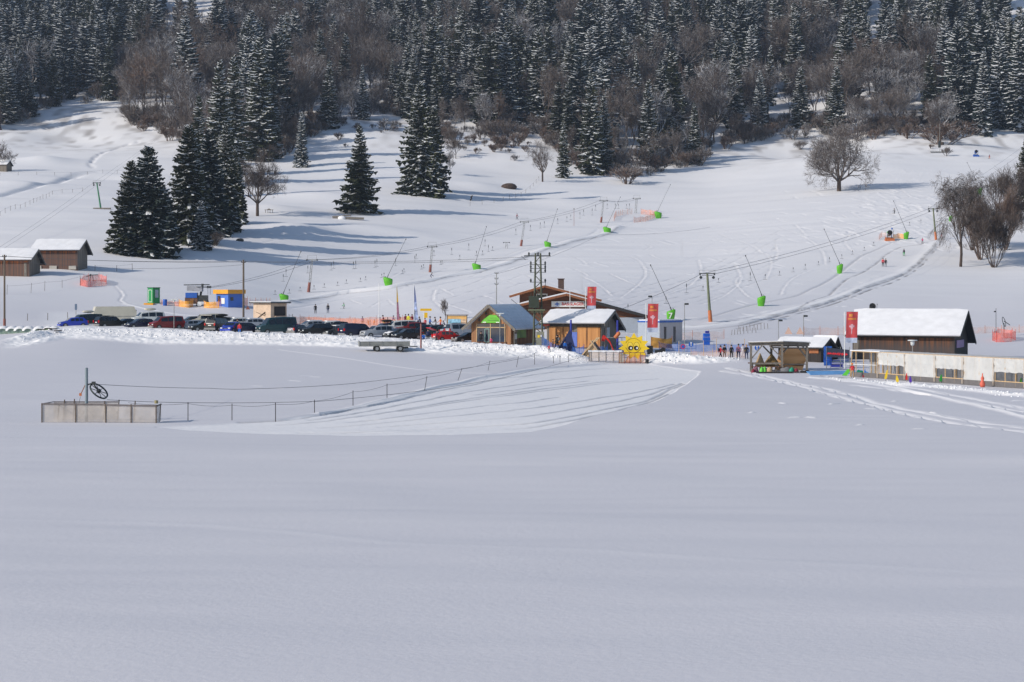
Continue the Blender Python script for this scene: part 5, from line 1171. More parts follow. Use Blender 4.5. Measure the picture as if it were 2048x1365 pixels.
net('net_fence', [(1268, 446), (1290, 444), (1306, 438), (1313, 432), (1296, 430), (1282, 429)], 1.6, NET_O, 'orange net fence from the topmost left-row lance round to the top lift tower')
net('net_fence', [(1758, 481), (1764, 474), (1772, 476)], 1.2, NET_OF, 'thin orange net left of the orange snow gun')
net('net_fence', [(1786, 480), (1796, 477), (1810, 478)], 1.3, NET_OY, 'amber net between the orange snow gun and the lance beside it')
net('net_fence', [(1985, 682), (1993, 685), (2006, 685), (2022, 684), (2031, 681), (2022, 677), (1996, 677), (1985, 682)], 1.45, NET_R, 'round red and grey net fence right of the big barn', postm=RED)
net('net_fence', [(1940, 668), (1980, 667), (2050, 666), (2110, 666)], 1.1, NET_OF, 'faint peach net line behind the round red net fence')
net('net_fence', [(1608, 671), (1640, 670), (1688, 671)], 1.2, NET_OF, 'faint peach net line left of the big barn roof')
for px, lb in ((1577, 'small folded peach net tent, left one behind the shelter'), (1600, 'small folded peach net tent, right one behind the shelter')):
    p = hit(px, 669); b = MB(); b.add([(-.6, 0, 0), (.6, 0, 0), (0, 0, 1.1), (0, .5, 0)], [(0, 1, 2), (1, 3, 2), (3, 0, 2)]); b.build('net_roll', mat('faded_net_roll', (.62, .42, .34), .8), loc=p, label=lb, cat='net')
net('net_fence', [(1345, 292), (1385, 292), (1448, 294)], 1.3, NET_OF, 'faint peach net fence behind the blue stack of mats', fromD=True)
net('net_fence', [(1318, 270), (1380, 268), (1440, 268), (1500, 266)], 1.1, NET_B, 'long blue net fence behind the queue of people', fromD=True, postm=BLUE)
net('net_fence', [(1084, 257), (1100, 257), (1130, 256), (1168, 253)], 1.35, NET_B, 'blue net fence along the playground below the store hut', fromD=True, postm=DEEPBLUE, wav=.35)
net('net_fence', [(1180, 257), (1215, 257)], 1.2, NET_B, 'short blue net behind the white-netted pen', fromD=True, postm=DEEPBLUE)
net('net_fence', [(1302, 274), (1322, 274), (1344, 275)], 1.5, mat('rainbow_cloth', (.55, .28, .06), .7, 0, .7, .8), 'multicoloured cloth strip tied along the container', fromD=True)
net('net_fence', [(1382, 252), (1440, 251), (1490, 251)], 1.25, NET_OF, 'very thin net with tall poles in front of the queue', fromD=True, postm=TIMBER)
for i, px in enumerate((1358, 1407, 1433, 1456, 1460, 1489)):
    pole('fence_stake', px, 0, 684-(i % 3)*3, .045, TIMBER, 'tall pale wooden stake number %d from the left near the queue' % (i+1) if False else ['tall pale stake right of the floodlight post by the heap', 'tall stake left of the person in red', 'tall stake just before the person in red', 'tall stake between the queue members in black', 'thin stake beside the patterned jacket', 'tall stake at the right end of the queue'][i], 'stake', D=256+i % 3*4)
# round-net machine wheel
t = empty('cable_pulley', at(2008, 299), 0, 'upright rope wheel with an arm inside the round red net fence', 'rope wheel'); b = MB(); b.tube((0, 0, 0), (0, 0, 2.0), .07); b.bar((0, 0, 2.3), (.9, 0, 1.7), .1); b.build('mast', DKSTEEL, t); b = MB(); b.lathe([(.7, -.05), (.78, 0), (.7, .05)], 16, c=(0, 0, 0)); w = b.build('wheel', DKSTEEL, t); w.location = (0, 0, 2.2); w.rotation_euler = (R(75), 0, R(60))
# ---------------- vehicles
def paint(name, col): return mat(name, col, .28, .15, .06, 1.5, 0, .55)
PT = dict(navy=paint('navy_paint', (.010, .014, .045)), black=paint('black_paint', (.008, .008, .010)), red=paint('dark_red_paint', (.20, .012, .014)), bred=paint('bright_red_paint', (.60, .02, .02)),
          teal=paint('dark_teal_paint', (.010, .045, .055)), silver=paint('silver_paint', (.36, .38, .42)), blue=paint('bright_blue_paint', (.02, .05, .42)), white=paint('white_car_paint', (.70, .70, .67)),
          dgreen=paint('dark_green_paint', (.02, .04, .035)), grey=paint('dark_grey_paint', (.05, .055, .06)), cream=paint('cream_paint', (.60, .56, .46)), petrol=paint('petrol_paint', (.012, .035, .07)))
CAR = { # length, half width, belt, bottom, stations (x, ztop): nose, hood, cowl, roof front, roof rear, belt rear, tail
 'hatch': (4.1, .86, .92, .28, [(2.05, .62), (1.85, .78), (1.05, .93), (.30, 1.42), (-.6, 1.47), (-1.45, 1.40), (-1.95, .98), (-2.05, .62)], 2, 3, 5, 6),
 'estate': (4.6, .88, .92, .28, [(2.3, .60), (2.1, .76), (1.15, .94), (.40, 1.42), (-.8, 1.46), (-1.85, 1.38), (-2.2, .98), (-2.3, .62)], 2, 3, 5, 6),
 'sedan': (4.5, .88, .90, .28, [(2.25, .60), (2.05, .74), (1.05, .92), (.30, 1.36), (-.7, 1.38), (-1.55, .98), (-2.1, .94), (-2.25, .62)], 2, 3, 4, 5),
 'suv': (4.6, .94, 1.08, .36, [(2.3, .74), (2.15, .98), (1.15, 1.10), (.50, 1.66), (-.8, 1.74), (-1.95, 1.66), (-2.25, 1.10), (-2.3, .66)], 2, 3, 5, 6),
 'van': (4.9, .95, 1.15, .30, [(2.45, .72), (2.3, 1.02), (1.70, 1.16), (1.02, 1.84), (-.8, 1.95), (-2.22, 1.90), (-2.42, 1.12), (-2.45, .6)], 2, 3, 5, 6),
 'bus': (5.6, 1.0, 1.35, .34, [(2.8, .85), (2.65, 1.18), (1.95, 1.32), (1.30, 2.28), (-.8, 2.42), (-2.68, 2.38), (-2.78, 1.35), (-2.8, .7)], 2, 3, 5, 6)}
def car(kind, col, loc, rz, label, extras=(), cat='car', group=None, wins=3):
    L, hw, belt, bot, st, iw, ir, irr, ib = CAR[kind]; t = empty({'van': 'parked_van', 'bus': 'parked_minibus'}.get(kind, 'parked_car'), loc, rz, label, cat, group)
    def half(x): e = abs(x)/(L/2); return hw*(1-.10*max(0, e-.72)/.28)
    def roofy(x, z): return half(x)-(max(0, z-belt))*.26
    rows = []
    for (x, z) in st:
        b0 = bot+(.12 if abs(x) > L/2-.05 else 0); zb = min(z, belt); w = half(x)
        ry = roofy(x, z); rows.append([(x, w*.96, b0), (x, w, (b0+zb)/2), (x, w*.985, zb), (x, (ry if z > belt+.05 else w*.95), z-.05 if z > belt+.05 else z), (x, (ry-.12 if z > belt+.05 else w*.8), z), (x, 0, z+.02)])
    b = MB(); n = len(rows); full = []
    for r in rows: full.append(r+[(p[0], -p[1], p[2]) for p in r[-2::-1]])
    m = len(full[0]); vs = [p for r in full for p in r]
    b.add(vs, [(i*m+j, i*m+j+1, (i+1)*m+j+1, (i+1)*m+j) for i in range(n-1) for j in range(m-1)], 0, False)
    b.add(full[0], [tuple(range(m-1, -1, -1))]); b.add(full[-1], [tuple(range(m))]); b.add([full[0][0], full[0][-1], full[-1][-1], full[-1][0]], [(0, 3, 2, 1)])
    body = b.build('body', PT[col], t)
    def gl(nm, a, bx, s0, s1, top=.90, low=.06):
        for s in (1, -1):
            g = MB(); P = []
            for (x, q) in ((a, low), (bx, low), (bx, top), (a, top)):
                zt = np.interp(-x, [-p[0] for p in st], [p[1] for p in st]); z = belt+(zt-.05-belt)*q
                P.append((x, s*(half(x)*.985+(roofy(x, zt)-half(x)*.985)*((z-belt)/max(zt-.05-belt, .01))+.012), z))
            g.add(P if s > 0 else P[::-1], [(0, 1, 2, 3)]); g.build(nm, GLASS, t)
    x0 = st[iw][0]*.35+st[ir][0]*.65-.06; x1 = st[irr][0]+.12; cuts = np.linspace(x0, x1, wins+1)
    for i in range(wins):
        a, c = cuts[i]-.05, cuts[i+1]+.05
        if 'panel' in extras and i > 0: break
        gl('side_window', a, c, 0, 0)
    for nm, (xa, za), (xb, zb_) in (('windscreen', st[iw], st[ir]), ('rear_window', st[ib], st[irr])):
        fw = Vector((xb-xa, 0, zb_-za)); up = Vector((-fw.z, 0, fw.x)).normalized(); up = up if (up.x > 0) == (nm == 'windscreen') else -up
        a = Vector((xa, 0, za))+fw*(.10 if nm == 'windscreen' else .16); c = Vector((xa, 0, za))+fw*.92; w0 = half(xa)*.86; w1 = roofy(xb, zb_)*.86; o = up*.03
        q = MB(); q.add([a+o+Vector((0, -w0, 0)), a+o+Vector((0, w0, 0)), c+o+Vector((0, w1, 0)), c+o+Vector((0, -w1, 0))], [(0, 1, 2, 3)]); q.build(nm, GLASS, t)
    wr = .33 if kind in ('hatch', 'estate', 'sedan') else .37
    for sx in (1, -1):
        for sy in (1, -1):
            x = sx*L*.31; w = MB(); w.tube((x, sy*(hw-.20), wr), (x, sy*(hw+.02), wr), wr, n=16); o = w.build('wheel', TYRE, t); r = MB(); r.tube((x, sy*(hw+.015), wr), (x, sy*(hw+.035), wr), wr*.6, n=10); r.build('rim', RIMM, o)
    for sy in (1, -1):
        h = MB(); h.box((L/2-.10, sy*hw*.72, st[0][1]+.03), (.22, .34, .16)); h.build('headlight', LAMPG, t)
        h = MB(); h.box((-L/2+.03, sy*hw*.80, belt-.08), (.16, .20, .34 if kind != 'sedan' else .2)); h.build('tail_light', TAIL, t)
        h = MB(); h.box((st[iw][0]-.35, sy*(hw+.10), belt+.05), (.14, .18, .14)); h.build('mirror', PT[col], t)
    p = MB(); p.box((L/2+.01, 0, bot+.22), (.03, .5, .11)); p.build('number_plate', WHITE, t); p = MB(); p.box((-L/2-.01, 0, belt-.22), (.03, .5, .12)); p.build('number_plate', SIGNY if 'yellowplate' in extras else WHITE, t)
    q = MB(); q.box((L/2-.02, 0, bot+.12), (.16, hw*1.86, .26)); q.build('bumper', PT[col] if kind in ('hatch', 'suv') else GREY, t); q = MB(); q.box((-L/2+.02, 0, bot+.14), (.16, hw*1.86, .28)); q.build('bumper', GREY, t)
    g = MB(); g.box((L/2+.0, 0, st[0][1]-.02), (.05, hw*.9, .12)); g.build('grille', BLACK, t)
    H_ = max(z for _, z in st)
    if 'rails' in extras or 'box' in extras:
        for s in (1, -1): r = MB(); r.bar((st[ir][0]-.2, s*hw*.68, H_+.06), (st[irr][0]+.1, s*hw*.68, H_+.04), .05); r.build('roof_rail', DKSTEEL, t)
    if 'box' in extras or 'wbox' in extras: r = MB(); r.ball((-.3, .1, H_+.32), .5, nu=12, nv=6, sq=(1.9, .75, .42)); r.build('roof_box', BLACK if 'box' in extras else PT['cream'], t)
    if 'snow_glare_roof' in extras: r = MB(); r.box(((st[ir][0]+st[irr][0])/2, 0, H_+.03), (st[ir][0]-st[irr][0]-.3, hw*1.4, .10)); r.build('roof_snow', SNOWCAP, t)  # white slab for roof snow; also stands in for sun glare
    if 'snowhood' in extras:
        r = MB(); rn = random.Random(4)
        xs = np.linspace(L/2-.1, st[iw][0]+.05, 5); vs = []
        for x in xs:
            zt = np.interp(-x, [-p[0] for p in st], [p[1] for p in st])
            for y in np.linspace(-hw*.85, hw*.85, 6): vs.append((x, y, zt+.06+rn.uniform(0, .10)))
        r.add(vs, [(i*6+j, i*6+j+1, (i+1)*6+j+1, (i+1)*6+j) for i in range(4) for j in range(5)], 0, True); r.build('hood_snow', SNOWCAP, t)
    if 'tailgate' in extras: r = MB(); r.box((-L/2-.45, 0, H_+.25), (.95, hw*1.6, .08), M=Matrix.Rotation(R(20), 3, 'Y')); r.build('raised_tailgate', PT[col], t)
    return t
FA = 215; BA = 35   # nose towards the left front; tail towards the left front
def fr(px): return float(np.interp(px, [130, 300, 600, 800, 930], [288, 285.5, 280, 276, 272.5]))
def cz(px, D): return float(np.interp(px, [130, 300, 600, 800, 950], [4.05, 3.85, 3.1, 2.7, 2.25]))-.18+max(0, D-fr(px))*.0
def park(kind, col, px, ang, label, row=0, dD=0.0, **k):
    D = fr(px)+row*11+dD; return car(kind, col, Vector(((px-1024)/F*D, D, cz(px, D)+(.42*row))), R(ang), label, group='cars parked behind the snow bank', **k)
park('hatch', 'blue', 146, 205, 'low bright blue car at the left end of the front row', dD=-1.5)
park('van', 'dgreen', 172, 212, 'dark green van with pale windscreen behind the low blue car', dD=3.5, extras=('wbox',))
park('suv', 'black', 221, 40, 'black off-roader with red tail lights facing away, left part of the front row', extras=('rails',), cat='car')
park('sedan', 'petrol', 252, 212, 'dark petrol saloon squeezed behind the black off-roader', dD=2.5)
park('hatch', 'navy', 280, 212, 'navy hatchback just left of the red van', dD=0)
park('van', 'red', 333, 213, 'dark red minibus with three side windows in the front row', cat='van')
park('estate', 'silver', 380, 210, 'pale silver estate between the red van and the black hatchback', dD=3)
park('hatch', 'black', 408, 208, 'low black hatchback with snow under its sills, right of the silver estate', dD=-.5)
park('van', 'black', 436, 70, 'black van with its tailgate raised beside a man in black', dD=1.0, extras=('tailgate',), cat='van')
park('hatch', 'blue', 464, 250, 'small bright blue car nose-on between the black van and a navy car', dD=-1.0)
park('estate', 'navy', 494, 28, 'navy estate with a yellow number plate left of the teal minibus', extras=('yellowplate',))
park('bus', 'teal', 553, 208, 'large dark teal minibus, tallest vehicle of the front row, with many side windows', cat='minibus', wins=4)
park('hatch', 'navy', 597, 60, 'navy car nearly hidden right behind the teal minibus', dD=2.0)
park('suv', 'black', 632, 210, 'black car with bright headlights between the teal minibus and the dark saloon', dD=-.5)
park('estate', 'grey', 668, 235, 'dark grey estate nose-on, left of the navy panel van', dD=1.5, extras=('snow_glare_roof',))
park('van', 'navy', 713, 36, 'navy panel van with a sunlit rear window and red tail lamp', extras=('panel',), cat='van')
park('suv', 'silver', 755, 208, 'silver off-roader facing left in front of the flat trailer', dD=0)
park('hatch', 'grey', 798, 212, 'dark car with a snow-covered bonnet right of the silver off-roader', dD=-.5, extras=('snowhood',))
park('hatch', 'black', 815, 205, 'black coupe beside the snow-covered bonnet, left of the reddish post', dD=-2.0)
park('hatch', 'bred', 895, 30, 'small bright red hatchback with its tailgate up', dD=-1.0, extras=('tailgate',))
park('sedan', 'black', 938, 206, 'shiny black car in front of the metal-roofed hut', dD=-.5)
park('van', 'silver', 925, 30, 'old silver van with a round orange sign on its side and roof bars', row=1, dD=0, extras=('rails',), cat='van')
# second and third rows, mostly roofs
R2 = [('van', 'white', 296, 205, 'white van with a cream roof box behind the navy hatchback', ('wbox',)), ('van', 'cream', 415, 200, 'cream camper van roof showing behind the black hatchback', ()), ('estate', 'black', 440, 205, 'dark estate carrying a black roof box in the second row', ('box',)),
      ('estate', 'white', 470, 205, 'white-roofed car in the second row behind the small blue car', ('snow_glare_roof',)), ('estate', 'grey', 385, 205, 'grey car roof behind the silver estate', ()), ('estate', 'silver', 500, 205, 'silver car roof behind the navy estate with the yellow plate', ('snow_glare_roof',)),
      ('estate', 'silver', 620, 205, 'silver car roof right of the plywood shed, second row', ('snow_glare_roof',)), ('estate', 'white', 655, 205, 'white car with a sun glare on its roof in the second row', ('snow_glare_roof',)), ('hatch', 'black', 672, 205, 'black small car behind the dark grey estate', ()),
      ('estate', 'navy', 770, 205, 'blue car with a dark blue roof box behind the silver off-roader', ('box',)), ('van', 'white', 800, 203, 'long white van in the second row left of the reddish post', ()), ('suv', 'red', 822, 205, 'dark red car roof left of the reddish post', ()),
      ('hatch', 'petrol', 845, 205, 'petrol blue car right behind the reddish post', ()), ('estate', 'black', 868, 205, 'black estate with roof bars in the second row below the skiers', ('rails',)), ('hatch', 'silver', 908, 30, 'pale small car behind the bright red hatchback', ('snow_glare_roof',)), ('estate', 'dgreen', 882, 205, 'dark green estate roof below the map board', ('rails',))]
for kind, col, px, ang, lb, ex in R2:
    park(kind, col, px, ang, lb, row=1, dD=1.0, extras=ex, cat='van' if kind == 'van' else 'car')
# caravan
t = empty('caravan', Vector(((228-1024)/F*305, 305, cz(228, 300)+.35)), R(20), 'long cream caravan roof behind the black off-roader', 'caravan'); b = MB(); w = [(-3.2, .4), (-3.25, 1.6), (-2.9, 2.6), (2.9, 2.6), (3.3, 1.7), (3.2, .5)]
vs = [(x, -1.1, z) for x, z in w]+[(x, 1.1, z) for x, z in w]; b.add(vs, [(0, 1, 2, 3, 4, 5)[::-1], (6, 7, 8, 9, 10, 11)]+[(i, (i+1) % 6, 6+(i+1) % 6, 6+i) for i in range(6)]); b.build('body', PT['cream'], t)
b = MB(); b.bar((-3.1, -1.12, 1.1), (3.1, -1.12, 1.1), .04, .06); b.build('side_trim', STEEL, t); b = MB(); b.box((3.28, 0, 1.75), (.06, 1.6, .7)); b.build('window', mat('grey_window', (.2, .21, .23), .3), t)
for s in (-1, 1): b = MB(); b.tube((0, s*.95, .3), (0, s*1.12, .3), .33, n=14); b.build('wheel', TYRE, t)
b = MB(); b.bar((3.2, -.4, .45), (4.4, 0, .45), .1); b.bar((3.2, .4, .45), (4.4, 0, .45), .1); b.build('drawbar', STEEL, t)
b = MB(); b.tube((0, -.03, .9), (0, .03, .9), .55, n=20); b.tube((0, 0, -.2), (0, 0, .5), .05, n=6); b.build('round_board', mat('amber_disc', (.70, .22, .05), .5, 0, .4, 3), loc=Vector(((909-1024)/F*283, 283, cz(909, 276)+.75)), label='round orange board beside the old silver van', cat='sign')
# flat trailer loaded with snow
p = at(768, 254); t = empty('flat_trailer', p, R(8), 'grey metal flat trailer with two axles, loaded with snow, in front of the snow bank', 'trailer'); b = MB()
b.box((0, -1.0, .95), (6.4, .06, .62)); b.box((0, 1.0, .95), (6.4, .06, .62)); b.box((-3.2, 0, .95), (.06, 2.0, .62)); b.box((3.2, 0, .95), (.06, 2.0, .62)); b.box((0, 0, .66), (6.4, 2.0, .08)); b.build('bed', mat('aluminium_sides', (.27, .27, .25), .5, .3, .2, 1.5), t)
b = MB()
for z in (1.22, .72, .97): b.bar((-3.2, -1.05, z), (3.2, -1.05, z), .04, .05)
for x in (-3.2, -2.0, -.3, 1.5, 3.2): b.bar((x, -1.06, .6), (x, -1.06, 1.3), .07)
b.build('rails', STEEL, t)
for x in (-.95, 2.0-.0):
    for s in (-1, 1):
        w = MB(); w.tube((x, s*.85, .34), (x, s*1.06, .34), .40, n=16); o = w.build('wheel', TYRE, t); r = MB(); r.tube((x, s*1.05, .34), (x, s*1.08, .34), .22, n=12); r.build('rim', RIMM, o)
    m_ = MB(); vs = []
    for i in range(9):
        a = math.pi*i/8; vs += [(x+.52*math.cos(a), -1.12, .36+.52*math.sin(a)), (x+.52*math.cos(a), -.75, .36+.52*math.sin(a))]
    m_.add(vs, [(2*i, 2*i+1, 2*i+3, 2*i+2) for i in range(8)], 0, True); m_.build('mudguard', mat('pale_mudguard', (.5, .48, .42), .5), t)
b = MB(); b.bar((3.2, 0, .6), (4.3, 0, .55), .12); b.box((2.7, -.6, .45), (.7, .5, .25)); b.build('drawbar', DKSTEEL, t)
b = MB(); vs = []; rn = random.Random(9)
for i in range(15):
    for j in range(5):
        x = -3.1+6.2*i/14; vs.append((x, -.92+1.84*j/4, 1.18+.26*math.sin(math.pi*j/4)*(.6+.8*abs(math.sin(i*.7)))+rn.uniform(-.04, .05)))
b.add(vs, [(i*5+j, (i+1)*5+j, (i+1)*5+j+1, i*5+j+1) for i in range(14) for j in range(4)], 0, True); b.build('load_of_snow', SNOWCAP, t)

# ---------------- people
SKIN = mat('skin', (.45, .26, .18), .6, 0, .08, 8)
def CL(name, c): return mat('cloth_'+name, c, .85, 0, .15, 6)
C = dict(black=CL('black', (.012, .012, .015)), navy=CL('navy', (.015, .025, .08)), red=CL('red', (.50, .03, .04)), blue=CL('blue', (.02, .14, .52)), green=CL('green', (.03, .36, .09)), yellow=CL('yellow', (.66, .60, .03)), brown=CL('brown', (.12, .07, .05)),
         orange=CL('orange', (.70, .20, .03)), grey=CL('grey', (.16, .16, .17)), pink=CL('pink', (.55, .06, .18)), tan=CL('tan', (.36, .25, .14)), white=CL('white', (.62, .62, .64)), maroon=CL('maroon', (.20, .02, .04)), plum=mat('cloth_plum_pattern', (.22, .08, .12), .85, 0, .9, 9), mauve=CL('mauve', (.28, .14, .26)), lime=CL('lime', (.25, .55, .05)))
POSES = {'stand': dict(), 'walk': dict(lf=(.0, .28), rf=(.0, -.30), la=-.22, ra=.24), 'ski': dict(crouch=.18, fw=.22, la=.35, ra=.35, lf=(.02, .05), rf=(.02, -.05)), 'lean': dict(fw=.25, la=.2, ra=.1, lf=(.0, .05), rf=(0, -.05)), 'bend': dict(crouch=.22, fw=.50, la=.3, ra=.25)}
BODY = {}
def body_mesh(pose):
    if pose in BODY: return BODY[pose]
    P = POSES[pose]; cr = P.get('crouch', 0); fw = P.get('fw', 0); V = []; E = []; Rd = []
    def v(x, y, z, r, par=None):
        V.append((x, y, z)); Rd.append(r if isinstance(r, tuple) else (r, r))
        if par is not None: E.append((par, len(V)-1))
        return len(V)-1
    hz = .93-cr; pel = v(0, -.10*bool(cr), hz, (.165, .13)); up = Vector((0, fw, 1)).normalized()
    def s(d): q = Vector((0, -.10*bool(cr), hz))+up*d; return (0, q.y, q.z)
    w = v(*s(.17), (.15, .115), pel); ch = v(*s(.38), (.185, .13), w); nk = v(*s(.53), (.075, .07), ch); hb = v(*(Vector(s(.60))+Vector((0, .01, 0))), (.085, .085), nk); hm = v(*(Vector(s(.70))+Vector((0, .02, 0))), (.105, .115), hb); ht = v(*(Vector(s(.80))+Vector((0, .01, 0))), (.075, .085), hm)
    nz = v(*(Vector(s(.69))+Vector((0, .135, 0))), (.022, .02), hm)
    for sx, key, ar in ((-1, 'lf', 'la'), (1, 'rf', 'ra')):
        fx, fy = P.get(key, (.02, 0)); hp = v(sx*.10, V[pel][1], hz-.07, (.105, .11), pel)
        kn = v(sx*(.12+fx), fy*.55+.10*bool(cr)+.02, .48-cr*.35, (.07, .075), hp); an = v(sx*(.13+fx), fy-.02, .10, (.05, .055), kn); to = v(sx*(.15+fx), fy+.15, .05, (.05, .04), an)
        S0 = Vector(s(.46)); sh = v(sx*.19, S0.y, S0.z, (.075, .08), ch); a = P.get(ar, .05)
        el = v(sx*.27, S0.y+a*.6, S0.z-.27+abs(a)*.08, (.052, .055), sh); wr = v(sx*.25, S0.y+a*1.3+.06, S0.z-.50+abs(a)*.35, (.038, .04), el); hd = v(sx*.25, S0.y+a*1.4+.09, S0.z-.58+abs(a)*.35, (.045, .032), wr)
        for k in range(4): v(sx*.25+(-.03+.02*k), S0.y+a*1.4+.11, S0.z-.66-.008*(k in (1, 2))+abs(a)*.35, (.011, .011), hd)
        v(sx*.25-sx*.055, S0.y+a*1.4+.12, S0.z-.60+abs(a)*.35, (.012, .012), hd)
    me = bpy.data.meshes.new('b'); me.from_pydata(V, E, []); ob = bpy.data.objects.new('b', me); COL.objects.link(ob)
    sk = ob.modifiers.new('s', 'SKIN'); sk.use_smooth_shade = True
    for i, d in enumerate(me.skin_vertices[0].data): d.radius = Rd[i]; d.use_root = (i == 0)
    sb = ob.modifiers.new('d', 'SUBSURF'); sb.levels = 1; sb.render_levels = 1
    dg = bpy.context.evaluated_depsgraph_get(); out = bpy.data.meshes.new_from_object(ob.evaluated_get(dg)); bpy.data.objects.remove(ob)
    mi = []
    zn = s(.55)[2]; hy = zn; wz = s(.06)[2]
    for p in out.polygons:
        c = p.center; arm = abs(c.x) > .205 and c.z < V[ch][2]+.05
        if c.z > hy and abs(c.x) < .16: k = 0
        elif arm and c.z < min(V[len(V)-6][2], 9)+.02: k = 3
        elif arm or c.z > wz-.08: k = 1
        elif c.z > .13: k = 2
        else: k = 3
        mi.append(k)
    BODY[pose] = (out, mi, s(.60), s(.74)); return BODY[pose]
def person(px, base, h, top, legs, label, pose='stand', rz=0.0, hat='black', D=None, skis=False, bag=None, hpx=None, group=None):
    p = hit(px, base) if D is None else at(px, D)
    if hpx: h = hpx/F*p.y
    k = h/1.76; src, mi, neck, crown = body_mesh(pose); me = src.copy(); me.materials.clear()
    for m_ in (SKIN, C[top], C[legs], C['black']): me.materials.append(m_)
    me.polygons.foreach_set('material_index', mi); me.polygons.foreach_set('use_smooth', [True]*len(mi))
    t = empty('person', p, rz, label, 'person', group); t.scale = (k, k, k); o = bpy.data.objects.new('body', me); COL.objects.link(o); o.parent = t
    c = MB(); c.ball((0, crown[1]+.01, crown[2]+.035), .125, nu=12, nv=8, sq=(1, 1.12, .95))
    if hat == 'hair': c.ball((0, crown[1]-.05, crown[2]-.06), .10, nu=10, nv=6, sq=(1.1, .8, 1.4)); c.build('hair', C['brown'], t)
    else: c.tube((0, crown[1], crown[2]+.0), (0, crown[1], crown[2]+.03), .119, n=12); c.build('hat', C[hat], t)
    if bag: b = MB(); b.ball((0, neck[1]-.24, neck[2]-.32), .17, nu=10, nv=6, sq=(1, .7, 1.4)); b.build('backpack', C[bag], t)
    if skis:
        for s_ in (-1, 1): b = MB(); b.box((s_*.14, .1, .02), (.09, 1.6, .03)); b.tube((s_*.14, .88, .03), (s_*.14, 1.02, .13), .04, .02, 6); b.build('ski', C['grey'], t)
        for s_ in (-1, 1): b = MB(); b.tube((s_*.28, neck[1]+.42, .85), (s_*.45, neck[1]-.15, .05), .014, n=5); b.build('ski_pole', STEEL, t)
    return t
Q = 'people queueing by the snow heap'
person(1441, 727, 1.70, 'red', 'black', 'person in a bright red jacket with a dark bag, leftmost of the queue', 'walk', R(-75), bag='black', D=250, group=Q)
person(1449, 727, 1.75, 'black', 'black', 'person all in black directly behind the one in bright red', 'stand', R(200), D=251.5, group=Q)
person(1463, 727, 1.68, 'black', 'black', 'person in a black hooded coat standing alone in the middle of the queue', 'stand', R(190), D=249, group=Q)
person(1477, 727, 1.80, 'plum', 'navy', 'person in a patterned plum jacket with dark blue trousers in the queue', 'stand', R(160), D=249.5, group=Q)
person(1486, 727, 1.65, 'white', 'white', 'person in white with a dark head, behind the queue between plum and black coats', 'stand', R(20), D=253, group=Q)
person(1493, 727, 1.78, 'black', 'navy', 'rightmost person of the queue, black jacket and tan hood beside the timber shelter', 'stand', R(180), hat='tan', D=248.5, group=Q)
for a in ((631, 628, 'black', 'black', 'left one of the two dark figures on the snow above the plywood shed', 'lean', 180, None, 19), (656, 627, 'black', 'navy', 'right one of the two dark figures on the snow above the plywood shed', 'stand', 170, None, 19), (688, 618, 'green', 'black', 'skier in a bright green jacket above the netting', 'ski', 100, 1, 13),
          (862, 558, 'navy', 'navy', 'dark blue figure kneeling over a sledge below the second lift tower', 'bend', -90, None, 14), (1034, 440, 'maroon', 'black', 'lone walker in a dark red jacket left of the third lift tower', 'walk', -80, None, 12),
          (1766, 534, 'red', 'black', 'left figure of the close pair on the right lift track, red jacket', 'stand', 170, None, 17), (1771.5, 534, 'black', 'grey', 'right figure of the close pair on the right lift track, dark jacket', 'stand', 190, None, 16),
          (1808, 513, 'black', 'green', 'skier in black with green trousers riding up between the pair and the tower', 'stand', 10, 1, 14), (1845, 487, 'pink', 'grey', 'child in pink skiing below the upper tower', 'ski', 150, 1, 12),
          (1883, 475, 'navy', 'red', 'figure in dark blue with red trousers right of the upper tower foot', 'stand', 0, None, 10), (1789, 428, 'grey', 'black', 'lone grey skier on the chopped snow left of the thin lance', 'ski', 120, 1, 12),
          (1979, 318, 'maroon', 'orange', 'tiny skier beside the blue snow gun at the top right', 'ski', 140, 1, 9)):
    person(a[0], a[1], 1.7, a[2], a[3], a[4], a[5], R(a[6]), skis=bool(a[7]), hpx=a[8])
SK = 'skiers and families behind the car park'
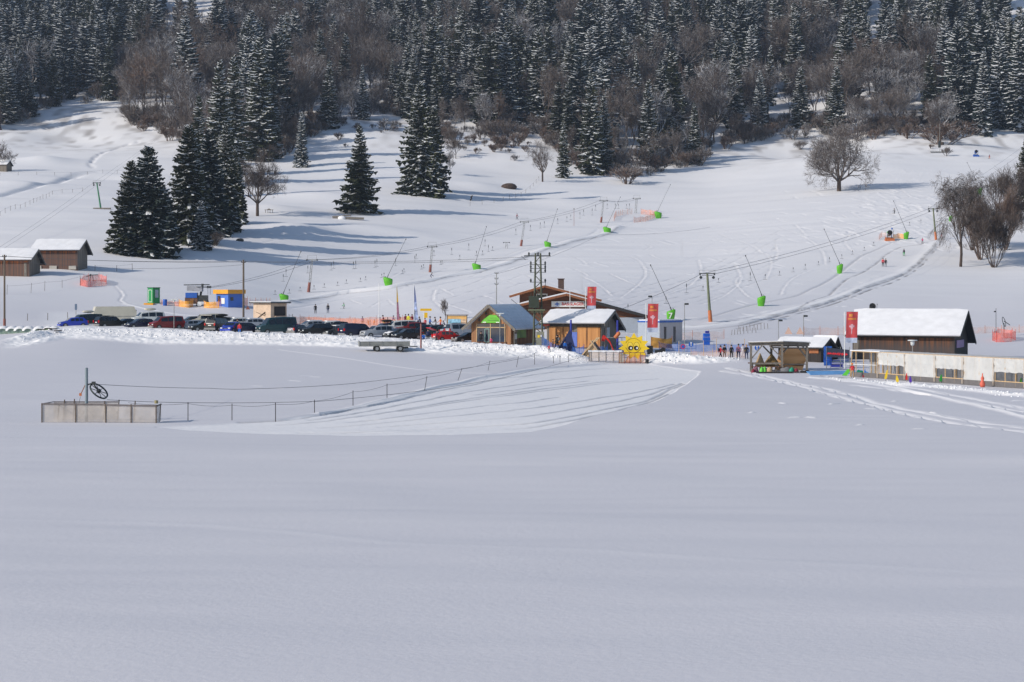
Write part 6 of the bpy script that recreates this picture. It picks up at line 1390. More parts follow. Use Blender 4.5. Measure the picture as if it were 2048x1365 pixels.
for px, D, h, top, legs, lb, pose, rz in ((725, 322, 1.45, 'mauve', 'brown', 'child in mauve behind the orange net, leftmost of the group', 'stand', 20), (737, 323, 1.05, 'orange', 'orange', 'small child in orange sitting low behind the net', 'bend', 60), (748, 322, 1.1, 'orange', 'brown', 'second small child in orange behind the net, left of the bare flagpole', 'bend', -40),
     (760, 321, 1.3, 'mauve', 'mauve', 'child in mauve just right of the bare flagpole', 'stand', 0), (768, 320, 1.72, 'maroon', 'yellow', 'adult with dark red jacket and yellow trousers bending to a child', 'lean', 90), (775, 320, 1.3, 'red', 'red', 'child in red held by the adult in yellow trousers', 'stand', -90),
     (785, 322, 1.5, 'mauve', 'maroon', 'person in mauve with stretched arm between the two feather flags', 'lean', -90), (798, 320, 1.78, 'brown', 'brown', 'tall person in brown standing right of the amber feather flag', 'stand', 180), (811, 321, 1.7, 'maroon', 'red', 'person in red trousers left of the one in bright yellow', 'stand', 200),
     (817, 320, 1.8, 'yellow', 'yellow', 'person all in bright yellow behind the net', 'stand', 170), (824, 321, 1.65, 'maroon', 'orange', 'person in dark red left of the blue and white feather flag', 'stand', 10), (830, 319, 1.8, 'blue', 'black', 'person in a blue jacket just right of the blue and white feather flag', 'walk', -90),
     (836, 317, 1.2, 'black', 'black', 'short dark figure between two blue jackets', 'stand', 0), (841, 316, 1.7, 'navy', 'black', 'person in a dark blue jacket left of the yellow signpost', 'lean', 80), (850, 315, 1.55, 'red', 'grey', 'person in a red jacket and grey trousers under the yellow signpost', 'stand', 180),
     (860, 315, 1.8, 'blue', 'navy', 'skier in a bright blue jacket right of the yellow signpost', 'walk', -100), (872, 316, 1.62, 'brown', 'grey', 'person in dark brown leaning forward, left of the one in orange', 'lean', 90), (881, 314, 1.8, 'orange', 'red', 'person in an orange jacket and red trousers', 'walk', 100), (889, 314, 1.4, 'navy', 'brown', 'person in navy bending beside the map board', 'bend', 90)):
    person(px, 0, h, top, legs, lb, pose, R(rz), D=D, group=SK)
for px, D, h, top, legs, lb, pose, rz, bagc in ((475, 292, 1.75, 'black', 'black', 'man in black standing on the snow left of the utility pole foot', 'walk', 90, None), (479, 279, 1.7, 'red', 'blue', 'person in a red jacket and blue trousers beside the small blue car', 'stand', 170, None),
     (847, 269, 1.45, 'blue', 'navy', 'child in a bright blue jacket right of the reddish post', 'bend', 180, None), (856, 270, 1.8, 'navy', 'black', 'person in navy between the blue jacket and the red hatchback', 'stand', 190, None), (872, 269, 1.7, 'maroon', 'black', 'person in dark red loading the red hatchback', 'lean', -80, None),
     (962, 267, 1.75, 'black', 'black', 'dark figure by the left corner of the glazed hut front', 'stand', 180, None), (982, 263, 1.05, 'pink', 'red', 'small child in pink in front of the glazed hut front', 'stand', 180, None),
     (1114, 254, 1.75, 'black', 'black', 'person in black walking before the left orange door of the store hut', 'walk', 60, 'grey'), (1098, 253, 1.0, 'red', 'grey', 'toddler in red by the foot of the lattice mast', 'stand', 0, None), (1130, 252, 1.3, 'blue', 'navy', 'child in blue behind the snow heap of the playground', 'stand', 200, None),
     (1106, 254.5, 1.1, 'brown', 'black', 'child in brown half hidden beside the person in black', 'stand', 120, None), (333, 0, 0, None, None, None, None, None, None)):
    if top: person(px, 0, h, top, legs, lb, pose, R(rz), D=D, bag=bagc)
# ---------------- map board, playground, sun figure
t = empty('map_board', at(914, 306), R(-10), 'wide map board with a blue piste panorama and orange header under a dark ridge', 'notice board'); t.location.z = 3.1
b = MB(); 
for x in (-1.55, 1.55): b.bar((x, 0, -.5), (x, 0, 2.3), .12)
b.bar((-1.75, 0, 2.3), (1.75, 0, 2.3), .5, .10); b.build('frame', POLEW, t)
b = MB(); b.box((0, 0, 1.2), (3.0, .06, 2.0)); bd = b.build('board', mat('board_amber', (.62, .36, .12), .6, 0, .2, 1.5), t)
b = MB(); b.box((-.4, -.05, 1.0), (2.0, .03, 1.35)); b.build('panorama', mat('panorama_blue', (.22, .42, .55), .5, 0, .5, 2.5), bd); b = MB(); b.box((1.05, -.05, 1.05), (.75, .03, 1.2)); b.build('poster', mat('poster_pale', (.6, .42, .28), .5, 0, .4, 3), bd)
# blue slim post and tower of the playground
for px, D, top, lb in ((1142, 256, 640, 'tall royal blue play post in front of the store hut doors'), (1235, 258, 641, 'tall royal blue play post behind the red slide')):
    t, h, l = pole('play_post', px, 0, top, .16, DEEPBLUE, lb, 'post', D=D)
t = empty('play_tent', at(1138, 255), 0, 'dark blue pointed canvas tent leaning on the blue play post', 'tent'); b = MB(); b.add([(-1.6, 0, .2), (.9, -.2, .2), (.9, 1.2, .2), (-1.2, 1.2, .2), (.15, .4, 3.1)], [(0, 1, 4), (1, 2, 4), (2, 3, 4), (3, 0, 4)]); b.build('canvas', mat('dark_blue_canvas', (.015, .025, .09), .8, 0, .2, 2), t); b = MB(); b.bar((-1.7, 0, .1), (-.7, 0, 2.0), .06); b.build('pole', STEEL, t)
t = empty('aframe_hut', at(1183, 252), R(-12), 'steep A-frame play hut of grey boards with crossed rafters', 'play hut'); b = MB()
for y in (0, 1.6):
    b.bar((-1.5, y, 0), (.75, y, 2.55), .16); b.bar((1.4, y, 0), (-.15, y, 2.2), .14)
b.build('rafter', TIMBER, t); b = MB(); b.slab([(1.5, -.1, .1), (1.5, 1.8, .1), (.1, 1.8, 2.1), (.1, -.1, 2.1)], .1); b.build('roof', GREYWOOD, t); b = MB(); b.slab([(-1.4, 1.8, .1), (-1.4, .2, .1), (0, .2, 2.0), (0, 1.8, 2.0)], .08); b.build('side_panel', GREYWOOD, t); b = MB(); b.slab([(-1.2, .25, 0), (1.2, .25, 0), (0, .25, 1.7)], .06); b.build('gable_panel', TIMBER, t)
t = empty('slide', at(1216, 254), 0, 'curved bright red playground slide', 'slide'); b = MB(); vs = []; n = 12
for i in range(n+1):
    s = i/n; x = -.6+2.1*s+.15*math.sin(s*6); z = 2.25-.25*s-1.9*s*s*(3-2*s)+.1; y = -.1*s
    for j in range(9): a = math.pi*(1+j/8); vs.append((x+.05*math.cos(a), y+.34*math.cos(a)*1.0, z+.30*(math.sin(a)+.9)+.0))
b.add(vs, [(i*9+j, (i+1)*9+j, (i+1)*9+j+1, i*9+j+1) for i in range(n) for j in range(8)], 0, True)
for i in (0,): b.tube((-.75, 0, 2.45), (-.35, 0, 2.35), .42, .38, 12, cap=False)
b.build('chute', RED, t); b = MB(); b.tube((-.4, 0, -.3), (-.4, 0, 2.1), .05); b.tube((.5, 0, -.3), (.5, 0, 1.2), .05); b.build('support', STEEL, t)
t = empty('monkey_bars', at(1250, 257), 0, 'metal climbing frame with an orange tube joint behind the sun figure', 'climbing frame'); b = MB()
b.bar((-2.6, 0, 2.35), (2.2, 0, 2.35), .10)
for x in (-2.6, -.4, 1.1, 2.2): b.bar((x, 0, -.3), (x, 0, 2.4), .08)
b.build('rails', STEEL, t); b = MB(); b.tube((-1.3, -.1, 2.3), (-.9, -.1, 2.8), .26, n=10); b.ball((-.85, -.1, 2.85), .28, nu=10, nv=6); b.build('tube_joint', ORPAD, t)
b = MB(); 
for k in range(4): b.bar((-1.4, 0, .4+k*.4), (-.5, 0, .5+k*.45), .07)
b.build('rungs', DKSTEEL, t); b = MB(); b.box((1.4, .2, 1.4), (1.0, .08, 1.1)); b.build('climbing_panel', BLUE, t)
b = MB(); b.box((.2, .3, .9), (1.0, .5, 1.0)); b.build('play_drum', DEEPBLUE, t)
for x, z, m_, nm in ((1.35, .9, WHITE, 'white_pad'), (1.4, .35, YEL, 'yellow_pad')): b = MB(); b.ball((x, -.2, z), .35, nu=10, nv=6, sq=(1.3, .5, .6)); b.build(nm, m_, t)
# white-netted pen and the sun
t = empty('netted_pen', at(1178, 247), R(-6), 'low pen of grey posts with dirty white netting left of the sun figure', 'pen'); L_ = 4.0; b = MB(); b.add([(0, 0, .05), (L_, 0, .05), (L_, 0, 1.2), (0, 0, 1.25), (L_, 2.2, .1), (L_, 2.2, 1.2), (0, 2.2, .1), (0, 2.2, 1.25)], [(0, 1, 2, 3), (1, 4, 5, 2), (4, 6, 7, 5), (6, 0, 3, 7)]); b.build('netting', NET_W, t)
for i, x in enumerate((0, .25, 1.2, 2.1, 3.0, 3.8, 4.0)):
    b = MB(); b.bar((x, -.04, -.2), (x, -.04, 1.25), .07); b.build('post', BEAM, t)
b = MB(); vs = []
for i in range(12):
    for j in range(4): vs.append((-.1+4.2*i/11, -.12+.5*j/3, 1.26+.1*abs(math.sin(i*1.9+j))+(.02 if j in (1, 2) else -.14)))
b.add(vs, [(i*4+j, (i+1)*4+j, (i+1)*4+j+1, i*4+j+1) for i in range(11) for j in range(3)], 0, True); b.build('snow_rim', SNOWCAP, t)
t = empty('sun_pen', at(1238, 246), 0, 'reddish-brown railed pen with timber slats at the foot of the sun figure', 'pen'); b = MB(); L_ = 3.3
b.bar((0, 0, 1.32), (L_, 0, 1.32), .07); b.bar((0, 0, .08), (L_, 0, .08), .06)
for k in range(6): b.bar((L_*k/5, 0, -.3), (L_*k/5, 0, 1.32), .06)
b.build('rails', mat('rust_red_rail', (.18, .05, .04), .7), t); b = MB()
for k in range(5): b.box((.12+k*.13, .25, .6), (.06, .04, 1.1))
b.build('slats', TIMBER, t); b = MB(); b.add([(.6, .1, .06), (L_-.1, .1, .06), (L_-.1, .12, 1.1), (.9, .12, 1.1)], [(0, 1, 2, 3)]); b.build('netting', netmat('orange_pen_net', (.75, .22, .03), .35), t)
b = MB(); b.tube((L_+.15, -.2, .05), (L_+.15, -.2, .55), .22, n=10); b.build('drum', BLACK, t)
t = empty('smiling_sun', at(1268, 248.5), 0, 'big yellow wooden sun figure with jagged rays, two round eyes and a smile', 'sun figure'); t.location.z = .45; n = 11; cx, cz_ = .0, 1.75; b = MB(); P = []
for i in range(n):
    a = math.pi/2+2*math.pi*i/n; a2 = a+math.pi/n; ro = 1.74 if i else 1.85
    P.append((cx+1.12*ro*math.cos(a), cz_+ro*.95*math.sin(a))); P.append((cx+1.32*math.cos(a2)*1.02, cz_+1.16*math.sin(a2)))
for q in range(len(P)):
    a, c = P[q], P[(q+1) % len(P)]; b.add([(cx, 0, cz_), (a[0], 0, a[1]), (c[0], 0, c[1]), (cx, .10, cz_), (a[0], .10, a[1]), (c[0], .10, c[1])], [(0, 1, 2), (5, 4, 3), (1, 4, 5, 2)])
pl = b.build('face_board', YEL, t)
def disc(x, z, rx, rz_, y, m_, nm, n=20):
    b = MB(); vs = [(x+rx*math.cos(2*math.pi*i/n), y, z+rz_*math.sin(2*math.pi*i/n)) for i in range(n)]; b.add(vs, [tuple(range(n))]); return b.build(nm, m_, pl)
EYL = mat('eye_outline', (.16, .10, .01), .6); EYW = mat('eye_yellow', (.82, .60, .06), .5, 0, .04)
for s in (-1, 1):
    x = -.08+s*.40; disc(x, 1.82, .37, .52, -.012, EYL, 'eye_rim'); disc(x, 1.82, .33, .48, -.02, EYW, 'eye'); disc(x+(.05 if s < 0 else -.05), 1.60, .30, .29, -.028, mat('dark_brown_ink', (.03, .018, .01), .5), 'pupil'); disc(x+.10*(1 if s < 0 else .6), 1.58, .12, .14, -.036, WHITE, 'glint')
def arc(x0, z0, r, a0, a1, w, nm, m_):
    b = MB(); vs = []; n = 16
    for i in range(n+1):
        a = a0+(a1-a0)*i/n; vs += [(x0+(r-w)*math.cos(a), -.02, z0+(r-w)*math.sin(a)), (x0+(r+w)*math.cos(a), -.02, z0+(r+w)*math.sin(a))]
    b.add(vs, [(2*i, 2*i+1, 2*i+3, 2*i+2) for i in range(n)]); b.build(nm, m_, pl)
arc(-.08, 2.0, 1.0, R(200), R(340), .028, 'smile', EYL); arc(-.08, 1.75, 1.05, R(25), R(155), .018, 'forehead_line', EYL)
b = MB(); b.bar((-1.0, .2, -.3), (-.5, .2, 1.2), .12); b.bar((1.0, .2, -.3), (.5, .2, 1.2), .12); b.build('prop', TIMBER, t)
b = MB(); b.add([(-2.6, -.6, 1.0), (.2, -.6, .94), (.2, .1, 1.02), (-2.6, .1, 1.08), (-2.6, -.6, .9), (.2, -.6, .84), (.2, .1, .9), (-2.6, .1, .98)], [(0, 1, 2, 3), (7, 6, 5, 4), (0, 4, 5, 1), (1, 5, 6, 2), (3, 2, 6, 7), (0, 3, 7, 4)]); b.build('table_top', SNOWCAP, loc=at(1254, 247.5), label='snow-covered plank table top left of the sun figure', cat='table')
p = at(1321, 256); b = MB(); b.slab([(-.7, 0, 0), (.6, 0, 0), (.65, 0, 1.2), (.3, 0, 1.35), (-.1, 0, 1.0), (-.7, 0, .95)], .5); b.build('tarpaulin', BLACK, loc=p, label='black tarpaulin-covered stack behind the snow heap right of the sun figure', cat='tarpaulin')
p = at(1300, 252); b = MB(); b.box((0, 0, 1.2), (.7, .5, 1.1)); b.build('speaker_box', BLACK, loc=p, label='black box just behind the right rays of the sun figure', cat='box')
t = empty('blue_mats', at(1413, 283), R(10), 'stack of bright blue padded mats standing upright behind the queue', 'mats'); 
for k in range(3): b = MB(); b.box((0, 0, .3+k*.55), (.85+.08*(k % 2), .6, .5)); b.build('mat', mat('strong_blue_mat', (.01, .10, .50), .5), t)
b = MB(); b.box((.1, 0, 1.85), (.5, .4, .3)); b.build('lid', DEEPBLUE, t)
for px, D, lb in ((330, 346, 'blue plastic barrel right of the green cabin'), (1362, 274, 'grey-blue barrel behind the cloth strips') ):
    p = at(px, D); b = MB(); b.lathe([(.0, 1.1), (.34, 1.1), (.38, 1.0), (.40, .6), (.38, .1), (.34, 0), (0, 0)], 14); b.build('barrel', BLUE if px < 500 else PALE, loc=p, label=lb, cat='barrel')
b = MB(); b.box((0, 0, .15), (1.6, 1.8, .35)); b.build('cabin_base', ORANGE, loc=at(306, 347)+Vector((-.6, -.3, -.1)), label='amber plinth under the green cabin', cat='plinth')
# lift drive machine
t = empty('lift_drive_station', at(394, 347), 0, 'dark machine of the beginners drag lift with a grey sheave roof and a blue crate', 'lift machine')
b = MB(); b.box((-.9, 0, 1.9), (2.0, 1.6, .9)); b.build('blue_crate', BLUE, t); b = MB(); b.box((.9, 0, 1.35), (2.0, 1.2, 1.1)); b.bar((.6, 0, 1.8), (1.0, 0, 3.9), .35); b.bar((1.7, 0, 1.0), (2.1, 0, -.2), .5); b.bar((0, 0, 1.0), (.1, 0, -.3), .35); b.build('machine_body', DKSTEEL, t)
b = MB(); b.slab([(-1.6, -.9, 3.55), (1.0, -.9, 3.45), (1.0, .9, 3.45), (-1.6, .9, 3.55)], .9); b.build('sheave_cover', mat('grey_cover', (.33, .34, .38), .6, 0, .2, 1.5), t); b = MB(); b.bar((-2.3, 0, 3.7), (2.2, 0, 3.75), .16); b.build('top_beam', DKSTEEL, t)
b = MB(); b.lathe([(1.2, -.06), (1.3, 0), (1.2, .06)], 20, c=(.9, 0, 3.35)); b.build('bull_wheel', DKSTEEL, t)
for x in (1.9, 2.3): b = MB(); b.tube((x, -.1, 3.35), (x, .1, 3.35), .2, n=10); b.tube((x, 0, 3.3), (x, 0, 2.0), .03); b.build('roller', DKSTEEL, t)
b = MB(); b.tube((.5, -.7, .4), (.5, -.5, .4), .42, n=16); b.build('wheel', WHITE, t); b = MB(); b.box((-.9, 0, .95), (2.2, 1.4, 1.1)); b.build('lower_frame', mat('brown_frame', (.14, .07, .04), .7), t)
# small things on the meadow
p = hit(1018, 377); t = empty('brush_pile', p, 0, 'dark rounded brush pile with a snow cap below the forest corner', 'brush pile'); b = MB(); b.ball((0, 0, .4), 1.4, nu=14, nv=7, sq=(1.9, 1.3, .95)); b.build('pile', mat('brush_brown', (.07, .045, .035), .9, 0, .5, 3, .8), t); b = MB(); b.ball((0, .3, .75), 1.3, nu=14, nv=7, sq=(1.8, 1.1, .85)); b.build('snow_top', SNOWCAP, t)
p = hit(700, 440); t = empty('log_trough', p, R(-6), 'low trough of split logs half buried in snow below the lone spruce', 'trough'); b = MB(); b.bar((-4.8, 0, .5), (-1.5, .3, .7), 1.0, .9); b.bar((-2, -.2, .5), (3.8, .2, .25), .6, .6); b.box((-.9, .3, 1.1), (2.2, .6, .3)); b.build('logs', BEAM, t); b = MB(); b.ball((-2.2, -.3, .4), .9, sq=(1.3, .8, .7), nu=10, nv=5); b.build('snow_drift', SNOWCAP, t)
t = empty('picnic_bench', hit(538, 427), 0, 'small bare wooden bench on the knoll under the tree shadows', 'bench'); b = MB(); b.box((0, 0, .85), (2.4, .8, .12)); b.build('seat', BEAM, t)
for s in (-.95, -.3, .3, .95): b = MB(); b.bar((s, 0, -.2), (s, 0, .85), .12); b.build('leg', BEAM, t)
b = MB(); b.slab([(-.6, 0, .9), (.6, 0, .9), (0, 0, 1.25)], .1); b.build('back_piece', BEAM, t)
for px, py, s, lb in ((515, 512, .8, 'small dark rock in the hollow right of the low shrub'), ):
    b = MB(); b.ball((0, 0, .2), s, nu=9, nv=6, sq=(1.2, .8, .6)); b.build('rock', mat('dark_rock', (.05, .045, .04), .9, 0, .3, 4, .5), loc=hit(480, 483), label=lb, cat='rock')
b = MB(); b.path([(0, 0, 0), (.5, .1, .6), (.3, 0, 1.1), (.8, .2, 1.5)], .22); b.build('dead_branch', DARKWOOD, loc=hit(940, 402), label='short dark broken stump right of the biggest spruce shadow', cat='stump')
# pasture fences: each run is one fence, every stake a part
def stakes(pts, n, h, label, r=.05, wire_=True, m_=BEAM):
    P = [hit(x, y) for x, y in pts]; L = [0]
    for a, b in zip(P, P[1:]): L.append(L[-1]+(b-a).length)
    o = P[0].copy(); t = empty('pasture_fence', o, 0, label, 'fence'); rn = random.Random(n); prev = None; w = MB()
    for i in range(n):
        s = L[-1]*i/(n-1); x = np.interp(s, L, [p.x for p in P]); y = np.interp(s, L, [p.y for p in P]); g = Vector((x, y, ground(x, y)))-o; hh = h*rn.uniform(.85, 1.15); b = MB(); b.tube(g-Vector((0, 0, .3)), g+Vector((rn.uniform(-.1, .1), 0, hh)), r, n=5); b.build('stake', m_, t)
        q = g+Vector((0, 0, hh*.85))
        if prev is not None and wire_: w.tube(prev, q, .015, n=3, cap=False)
        prev = q
    if wire_: w.build('fence_wire', ROPE, t)
stakes([(0, 433), (60, 410), (105, 390), (165, 384)], 17, 1.2, 'row of small stakes crossing the slope above the sheds')
stakes([(0, 353), (110, 352), (200, 348), (290, 345)], 10, 1.1, 'faint stake row along the farm track at the upper left')
stakes([(940, 413), (1000, 405), (1040, 394), (1062, 378), (1078, 362)], 12, 1.4, 'stake row climbing from the meadow to the forest corner')
stakes([(190, 543), (227, 544), (265, 541)], 3, 1.3, 'three thin stakes right of the sheds')
stakes([(14, 590), (57, 588), (98, 580), (135, 575), (160, 572)], 5, 1.7, 'thin stakes leading to the orange-red net ring', .04)
stakes([(1463, 671), (1485, 668), (1512, 666)], 8, .9, 'lower scatter of small marker sticks on the snow behind the blue mats', .035, False, POLEW)
stakes([(1478, 664), (1506, 661), (1536, 658)], 9, .9, 'upper scatter of small marker sticks on the snow behind the blue mats', .035, False, POLEW)
stakes([(55, 642), (102, 641), (136, 641)], 3, 1.2, 'three short dark stakes at the left beside the round bales', .05, False)
for (px, py, tp) in ((1364, 512, 479), (1164, 580, 545), (1550, 500, 478)): pole('piste_rod', px, py, tp, .025, STEEL, {1364: 'thin upright piste rod on the smooth slope above the lodge', 1164: 'thin piste rod on the slope left of the upper banner', 1550: 'thin piste rod in the middle of the right slope'}[px], 'rod')
# snow-capped round bales at the left edge
for i, px in enumerate((6, 24, 40, 57, 78, 97, 108)):
    p = at(px, 279-i*.0); t = empty('wrapped_bale', Vector((p.x, 279, 2.9)), R(8), ['pale green wrapped bale at the very left edge', 'second wrapped bale from the left edge', 'third wrapped bale from the left edge', 'fourth wrapped bale from the left edge', 'fifth wrapped bale from the left edge', 'bright green-tinted wrapped bale', 'last wrapped bale before the snow bank'][i], 'bale', 'snow-covered wrapped bales')
    b = MB(); b.tube((0, -.6, .55), (0, .7, .55), .62, n=16); b.build('wrapping', mat('bale_green', (.24, .32, .26), .5, 0, .25, 3) if i != 5 else mat('bale_bright', (.32, .50, .16), .5, 0, .2, 3), t)
    b = MB(); vs = []
    for k in range(9):
        a = math.pi*k/8; vs += [(.80*math.cos(a)*1.02, -.72, .62+.66*math.sin(a)), (.80*math.cos(a), .8, .62+.72*math.sin(a)), (.5*math.cos(a), -.80, .66+.30*math.sin(a))]
    b.add(vs, [(3*k, 3*k+1, 3*k+4, 3*k+3) for k in range(8)]+[(3*k, 3*k+3, 3*k+5, 3*k+2) for k in range(8)], 0, True); b.build('snow_cap', SNOWCAP, t)
for k, (px, D) in enumerate(((83, 273), (96, 273.3), (107, 273.6), (116, 272.8))):
    b = MB(); b.box((0, 0, .05), (.95, .5, .14), rz=.3*k); b.build('dark_board', DARKWOOD, loc=at(px, D, .25), label=['dark board poking from the snow bank, leftmost', 'dark board poking from the snow bank, second', 'dark board poking from the snow bank, third', 'small dark board poking from the snow bank, rightmost'][k], cat='board', group='boards poking from the snow bank')

# ---------------- open timber shelter and its surroundings
D0 = 226; t = empty('timber_shelter', at(1502, D0), R(0), 'open grey timber shelter with braced posts and a flat boarded roof', 'shelter'); t.location.z = -.05
sc = F/D0; X = lambda px: (px-1502)/sc; Hp = 3.25
posts = [(X(1502), 0, 3.25), (X(1563), -.4, 3.35), (X(1616), .9, 3.15), (X(1550), 3.2, 3.0)]
for (x, y, h) in posts: b = MB(); b.bar((x, y, -.4), (x, y, h), .24); b.build('post', BEAM, t)
b = MB(); b.bar((-.3, 0, 3.15), (X(1563)+.1, -.4, 3.28), .16, .28); b.bar((X(1563), -.4, 3.28), (X(1617)+.2, .9, 3.12), .16, .30); b.bar((X(1550), 3.2, 2.95), (X(1616), .9, 3.0), .14, .2); b.build('tie_beam', BEAM, t)
b = MB()
for (x0, y0, z0, x1, y1, z1) in ((.05, 0, 1.55, 1.25, -.1, 3.05), (X(1563), -.4, 1.65, X(1538), -.2, 3.05), (X(1563)-.05, -.4, .35, X(1550), .3, 1.1), (X(1550), 3.2, 1.9, X(1532), 2.5, 2.9), (X(1563)+.05, -.4, 2.2, X(1578), .1, 3.0), (X(1616), .9, 1.6, X(1596), .3, 2.95), (X(1616), .9, 2.35, X(1606), .6, 3.0)): b.bar((x0, y0, z0), (x1, y1, z1), .13)
b.build('brace', BEAM, t)
b = MB(); b.slab([(-.35, -.3, 3.42), (X(1563)+.1, -.75, 3.52), (X(1624), .9, 3.36), (X(1600), 4.0, 3.3), (X(1530), 4.0, 3.2)], .10); rf = b.build('roof', GREYWOOD, t); b = MB(); b.slab([(-.3, -.2, 3.5), (X(1563)+.1, -.65, 3.62), (X(1622), .95, 3.46), (X(1598), 3.9, 3.4), (X(1531), 3.9, 3.3)], .08); b.build('roof_snow', SNOWCAP, rf)
b = MB(); b.bar((0, -.03, .98), (X(1562), -.4, 1.05), .06, .2); b.bar((X(1563), -.4, .95), (X(1616), .85, .9), .05, .10); b.build('rail', BEAM, t)
w = MB(); w.slab([(X(1556), 3.3, .05), (X(1612), 2.9, .05), (X(1626), 2.9, 2.6), (X(1568), 3.3, 2.6)], .08); w.build('back_panel', planks('peach_boards', (.70, .42, .22), (.52, .28, .12), 1.2, 1), t)
for k, (px, D, m_, s, lb) in enumerate(((1520, 227, C['tan'], (.6, .5, 1.7), 'tan parasol bundle seen inside the open shelter'), (1543, 228, mat('straw_brown', (.20, .13, .05), .9, 0, .3, 4), (.95, .7, 1.6), 'brown pointed straw tent behind the rear post of the shelter'))):
    p = at(px, D); b = MB(); b.lathe([(s[0], .5), (s[0]*.8, 1.0), (s[0]*.35, s[2]), (.05, s[2]+.35)], 8, c=(0, 0, 0)); b.tube((0, 0, -.3), (0, 0, .6), .08); b.build('folded_tent', m_, loc=p, label=lb, cat='tent')
t = empty('picnic_table', at(1528, 226.5), R(-4), 'brown picnic table with snow on it inside the shelter', 'table'); b = MB(); b.box((0, 0, .95), (3.6, .9, .10)); b.build('table_top', LODGE, t); b = MB(); b.box((.2, -.8, .55), (3.4, .35, .08)); b.build('bench_board', LODGE, t)
for x in (-1.3, 1.3): b = MB(); b.bar((x, -.9, .0), (x, -.2, .95), .1); b.bar((x, .5, 0), (x, -.1, .95), .1); b.build('leg', BEAM, t)
GRP = 'children playthings heaped under the shelter'
for k, (px, D, dims, m_, nm, lb) in enumerate(((1523, 224.5, (.38, .35, .6), LGREEN, 'toy_stool', 'lime green toy seat under the shelter, left one'), (1529, 224.6, (.38, .35, .62), LGREEN, 'toy_stool', 'lime green toy seat under the shelter, right one'), (1511, 225, (.6, .4, .6), C['plum'], 'sledge', 'plum and red sledge leaning at the left shelter post'),
     (1506, 224.6, (.4, .3, .35), C['maroon'], 'toy_box', 'small red toy box at the foot of the left shelter post'), (1537, 224.8, (.8, .5, .55), TIMBER, 'crate', 'pale crate beside the lime green toy seats'), (1572, 224, (1.1, .6, .6), C['grey'], 'tarpaulin_heap', 'grey-green heap of tarpaulin right of the front post'),
     (1583, 223.6, (.5, .4, .6), TEAL, 'toy_bin', 'green bin in the heap in front of the orange boards'), (1592, 223.6, (.45, .35, .5), C['maroon'], 'toy_bin', 'dark red bin beside the green one'), (1612, 223.4, (1.2, .7, .28), BLACK, 'black_mat', 'black rolled mats right of the red bin'))):
    p = at(px, D); b = MB(); x, y, z = dims; rn = random.Random(k); vs = []
    prof = [(1.0, 0), (1.06, .25), (.95, .6), (.75, .85), (.4, 1.0)]; n = 9
    b.lathe([(r_*1.0*x*.55*(1+.0), zz*z) for r_, zz in prof]+[(0, z)], n); b.v = [(v_[0]*(1+.15*math.sin(v_[2]*9+k)), v_[1]*y/x*1.2, v_[2]+(.06*math.sin(v_[0]*8))) for v_ in b.v]; b.build(nm, m_, loc=p, label=lb, cat=nm.replace('_', ' '), group=GRP)
b = MB(); b.bar((-2.4, 0, .08), (2.4, 0, .12), .35, .12); b.bar((-2.2, -.4, .02), (1.6, -.4, .05), .3, .1); b.build('plank_step', DARKWOOD, loc=at(1555, 222.8), label='dark planks lying along the front of the shelter', cat='planks')
# small snow-roofed huts behind it
t = corner('kiosk_hut', 1642, 243, 30, 'low dark hut with a thick snow roof right behind the timber shelter', 'hut', z=.35)
gabled(t, -5.6, 0, 4.0, 1.95, 1.8, 2.8, 2.0, (.5, .6), DARKWOOD, DARKROOF, snow=.16, edge=DARKWOOD)
b = MB(); b.box((-.9, -.05, 1.5), (1.2, .08, .6)); b.build('sign', mat('rust_sign', (.30, .10, .03), .6), t); b = MB(); b.box((.04, 1.3, .9), (.06, 1.2, 1.6)); b.build('blue_wall', mat('blue_poster', (.02, .10, .42), .5, 0, .7, 1.6), t)
t = corner('kiosk_hut', 1664, 250, 32, 'second small pointed snow-roofed hut right of the first kiosk', 'hut', z=.4)
gabled(t, -2.5, 0, 1.9, 1.7, 1.6, 2.75, .95, (.4, .45), DARKWOOD, DARKROOF, snow=.22, edge=DARKWOOD)
p = at(1648, 236); b = MB(); b.slab([(0, 0, .1), (.95, .1, .1), (.95, .1, 2.4), (0, 0, 2.4)], .06); b.build('blue_board', mat('blue_poster', (.02, .10, .42)), loc=p, label='upright blue advert board with a white patch left of the black banner', cat='board')
t = empty('black_banner', at(1653, 233), R(-7), 'black banner with slanted red lettering strung left of the plastic tunnel', 'banner'); b = MB(); b.add([(0, 0, 1.35), (2.65, 0, 1.15), (2.65, 0, 2.15), (0, 0, 2.4)], [(0, 1, 2, 3)]); cl = b.build('cloth', mat('banner_black', (.03, .035, .06), .6), t)
lt = MB(); rn = random.Random(8); x = .12
for k in range(17):
    h_ = rn.uniform(.14, .34)*(1.25 if k in (0, 11) else 1); z_ = 1.74-.055*x-.0; w_ = rn.uniform(.05, .09)
    lt.bar((x, -.03, z_-h_*.5), (x+.09, -.03, z_+h_*.5), .02, w_)
    lt.bar((x+.02, -.034, z_+rn.uniform(-.08, .08)), (x+.15, -.034, z_+rn.uniform(-.06, .06)), .02, .06); x += rn.uniform(.11, .17) if k != 10 else .2
lt.build('lettering', mat('lettering_red', (.75, .03, .04), .5), cl)
for x in (0, 2.65, 1.6): b = MB(); b.bar((x, .05, -.3), (x, .05, 2.5), .07); b.build('post', STEEL, t)
b = MB(); b.bar((-.2, 0, .9), (2.9, .1, .95), .05); b.box((1.2, .2, .6), (1.7, .5, .08)); b.bar((.5, .2, 0), (.5, .2, .6), .06); b.bar((1.9, .2, 0), (1.9, .2, .6), .06); b.box((1.2, .3, .3), (1.3, .3, .35)); b.build('rack', DEEPBLUE, t)
